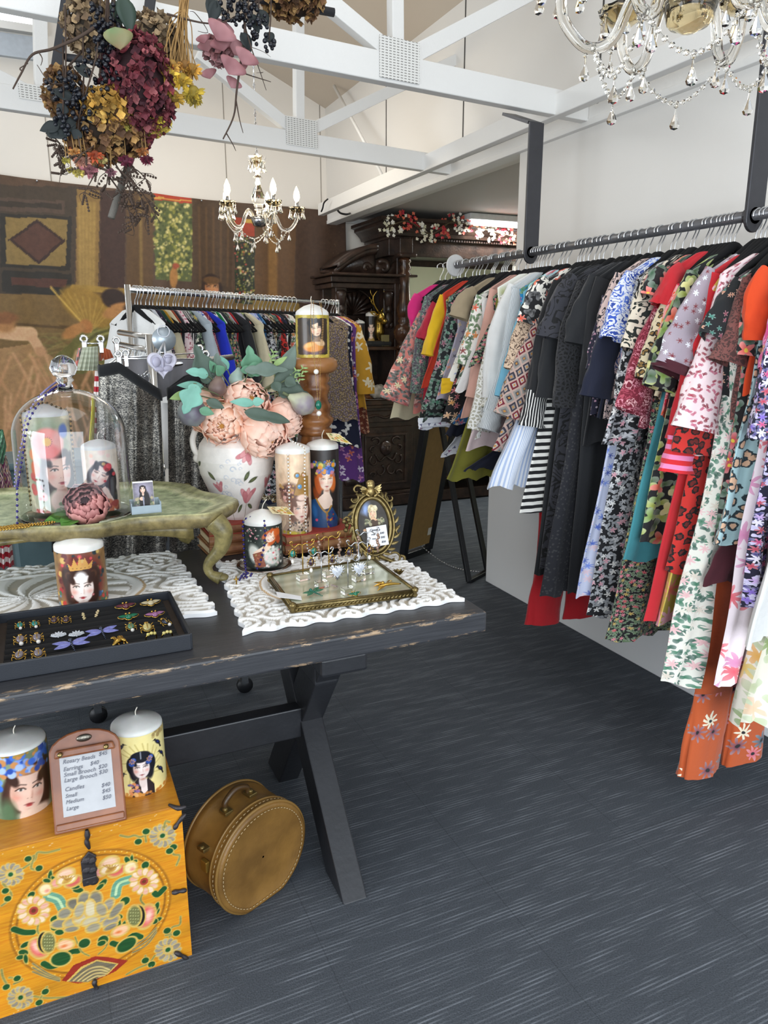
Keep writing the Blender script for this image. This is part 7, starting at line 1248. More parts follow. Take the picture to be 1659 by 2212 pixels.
# heart plaque
hc=at(351,785,Y=2.80); t=thing('heart_plaque','lilac white heart shaped plaque with two cherubs hanging from ribbon','plaque',hc)
a=np.linspace(0,6.2832,48,endpoint=False); hxx=np.sin(a)**3; hzz=(13*np.cos(a)-5*np.cos(2*a)-2*np.cos(3*a)-np.cos(4*a))/16; s_=.052
P=[[hc+np.array([s_*f*hxx[k],y,s_*f*hzz[k]]) for k in range(48)] for f,y in((0.01,.012),(1,.012),(1.0,0),(.95,-.010),(.86,-.013),(.80,-.009),(.5,-.007),(.02,-.007))]
MB().grid(P,cu=True).build('heart',mat('bisque','#d6d3e2',.5),t)
m=MB(); m.ball(hc+[.020,-.009,.012],(.012,.008,.014),12,8).ball(hc+[-.022,-.009,.006],(.015,.008,.018),12,8).ball(hc+[.016,-.008,-.018],(.02,.007,.012),12,8).ball(hc+[-.012,-.008,-.02],(.02,.007,.010),12,8).ball(hc+[.02,-.011,.024],(.014,.006,.006),10,6).ball(hc+[0,-.009,.0],(.007,.006,.02),8,6); m.build('cherub_relief',mat('bisque_grey','#b5b2c6',.5),t)
MB().tube([aR-[.0,.03,.01],hc+[-.012,0,.035]],.004,6).tube([aR-[.0,.03,.01],hc+[.012,0,.035]],.004,6).tube([aR+np.array([.022*math.cos(k),-.03,.03+.022*math.sin(k)]) for k in np.linspace(0,6.28,14,endpoint=False)],.002,5,True).build('ribbon',mat('satin_ribbon','#d9dbe2',.4),t)
# ================= PICTURE ON BACK WALL
TW0,TZ0=-.75,.55; c=Cv(3.30,2.12,430,270,'#574232').noise(.22,6,.5,3)
def tp(x,y): p=at(x,y,Y=6.43); return (p[0]-TW0,p[2]-TZ0)
def TP(col,*pts,a=1): c.poly([tp(*p) for p in pts],col,a)
def TL(w,col,*pts,a=1,sm=0): c.line([tp(*p) for p in pts],w,col,a,sm)
def TE(x,y,rx_,ry_,col,rot=0,soft=.3,a=1): q=tp(x,y); c.ell(q[0],q[1],rx_*.00385,ry_*.00385,col,-rot,soft,a)
TP('#7d6238',(-300,630),(760,640),(760,1300),(-300,1300)); TP('#463a2e',(-200,395),(168,405),(160,640),(-200,630)); TP('#56453a',(-60,425),(140,435),(140,462),(-60,455)); TP('#3a3128',(-40,434),(134,441),(134,452),(-40,446))
TP('#2e2a24',(0,462),(156,468),(152,585),(2,578)); TP('#8a7242',(12,470),(146,474),(142,575),(14,571)); TP('#3a2620',(80,474),(142,520),(84,573),(18,520)); TP('#56372c',(80,482),(132,520),(84,565),(28,520)); TP('#2e2a24',(4,585),(156,592),(152,640),(4,632)); TP('#55352b',(24,600),(146,605),(142,622),(26,618))
TP('#8a6c3c',(166,410),(216,414),(212,640),(164,640)); [TL(.03,'#b59450',(172+8*k,440),(174+7*k,620),a=.35) for k in range(5)]; TP('#402a22',(218,410),(272,414),(268,700),(216,700)); TP('#5e452a',(274,414),(332,418),(330,690),(272,690)); TL(.03,'#83683a',(303,430),(306,640),a=.6)
TP('#5a6238',(333,418),(415,428),(414,610),(336,605)); TP('#b5402a',(333,418),(415,426),(414,440),(334,434)); TP('#d0a04a',(333,427),(415,434),(414,437),(333,430))
a0=tp(337,600); a1=tp(412,442); c.blobs(a0[0],a0[1],a1[0],a1[1],420,.008,.02,['#8a8a3e','#c4b86a','#4f5a30','#a9a456','#3c4626','#dccf8a'],3,.9); TP('#4e3a28',(416,428),(505,438),(500,650),(415,640)); [TL(.02,'#6a4e30',(430+16*k,450),(432+15*k,620),a=.5) for k in range(5)]
TP('#a8422c',(506,470),(552,474),(550,512),(508,510)); TP('#c9a04a',(525,472),(550,474),(548,484),(527,482)); TP('#2f3428',(508,512),(552,514),(550,660),(508,655)); a0=tp(512,655); a1=tp(548,515); c.blobs(a0[0],a0[1],a1[0],a1[1],200,.006,.016,['#b5a84a','#4a5a34','#c4584a','#8a8a4a','#e0cfa0'],5,.9)
TP('#63462a',(553,445),(640,455),(632,690),(550,680)); TL(.09,'#8a6436',(590,470),(590,650),a=.5); TP('#45311f' if 0 else '#4a3527',(640,450),(760,462),(755,900),(634,760)); a0=tp(700,600); a1=tp(742,470); c.blobs(a0[0],a0[1],a1[0],a1[1],30,.003,.007,['#a9a07a'],6,.7)
TL(.05,'#a8863e',(160,622),(270,632)); TL(.03,'#6a4f26',(160,634),(270,642)); TL(.04,'#8a6a30',(160,645),(270,655)); TP('#8a7036',(550,640),(640,646),(650,672),(545,668)); TL(.02,'#5a4424',(0,700),(270,716))
a0=tp(-100,1000); a1=tp(270,700); c.blobs(a0[0],a0[1],a1[0],a1[1],160,.02,.06,['#94743a','#7d6230','#a8854a','#6a5228'],7,.4,.4)
for k in range(60): x=130+random.uniform(-120,230); TL(.012,random.choice(['#8f8648','#5f5a2c','#a59a58']),(x,745+random.uniform(-25,60)),(x+70,720+random.uniform(0,60)),a=.35)
TP('#6f6a34',(150,745),(190,690),(250,665),(330,680),(345,760),(250,800),(60,820)); [TL(.022,col,(150+k*9,790-k*2),(200+k*8,720+k*3),(300,700+k*7),a=.7,sm=4) for k,col in enumerate(['#8a8546','#5a5628','#a09a58','#6a6632','#4c4a24','#8f8a4c','#777238'])]
TE(190,665,62,36,'#a07c34',.6,.2); [TL(.008,'#c9a652',(196,718),(130+k*16,628+k*4),a=.55) for k in range(9)]; TL(.012,'#d9b45a',(196,718),(110,622)); TE(186,706,15,17,'#b5773f',0,.3); TE(160,716,30,13,'#b98148',-.5,.3); TE(246,645,26,22,'#33211a',0,.2); TE(252,672,34,15,'#b9824a',-.4,.3); TE(285,668,20,14,'#3a2a20',0,.4)
for k in range(90): x=random.uniform(-60,230); y=random.uniform(760,1010); TL(.03,random.choice(['#cf9c72','#e0b48c','#b88258','#d9a87e','#c28e62']),(x,y),(x+random.uniform(-40,50),y+70),a=.4)
TP('#d3a376',(-80,770),(70,742),(140,790),(170,1000),(-80,1050),a=.55); TL(.10,'#dcb48a',(-60,712),(30,722),(66,722)); TL(.07,'#dcb48a',(62,722),(78,742),(86,758)); TE(88,760,14,12,'#c99a70',0,.4); TE(8,700,26,22,'#b5814e',0,.4); TE(10,688,30,14,'#8a5a34',0,.4)
q=tp(458,622); face(c,q[0],q[1],.075,'#33221a','#c98f5e','#8a3a2a',.05,.2,True,eyes='#2a1a14'); TE(458,607,22,10,'#6a4a2a',0,.3); TE(375,600,10,26,'#b07c44',.1,.3); TE(380,576,9,7,'#a8543a',0,.4); TE(440,650,50,20,'#6a4c30',0,.5)
# trim the top edge line
t=thing('tapestry','large brown and gold classical scene print pinned to the back wall','wall hanging',(TW0+1.6,6.43,TZ0)); topz=lambda x: np.interp(x+TW0,[-.75,-.14,1.2,2.55],[2.66,2.62,2.555,2.53])-TZ0
P=np.dstack([TW0+c.x,6.435-.012*np.sin(c.x*5+np.sin(c.y*3))-.004*np.sin(c.x*23),TZ0+c.y/2.12*topz(c.x)]); s__=c.y/2.12; yy_=c.y.copy()
ii=np.clip((s__*topz(c.x)/2.12*269),0,269); i0=ii.astype(int); CC_=c.C[np.minimum(i0,269),np.arange(430)[None,:].repeat(270,0)]; mb=MB(); mb.grid(P,col=CC_); mb.build('printed_cloth',paintmat('tapestry_print',.62,.22,26,.001),t,color=True,solid=.004)
for x in(-.5,.1,.7,1.3,1.9,2.4): MB().ball((x,6.42,TZ0+float(topz(x-TW0))-.015),.008,8,6).build('pin',SILVER,t)
# ================= CARVED CABINET
OAK=mat('black_carved_oak','#2a201c',.3,var=.3,vscale=14,second='#43322a',bump=.003,bscale=70); OAK2=mat('dark_polished_oak','#2e1f16',.2,var=.2,vscale=10,second='#4c3020')
cb=thing('carved_cabinet','huge black carved oak cabinet with mirror, columns and broken pediment','cabinet',(3.3,6.1,0)); FY=5.85
def cbx(name,bx,m=OAK,bv=.006): mb=MB(); [mb.box(c_,d_) for c_,d_ in bx]; return mb.build(name,m,cb,False,bevel=bv)
cbx('base',[((2.62,6.15,.48),(.70,.56,.80)),((3.55,6.2,.55),(1.2,.46,.70)),((4.3,6.15,.48),(.4,.56,.80))]); cbx('plinth',[((2.62,6.13,.06),(.76,.62,.10)),((3.6,6.13,.06),(1.3,.62,.10)),((2.62,6.13,.125),(.73,.60,.03))]); cbx('counter',[((3.3,6.13,.925),(2.3,.64,.045)),((3.3,6.14,.89),(2.24,.61,.03))],OAK2)
cbx('drawer',[((2.66,5.86,.80),(.50,.02,.10))]); cbx('door_frame',[((2.66,5.86,.43),(.54,.03,.56))]); d_=cbx('door',[((2.66,5.84,.43),(.44,.02,.46))]); cbx('door_moulding',[((2.66,5.825,.64),(.40,.02,.02)),((2.66,5.825,.22),(.40,.02,.02)),((2.47,5.825,.43),(.02,.02,.42)),((2.85,5.825,.43),(.02,.02,.42))])
mb=MB(); cx_,cz_=2.66,.50; mb.ball((cx_,5.82,cz_+.03),(.055,.03,.065),14,10); mb.ball((cx_,5.79,cz_+.02),(.012,.014,.022),8,6); [mb.ball((cx_+s*.022,5.795,cz_+.05),(.012,.010,.007),8,6) for s in(-1,1)]
def sc(mb,x,z,s,a0,tn,y=5.82,r=.009): mb.tube([(x+s*(1-k/15)*math.cos(a0+tn*k*.42),y,z+s*(1-k/15)*math.sin(a0+tn*k*.42)) for k in range(12)],[r,r*.9,r*.4],7)
for s in(-1,1):
    for x,z,q_,a_,tn in((.09,.58,.05,.5,1),(.11,.42,.05,1,-1),(.06,.33,.055,2,1),(.12,.30,.035,0,1),(.13,.52,.03,2,-1)): sc(mb,cx_+s*x,z,q_,a_ if s>0 else math.pi-a_,tn*s)
    mb.tube([(cx_,5.82,.46),(cx_+s*.06,5.815,.42),(cx_+s*.1,5.82,.48)],.008,6,smooth=4)
mb.build('mask_carving',OAK,cb)
mb=MB(); mb.tube([(2.50,5.845,.80),(2.58,5.84,.815),(2.66,5.84,.79),(2.74,5.84,.815),(2.82,5.845,.80)],.010,8,smooth=5); [sc(mb,2.66+s*.12,.80,.025,0,1,5.845,.006) for s in(-1,1)]; mb.build('drawer_scrolls',OAK,cb)
mb=MB(); fx=2.33; mb.ball((fx,5.80,.80),(.03,.03,.036),12,8).ball((fx,5.815,.83),(.035,.03,.02),10,6).lathe([(.0,.30),(.05,.30),(.045,.40),(.055,.50),(.038,.60),(.052,.70),(.03,.755),(.0,.765)],(fx,5.82,0),16).tube([(fx-.04,5.81,.72),(fx-.05,5.78,.64),(fx,5.765,.66)],.014,8,smooth=4).tube([(fx+.04,5.81,.72),(fx+.055,5.78,.62),(fx+.02,5.765,.58)],.014,8,smooth=4).box((fx,5.84,.26),(.09,.07,.08)).box((fx,5.84,.85),(.1,.08,.04)); mb.build('caryatid',OAK,cb)
cbx('back_panel',[((2.57,6.30,1.45),(.62,.08,.98)),((2.80,6.1,1.55),(.05,.4,1.2))]); cbx('shelf',[((2.57,6.10,1.375),(.66,.46,.03))],OAK2); cbx('entablature',[((2.55,6.12,1.93),(.70,.46,.045)),((2.55,6.14,1.885),(.66,.42,.04)),((2.55,6.05,1.965),(.76,.55,.02))])
cbx('pilaster',[((2.31,6.0,1.72),(.10,.10,.30)),((2.31,6.02,1.49),(.09,.09,.20))]); cbx('pilaster',[((2.74,6.0,1.72),(.09,.10,.30)),((2.74,6.02,1.49),(.08,.09,.20))])
for x in(2.31,2.74): mb=MB(); mb.ball((x,5.94,1.70),(.03,.03,.04),10,8).ball((x,5.94,1.62),(.04,.03,.06),10,8).lathe([(0,1.70),(.03,1.72),(.045,1.80),(.05,1.83),(.03,1.85),(0,1.85)],(x,5.95,0),12).ball((x-.02,5.935,1.57),(.02,.02,.03)).ball((x+.02,5.935,1.57),(.02,.02,.03)); mb.build('pilaster_figure',OAK,cb)
mb=MB(); 
for k in range(11): a=math.pi*(k+.5)/11; mb.tube([(2.53,6.25,1.66),(2.53+.17*math.cos(a)*.5,6.22,1.66+.10*math.sin(a)),(2.53+.18*math.cos(a),6.20,1.66+.19*math.sin(a))],[.006,.014,.024],8)
mb.tube([(2.53+.205*math.cos(a),6.23,1.66+.215*math.sin(a)) for a in np.linspace(0,math.pi,20)],.012,8); mb.build('shell_fan',OAK,cb)
cbx('inner_frame',[((2.53,6.24,1.61),(.36,.03,.025)),((2.37,6.24,1.50),(.025,.03,.22)),((2.69,6.24,1.50),(.025,.03,.22))])
# broken pediment
mb=MB(); a=np.linspace(.0,1,16); X=2.22+.36*a; Zt=2.0+.17*np.sin(a*math.pi*.5); P=[[(x,y,z) for x,z in zip(X,Zt+o)] for y,o in((5.80,0),(5.80,.03),(6.2,.03),(6.2,0),(5.84,-.035),(5.80,0))]; mb.grid(P); mb.grid([[(x,5.87,1.975) for x in X],[(x,5.87,z) for x,z in zip(X,Zt)]]); sc(mb,2.66,2.03,.06,2.4,-1,5.87,.014); sc(mb,2.50,2.02,.04,0,1,5.86,.01); mb.grid([[(x,5.88,1.975) for x in(2.58,2.64,2.72,2.78)],[(x,5.88,z) for x,z in zip((2.58,2.64,2.72,2.78),(2.08,2.09,2.04,2.10))]]); mb.build('broken_pediment',OAK,cb,solid=.02)
# great column, cornice, frieze
mb=MB(); mb.lathe([(0,1.39),(.07,1.39),(.07,1.41),(.05,1.43),(.085,1.48),(.095,1.53),(.08,1.58),(.05,1.60),(.065,1.62),(.05,1.64),(.06,1.66),(.072,1.72),(.05,1.80),(.042,1.90),(.045,1.98),(.055,2.0),(.04,2.02),(.055,2.05),(.04,2.08),(.055,2.10),(.045,2.13),(0,2.13)],(2.83,5.82,-.02),24); mb.build('great_column',OAK2,cb)
mb=MB(); mb.lathe([(0,.95),(.06,.95),(.06,.97),(.035,.99),(.07,1.04),(.085,1.10),(.06,1.16),(.035,1.19),(.05,1.24),(.06,1.30),(.05,1.36),(0,1.36)],(2.40,5.92,0),22); mb.build('bulb_column',OAK2,cb)
mb=MB(); mb.lathe([(0,.95),(.06,.95),(.06,.97),(.035,.99),(.07,1.04),(.085,1.10),(.06,1.16),(.035,1.19),(.05,1.24),(.06,1.30),(.05,1.38),(0,1.38)],(2.83,5.86,0),22); mb.build('bulb_column',OAK2,cb)
cbx('volute_capital',[((2.83,5.80,2.125),(.16,.12,.035))],OAK,.015); cbx('column_block',[((2.83,5.86,2.20),(.12,.14,.12))])
cbx('frieze',[((3.55,6.1,2.20),(1.66,.40,.14)),((2.80,6.1,2.05),(.06,.5,.20))])
mb=MB(); pr=[(0,0),(.03,0),(.03,.02),(.06,.025),(.07,.05),(.11,.09),(.125,.10),(.125,.12),(.155,.13),(.155,.155),(0,.155)]
Zc=2.26; P=[[(x-o if e==0 else x,y-o2,Zc+z) for o,z in pr for o2 in(o,)] for e,(x,y) in enumerate([])] ; V=[]; 
path=[(2.74,6.40),(2.74,5.90),(4.5,5.90)]
rows=[[(path[0][0]-o,path[0][1],Zc+z) for o,z in pr],[(path[1][0]-o,path[1][1]-o,Zc+z) for o,z in pr],[(path[2][0],path[2][1]-o,Zc+z) for o,z in pr]]; mb.grid(rows); mb.add([(2.60,6.4,Zc+.155),(2.60,5.75,Zc+.155),(4.5,5.75,Zc+.155),(4.5,6.4,Zc+.155)],[(0,1,2,3)])
for k in range(44): x=2.72+k*.04; mb.ball((x,5.855,Zc+.058),(.014,.02,.026),8,6)
for k in range(12): mb.ball((2.69,5.92+k*.04,Zc+.058),(.02,.014,.026),8,6)
for k in range(70): mb.box((2.72+k*.025,5.865,Zc+.008),(.014,.012,.014))
mb.build('cornice',OAK,cb,False)
t_=NT('old_mirror'); t_.set(color='#dfe6dc',rough=.02,metal=1.); cbx('mirror',[((3.5,6.28,1.55),(1.3,.01,1.1))],t_.m,0)
cbx('mirror_surround',[((3.5,6.30,2.11),(1.4,.06,.05))])
cbx('lower_shelf',[((3.5,5.98,.22),(1.1,.35,.03))],OAK2)
# things on the cabinet
def at2(x,y,Y): return at(x,y,Y=Y)
def cv_small(r,h,bg,hair,dress,skin='#e8cdb8'):
    w=2*math.pi*r; c=Cv(w,h,110,80,bg).noise(.3,30,1,3); m=w/2; face(c,m,h*.6,h*.14,hair,skin,'#8a3a3a',0,0,True); c.ell(m,h*.15,r*.8,h*.2,dress,0,.3); c.ell(m,h*.3,r*.4,h*.06,skin,0,.4); return c
p=at2(777,748,5.98); candle((p[0],5.98,1.392),.045,.20,cv_small(.045,.19,'#2a3036','#15181c','#5a7a9a'),'shorter dark candle with bead string on the cabinet shelf',dome=.2,wickdir=(-.8,0,.6)); strand('rosary',[at2(770,695,5.90),at2(768,715,5.915),at2(770,740,5.92)],.005,MATS['clear_bead'],'clear bead string over the shorter cabinet candle',gap=2.4,smooth=3)
p=at2(802,748,6.0); candle((p[0],6.0,1.392),.048,.27,cv_small(.048,.25,'#1d1815','#1d1410','#b5924a'),'tall dark candle with a pale lady on the cabinet shelf',dome=.2); strand('rosary',[at2(816,682,5.93),at2(818,710,5.93),at2(818,745,5.94)],.005,mat('black_bead','#141414',.2),'black bead string at the right of the tall cabinet candle',gap=2.6,smooth=3)
cA2=at2(793,838,5.92); book((cA2[0]+.02,5.97,.950),(.16,.12,.03),.1,TAN,'small tan book lying lowest on the cabinet counter'); book((cA2[0]+.02,5.97,.981),(.15,.11,.028),.2,TAN,'small tan book upper of two on the cabinet counter'); candle((cA2[0],5.97,1.012),.045,.135,cv_small(.045,.13,'#c99a2e','#5a2f1c','#d9b45a'),'small gold candle on two books on the cabinet counter',dome=.12)
book((2.56,5.96,1.392),(.36,.14,.045),.0,mat('charcoal_cloth','#2a2b2c',.6),'long dark old book lying on the cabinet shelf under the candles')
# stag bust
sb=at2(820,690,5.97); t=thing('stag_bust','gold stag head ornament with branching antlers on slim rod','ornament',(sb[0],5.97,1.43)); G2=mat('bright_gold','#c2a04a',.22,.9); b0=np.array([sb[0],5.97,1.0])
hz_=at2(820,685,5.97)[2]; m=MB(); m.ball((b0[0],5.95,hz_),(.036,.045,.05),14,10).ball((b0[0]+.01,5.90,hz_-.035),(.022,.035,.026),12,8).lathe([(0,-.17),(.03,-.16),(.045,-.10),(.036,-.05),(.034,0),(0,.01)],(b0[0]+.0,5.975,hz_-.02),16); m.build('head_and_neck',G2,t)
for s in(-1,1):
    m=MB(); m.leaf((b0[0]+s*.03,5.96,hz_+.02),(s,0,.35),(0,-1,0),.07,.035,0,.3); m.build('ear',G2,t,solid=.004); m=MB(); z0=hz_+.045; m.tube([(b0[0]+s*.014,5.965,z0),(b0[0]+s*.05,5.97,z0+.06),(b0[0]+s*.06,5.965,z0+.12),(b0[0]+s*.03,5.95,z0+.17)],[.008,.007,.003],8,smooth=5)
    for k,(dx,dz) in enumerate(((.05,.04),(.06,.03),(.035,.05))): q=np.array([b0[0]+s*(.045+.008*k),5.968,z0+.05+.035*k]); m.tube([q,q+[s*dx*.6,0,dz*.6],q+[s*dx*.7,0,dz*1.2]],[.006,.005,.002],7,smooth=4)
    m.build('antler',G2,t)
MB().tube([(b0[0],5.975,hz_-.18),(b0[0],5.975,1.44)],.005,8).build('rod',G2,t); MB().box((b0[0],5.975,1.425),(.09,.06,.03)).build('base',G2,t,False,bevel=.004)
MB().box((b0[0]+.02,5.90,1.44),(.07,.02,.095)).build('picture_card',mat('dull_gold_card','#8a7f52',.5),None,False,bevel=.002,loc=(b0[0]+.02,5.9,1.392)); tag(bpy.data.objects['picture_card'],'small gold and lilac picture card before the stag','card')
# paper things on counter
m=MB(); q=at2(775,838,5.85); m.ball((q[0],5.87,1.0),(.06,.04,.05),14,10); m.build('paper_bag',mat('floral_bag','#d9cdbb',.6,var=.5,vscale=30,second='#a88a78'),None,loc=(q[0],5.87,.95)); tag(bpy.data.objects['paper_bag'],'small floral fabric bag on the cabinet counter','bag')
m=MB(); q=at2(822,838,5.85); r_=np.random.RandomState(2); m.ball((q[0],5.88,1.01),(.09,.05,.06),18,12); m.V[-1]+=r_.uniform(-.008,.008,m.V[-1].shape); m.build('wrapped_parcel',mat('cellophane','#cfcabf',.25,var=.4,vscale=25),None,loc=(q[0],5.88,.95)); tag(bpy.data.objects['wrapped_parcel'],'crumpled clear wrapped parcel on the cabinet counter','parcel')
m=MB(); q0=at2(765,830,5.83); m.grid([[(q0[0]+.3*s,5.83+.0,.951+.06*(1-s)**6) for s in np.linspace(0,1,10)],[(q0[0]+.02+.3*s,5.80,.955+.03*(1-s)**6) for s in np.linspace(0,1,10)]]); m.build('paper_slip',mat('receipt_paper','#e6e1d8',.7),None,loc=q0,solid=.001); tag(bpy.data.objects['paper_slip'],'long curled white paper slip at the counter edge','paper')
# garland
gl=thing('blossom_garland','garland of red and white silk blossoms draped over the cabinet cornice','garland',(3.4,5.75,2.42)); r_=np.random.RandomState(6); pts=spline([at(x,y,Y=5.74) for x,y in((835,492),(880,478),(930,505),(975,480),(1020,488),(1065,500),(1112,512))],8); MB().tube(pts,.006,5).build('vine',mat('vine_brown','#5a4a34',.8),gl)
for nm,col,sel in(('white_blossoms',['#ece6d2','#e0dcc0','#f2efe6'],lambda i:(i//6)%2==0),('red_blossoms',['#c8303c','#d95a4a','#b52438','#e0765a'],lambda i:(i//6)%2==1)):
    mb=MB()
    for i in range(len(pts)*5):
        b_=pts[i//5]
        if not sel(i//5): continue
        q=b_+r_.uniform(-1,1,3)*[.06,.04,.075]; cc_=hx(col[r_.randint(len(col))])
        for k in range(5): a_=k*1.257+r_.rand(); n1=len(mb.C); mb.leaf(q,(math.cos(a_),-.3,math.sin(a_)),(0,-1,0),.017,.012,.1,.1,na=4,nb=3); mb.C[-1]=np.ones_like(mb.C[-1])*cc_
    mb.build(nm,PET,gl,color=True)
# ================= EASEL MIRROR SEEN FROM BEHIND
BLK=mat('black_frame_paint','#14161a',.4); ea=thing('standing_mirror','black framed standing mirror seen from behind, propped on a black leg','mirror',(2.25,4.2,0))
b_l=np.array([2.11,4.34,0.02]); b_r=np.array([2.37,4.46,0.02]); up_=np.array([.10,-.26,1.35]); wv_=(b_r-b_l)
for a,b in((b_l,b_l+up_),(b_r,b_r+up_),(b_l+up_,b_r+up_),(b_l,b_r)): MB().beam(a,b,.04,.045,up=(.34,-.94,0) if abs((b-a)[2])>.5 else (0,0,1)).build('frame',BLK,ea,False,bevel=.003)
nb_=np.cross(wv_,up_); nb_/=np.linalg.norm(nb_); nb_=nb_ if nb_[1]<0 else -nb_; e0=b_l+wv_*.10+up_*.04+nb_*.012; m=MB(); m.add([e0,e0+wv_*.8,e0+wv_*.8+up_*.93,e0+up_*.93],[(0,1,2,3)]); m.build('backing_board',mat('gold_brown_board','#8f7140',.6,var=.15),ea,False,solid=.006)
e1=b_l+wv_*.75+up_*.09+nb_*.018; m=MB(); m.add([e1,e1+wv_*.13,e1+wv_*.13+up_*.04,e1+up_*.04],[(0,1,2,3)]); m.build('barcode_sticker',mat('sticker','#c9c6bd',.6),ea,False,solid=.001)
f1=at(1013,1256,Z=.01); f2=at(1053,1234,Z=.01); ap=b_l+wv_*.5+up_*.80; a1_=at(985,1010,Y=f1[1]+.2); 
MB().beam(f1,ap-wv_*.25,.025,.03,up=(1,0,0)).build('prop_leg',BLK,ea,False,bevel=.002); MB().beam(f2,ap+wv_*.35,.025,.03,up=(1,0,0)).build('prop_leg',BLK,ea,False,bevel=.002); MB().beam(f1,f2,.03,.025).build('prop_foot',BLK,ea,False,bevel=.002)
cs=b_l+wv_*.6+up_*.04; ce=(f1+f2)/2+[0,0,.03]; P=[cs*(1-t)+ce*t+[0,0,-.05*math.sin(math.pi*t)] for t in np.linspace(0,1,26)]; m=MB(); [m.ball(p_,(.006,.006,.004),6,4) for p_ in P]; m.tube(P,.002,4); m.build('chain',SILVER,ea)
# ================= CHANDELIERS
t=NT('bulb_glow'); t.set(color='#fff3dc',emit='#ffe2b0',estr=14.0); BULB=t.m
AMB=glassmat('amber_glass','#f3e2b8',.05,1.4); 
def drop_mesh(name,L,r):
    mb=MB(); mb.lathe([(0,0),(.12*r,-.02*L),(.25*r,-.3*L),(.75*r,-.62*L),(r,-.78*L),(.75*r,-.93*L),(0,-L)],(0,0,0),8); mb.ball((0,0,.10*L),r*.5,8,5); mb.tube([(0,0,.3*L),(0,0,0)],r*.08,4); return mb.build(name,CRYSTAL,None,False)
def chandelier(c,R,n,lit,label,a0=0.,dz=1.,chain=None,ptoff=0):
    c=np.array(c,float); t=thing('chandelier',label,'chandelier',c)
    MB().lathe([(0,.36*R),(.06*R,.36*R),(.16*R,.62*R),(.24*R,.74*R),(.12*R,.76*R),(.05*R,.82*R),(0,.82*R)][::-1],c+[0,0,.55*R],24,fl=(.06,9)).build('crown_cup',AMB,t)
    MB().lathe([(0,-.42*R),(.05*R,-.42*R),(.16*R,-.36*R),(.20*R,-.22*R),(.22*R,-.16*R),(.07*R,-.12*R),(.06*R,-.02*R),(.12*R,.02*R),(.09*R,.06*R),(.16*R,.18*R),(.19*R,.32*R),(.13*R,.46*R),(.07*R,.62*R),(.06*R,.72*R),(.12*R,.80*R),(.06*R,.86*R),(.04*R,.95*R),(0,.95*R)],c,24,fl=(.04,8)).build('glass_column',CRYSTAL,t)
    MB().lathe([(0,-.34*R),(.15*R,-.34*R),(.2*R,-.2*R),(.19*R,-.13*R),(0,-.12*R)],c+[0,0,-.01],20).build('silver_hub',SILVER if lit else AMB,t)
    if chain is not None: m=MB(); m.tube([c+[0,0,1.3*R],chain],.002,4); [m.tube([c+(np.array(chain)-c)*f+np.array([.006*math.cos(a)*(i%2),.006*math.cos(a)*((i+1)%2),.014*math.sin(a)]) for a in np.linspace(0,6.28,10,endpoint=False)],.0015,4,True) for i,f in enumerate(np.arange(1.3*R/np.linalg.norm(np.array(chain)-c),1,.026/np.linalg.norm(np.array(chain)-c)))]; m.build('chain',SILVER,t)
    dm=drop_mesh('crystal_drop',.17*R*dz+.01,.034*R*dz+.004); dm.parent=t; first=[dm]
    def drop(p):
        o=dm if first else dm.copy(); 
        if not first: S.collection.objects.link(o); o.parent=t
        else: first.pop()
        o.location=(np.array(p)-c).tolist()
    for k in range(n):
        a=a0+k*6.2832/n; d=np.array([math.cos(a),math.sin(a),0]); e=c+d*R; z=np.array([0,0,1.])
        P=[c+d*.16*R-z*.2*R,c+d*.32*R-z*.02*R,c+d*.45*R-z*.15*R,c+d*.58*R-z*.42*R,c+d*.78*R-z*.45*R,c+d*.96*R-z*.25*R,e-z*.06*R]
        m=MB(); m.tube(P,.046*R,8,smooth=6); m.build('arm',CRYSTAL,t)
        m=MB(); m.lathe([(0,-.02*R),(.1*R,-.02*R),(.19*R,.05*R),(.21*R,.11*R),(.18*R,.09*R),(.09*R,.02*R),(0,.02*R)],e,20,fl=(.06,10)); cup=m.build('drip_cup',AMB,t)
        MB().lathe([(0,.02*R),(.055*R,.02*R),(.055*R,.26*R),(0,.26*R)],e,14).build('candle_sleeve',SILVER,cup)
        if lit: MB().lathe([(0,.26*R),(.05*R,.27*R),(.085*R,.36*R),(.07*R,.48*R),(.03*R,.58*R),(0,.64*R)],e,14).build('bulb',BULB,cup)
        for q in range(6): b=q*1.047; drop(e+np.array([math.cos(b),math.sin(b),0])*.19*R+z*.02*R)
        drop(P[4]-z*.08*R); drop(e*.0+P[3]-z*.10*R)
        # swags of small beads between the arms
        a2=a0+(k+1)*6.2832/n; d2=np.array([math.cos(a2),math.sin(a2),0]); m=MB(); p0=c+d*.72*R-z*.46*R; p1=c+d2*.72*R-z*.46*R
        for f in np.linspace(0,1,15): q_=p0*(1-f)+p1*f-z*.30*R*math.sin(math.pi*f); m.ball(q_,.024*R,6,4)
        m.tube([p0*(1-f)+p1*f-z*.30*R*math.sin(math.pi*f) for f in np.linspace(0,1,9)],.0012,4); m.build('bead_swag',CRYSTAL,t,False); drop((p0+p1)/2-z*.34*R)
    for q in range(8): b=q*.785; drop(c+np.array([math.cos(b),math.sin(b),0])*.2*R+np.array([0,0,1.15*R]))
    return t
C1=at(559,455,Y=4.75); R1=.235; chandelier(C1,R1,5,True,'lit crystal chandelier with candle bulbs before the big picture',a0=-.2,chain=(C1[0],C1[1],3.31+(2.5-C1[0])/2.75*1.21))
lamp('chandelier_lamp','POINT',C1+np.array([0,0,.16]),9,(1,.85,.62),.16)
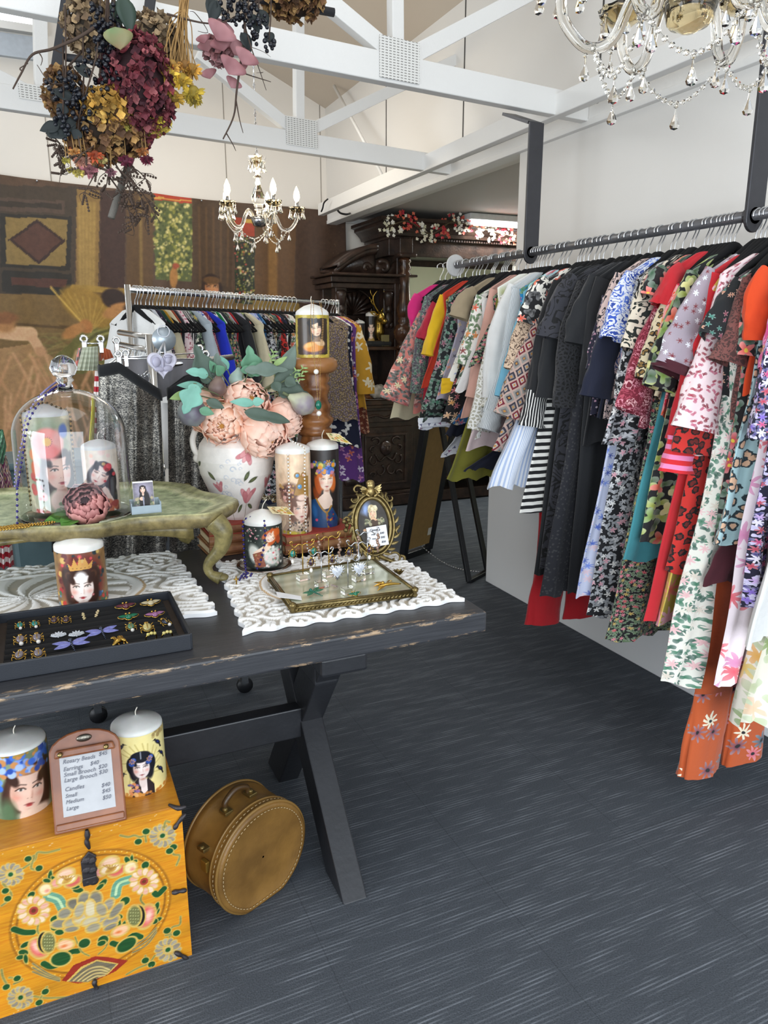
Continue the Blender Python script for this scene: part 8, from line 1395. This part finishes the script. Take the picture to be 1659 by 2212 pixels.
C2=at(1498,-60,Y=1.45); chandelier(C2,.29,6,False,'near crystal chandelier cut by the top right corner of the photo',a0=.35,dz=.85,chain=(C2[0],C2[1],3.31+(2.5-C2[0])/2.75*1.21))
# ================= HANGING LADDER AND DRIED FLOWERS
LY=2.62; lt=thing('hanging_ladder','dark wooden ladder hung near roof behind the dried flowers','ladder',at(140,60,Y=LY))
DKW=mat('dark_ladder_wood','#2b2c31',.6,bump=.001)
MB().beam(at(150,-40,Y=LY),at(118,172,Y=LY),.035,.03).build('side_rail',DKW,lt,False,bevel=.003); MB().beam(at(330,-40,Y=LY+.05),at(300,190,Y=LY+.05),.035,.03).build('side_rail',DKW,lt,False,bevel=.003)
for y in(67,124): MB().tube([at(140,y,Y=LY),at(310,y+18,Y=LY+.05)],.011,10).build('rung',DKW,lt)
DR=paintmat('dried_petal',.8,.2,60); BER=mat('dark_blue_berry','#161a26',.35,var=.4,vscale=60); TWG=mat('dry_twig','#4a3a30',.85); STR=mat('straw_stem','#b08a54',.8); DLF=mat('dark_dried_leaf','#232c2c',.7,var=.3)
bq=[thing('dried_flower_bunch','large hanging bunch of dried hydrangeas, dark berries and strawflowers at left',"dried flowers",at(230,60,Y=2.3)),thing('dried_flower_bunch','bundle of straw stems with yellow strawflower heads hanging in the middle','dried flowers',at(395,40,Y=2.3)),thing('dried_flower_bunch','hanging bunch of dusty pink leaves and dark berries right of the yellow strawflowers','dried flowers',at(510,20,Y=2.28))]
FY_=2.3; PXM=.00158
def fp(x,y,Y=FY_): return at(x,y,Y=Y)
def hyd(x,y,rx_,ry_,cols,seed,b=0,Y=FY_,nm='hydrangea_head'):
    r_=np.random.RandomState(seed); q=fp(x,y,Y); RX_,RZ_=rx_*PXM,ry_*PXM; mb=MB(); n=int(2.9*rx_*ry_/18)
    for i in range(n):
        v=r_.normal(size=3); v/=np.linalg.norm(v); p=q+v*[RX_,RX_*.85,RZ_]*r_.uniform(.8,1.02); cc_=hx(cols[r_.randint(len(cols))])*r_.uniform(.8,1.1); v=v+r_.normal(size=3)*.45; v/=np.linalg.norm(v); a=np.cross(v,(0,0,1.)); a/=max(np.linalg.norm(a),1e-3); b_=np.cross(v,a)
        for k in range(4): an=k*1.571+r_.rand()*.5; mb.leaf(p,a*math.cos(an)+b_*math.sin(an)+v*r_.uniform(.0,.9),v,.015,.014,-.25,.2,na=5,nb=3); mb.C[-1]=np.clip(np.ones_like(mb.C[-1])*cc_,0,1)
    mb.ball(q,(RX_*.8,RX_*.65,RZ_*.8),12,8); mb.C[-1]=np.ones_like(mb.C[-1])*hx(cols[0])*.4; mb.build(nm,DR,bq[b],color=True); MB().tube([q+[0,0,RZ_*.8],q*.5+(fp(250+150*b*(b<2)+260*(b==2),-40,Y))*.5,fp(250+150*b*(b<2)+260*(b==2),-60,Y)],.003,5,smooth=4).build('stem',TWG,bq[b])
BE=['#8a7458','#a08868','#6f5a44','#b59c78']; MA=['#6a2a34','#8a3c44','#4a1c26','#a05a5c','#7a3038']; BR=['#7a5636','#9a7446','#5e4028','#a98450']; OC_=['#b58a3a','#c9a050','#96702c']
hyd(200,60,44,46,BE,1); hyd(335,95,44,48,BE,2); hyd(298,185,58,80,MA,3,Y=2.24); hyd(228,288,68,40,BR,4,Y=2.27); hyd(232,238,38,32,OC_,5,Y=2.22); hyd(140,205,30,42,BR,6); hyd(632,5,56,26,BR,7,2); hyd(330,265,26,18,['#c9b04a','#d9c460','#a8923a'],8,Y=2.25); hyd(290,300,28,22,['#7a2f44','#94485a','#5c2032'],9); hyd(198,330,36,18,['#c98a4a','#b5623a','#d9b07a'],10,Y=2.3); hyd(470,110,24,20,['#c99a9c','#b58284'],11,2)
def berries(x,y,r,n,seed,b=0,Y=2.2):
    r_=np.random.RandomState(seed); q=fp(x,y,Y); mb=MB()
    for i in range(n): v=r_.normal(size=3); v/=np.linalg.norm(v); p=q+v*r*PXM*[1,.7,1.25]*r_.uniform(.5,1); mb.ball(p,.0062*r_.uniform(.8,1.2),7,5)
    mb.build('berry_cluster',BER,bq[b]); MB().tube([q,q+[.01,0,.08],q+[.02,.03,.2]],.002,4,smooth=4).build('berry_stem',TWG,bq[b])
for i,(x,y,r,n) in enumerate([(228,45,26,34),(232,105,22,30),(215,168,34,60),(140,193,28,44),(178,240,26,40),(135,265,20,28),(230,75,20,22)]): berries(x,y,r,n,20+i)
for i,(x,y,r,n) in enumerate([(495,20,22,30),(555,55,24,34),(535,20,26,36),(580,92,14,12)]): berries(x,y,r,n,40+i,2)
def dleaf(x0,y0,x1,y1,w,m,b=0,Y=2.2,nm='leaf',curl=.15): a=fp(x0,y0,Y); d=fp(x1,y1,Y)-a; mb=MB(); mb.leaf(a,d,(0.1,-1,.2),np.linalg.norm(d),w,curl,.12); mb.build(nm,m,bq[b],solid=.001)
GRL=mat('green_red_leaf','#6d8458',.6,second='#a5604a',vscale=7); GDK=mat('deep_green_leaf','#2c4034',.6)
dleaf(248,58,262,106,.075,GRL,Y=2.15); dleaf(262,-10,285,70,.05,GDK,Y=2.2); dleaf(246,0,262,55,.04,GDK,Y=2.22)
for q in((160,215,110,190),(165,265,110,265),(150,290,98,285),(130,270,85,280),(150,285,152,250),(200,165,160,140),(215,235,205,205),(185,250,220,262),(140,225,130,248),(120,300,105,275),(170,280,160,300)): dleaf(*q,.03,DLF)
for q in((455,-10,460,45),(470,0,455,50),(540,30,562,70),(560,20,580,60),(520,70,545,110),(575,70,590,95)): dleaf(*q,.035,DLF,2)
EUC=mat('dusty_pink_leaf','#a8787a',.6,second='#7a484c',vscale=9)
for i,(x,y,r) in enumerate([(470,70,26),(485,95,24),(508,105,22),(450,100,18),(495,145,24),(520,150,20),(500,180,15),(455,160,16),(525,125,22),(442,85,14),(478,60,18)]): dleaf(x+(-1)**i*r*.6,y-r*.7,x,y+r*.6,r*2*PXM,EUC,2,Y=2.18+.02*(i%4),nm='round_leaf')
def strawf(x,y,r,col,b,Y=2.22,up=True,seed=0):
    q=fp(x,y,Y); mb=MB(); r_=np.random.RandomState(seed+int(x)); c0=hx(col); 
    for i in range(46): v=r_.normal(size=3); v[2]=-abs(v[2])*.9+.25; v/=np.linalg.norm(v); mb.leaf(q+v*r*PXM*.35,v,(v[1],-v[0],.3),r*PXM*.8,r*PXM*.35,.1,.1,na=4,nb=3); mb.C[-1]=np.ones_like(mb.C[-1])*np.clip(c0*r_.uniform(.75,1.15),0,1)
    mb.ball(q,r*PXM*.6,8,6); mb.C[-1]=np.ones_like(mb.C[-1])*c0*.7; mb.build('strawflower',DR,bq[b],color=True); MB().tube([q,q+[r_.uniform(-.01,.01),0,.10],fp(398 if b==1 else x+6,20 if b==1 else y-70,Y)],.0014,4,smooth=4).build('straw_stem',STR,bq[b])
for x,y,r,c_ in((364,160,19,'#d9b84a'),(393,172,18,'#d2ae3c'),(358,196,18,'#c9aa40'),(376,208,17,'#b58f34'),(418,200,19,'#c4a83a'),(415,150,16,'#c9963c'),(372,140,14,'#d9a64a'),(420,215,13,'#a8923a'),(400,140,13,'#b5803a')): strawf(x,y,r,c_,1)
for x,y,r,c_ in((143,346,7,'#b5a84a'),(154,366,7,'#b8a84a'),(170,372,9,'#c4b25a'),(192,366,14,'#b5727a'),(206,335,13,'#c9603a'),(178,348,13,'#c98f7a'),(165,328,12,'#d9a05a'),(220,342,9,'#b8a86a'),(240,370,9,'#8a5a64'),(308,326,10,'#b5723c'),(317,343,11,'#6a1c34'),(272,345,12,'#7a2a44'),(268,275,12,'#d9cf6a'),(340,258,14,'#d2bc4a')): strawf(x,y,r,c_,0)
r_=np.random.RandomState(9); mb=MB()
for i in range(26): x=392+r_.uniform(-10,14); mb.tube([fp(398+r_.uniform(-14,14),-30,2.25),fp(x,60,2.22+r_.uniform(-.02,.02)),fp(x+r_.uniform(-28,28),150+r_.uniform(-10,40),2.24)],.0014,4,smooth=5)
mb.build('straw_bundle',STR,bq[1]); 
def twig(pts,b,r0=.0035,Y=2.2,nb=4,seed=0,L=40,bud=False):
    r_=np.random.RandomState(seed); P=spline([fp(x,y,Y+.02*math.sin(x)) for x,y in pts],6); mb=MB(); mb.tube(P,[r0,r0*.4],6)
    for k in range(nb): i=r_.randint(3,len(P)-1); v=r_.normal(size=3)*[1,.5,.6]; v[2]-=.5; v/=np.linalg.norm(v); e=P[i]+v*L*PXM*r_.uniform(.4,1); m_=(P[i]+e)/2+r_.normal(size=3)*.006; mb.tube([P[i],m_,e],[r0*.45,r0*.2],4,smooth=3); [mb.ball(P[i]+(e-P[i])*f,.0035,5,4) for f in np.linspace(.3,1,5)] if bud else None
    mb.build('twig',TWG,bq[b])
twig([(235,35),(180,75),(115,105),(70,118),(45,160),(28,192)],0,.0045,nb=5,seed=1,L=30); twig([(215,60),(206,130),(170,260),(175,330)],0,.003,seed=2); twig([(155,140),(160,170),(112,180),(80,140)],0,.002,nb=2,seed=3); twig([(220,250),(215,300),(180,330),(140,345),(128,395)],0,.002,seed=4,bud=True)
for i,(x,y,x2,y2) in enumerate([(230,330,225,420),(240,340,300,480),(250,360,345,480),(255,350,325,400),(215,340,180,420),(270,360,275,440),(235,380,290,500),(120,300,122,340),(128,320,132,380),(265,380,320,470)]): twig([(x,y),((x+x2)/2+8,(y+y2)/2-6),(x2,y2)],0,.0024,Y=2.24,nb=9,seed=30+i,L=34,bud=True)
twig([(600,-20),(535,20),(528,80),(512,190),(505,250),(482,300)],2,.0045,nb=5,seed=5,L=60); twig([(530,60),(545,110),(560,150),(575,195)],2,.002,nb=3,seed=6); twig([(360,30),(430,48),(470,50),(500,40)],2,.003,nb=3,seed=7)
m=MB(); m.tube([fp(240,470,2.3),fp(262,400,2.32),fp(285,335,2.34)],.010,7); m.build('thick_branch',mat('grey_bark','#6f6a62',.9,bump=.002),bq[0])
# black gap between two ceiling boards

# pole and wires that carry the ladder and the bunches
hpz=at(240,-62,Y=2.3)[2]; xa,xb=at(90,-62,Y=2.3)[0],at(720,-62,Y=2.3)[0]; roof=lambda x:3.31+(2.5-x)/2.75*1.21
pl=thing('hanging_pole','dark pole under the roof from which the dried flower bunches hang','pole',((xa+xb)/2,2.3,hpz)); MB().tube([(xa,2.3,hpz),(xb,2.3,hpz)],.012,10).build('pole',DKW,pl)
for x in(xa+.05,xb-.05): MB().tube([(x,2.3,hpz),(x,2.3,roof(x))],.0018,5).build('wire',SILVER,pl)
for px,dy in((150,0),(330,.05)): e=at(px,-40,Y=LY+dy); MB().tube([e,(e[0],e[1],roof(e[0]))],.0018,5).build('wire',SILVER,lt)
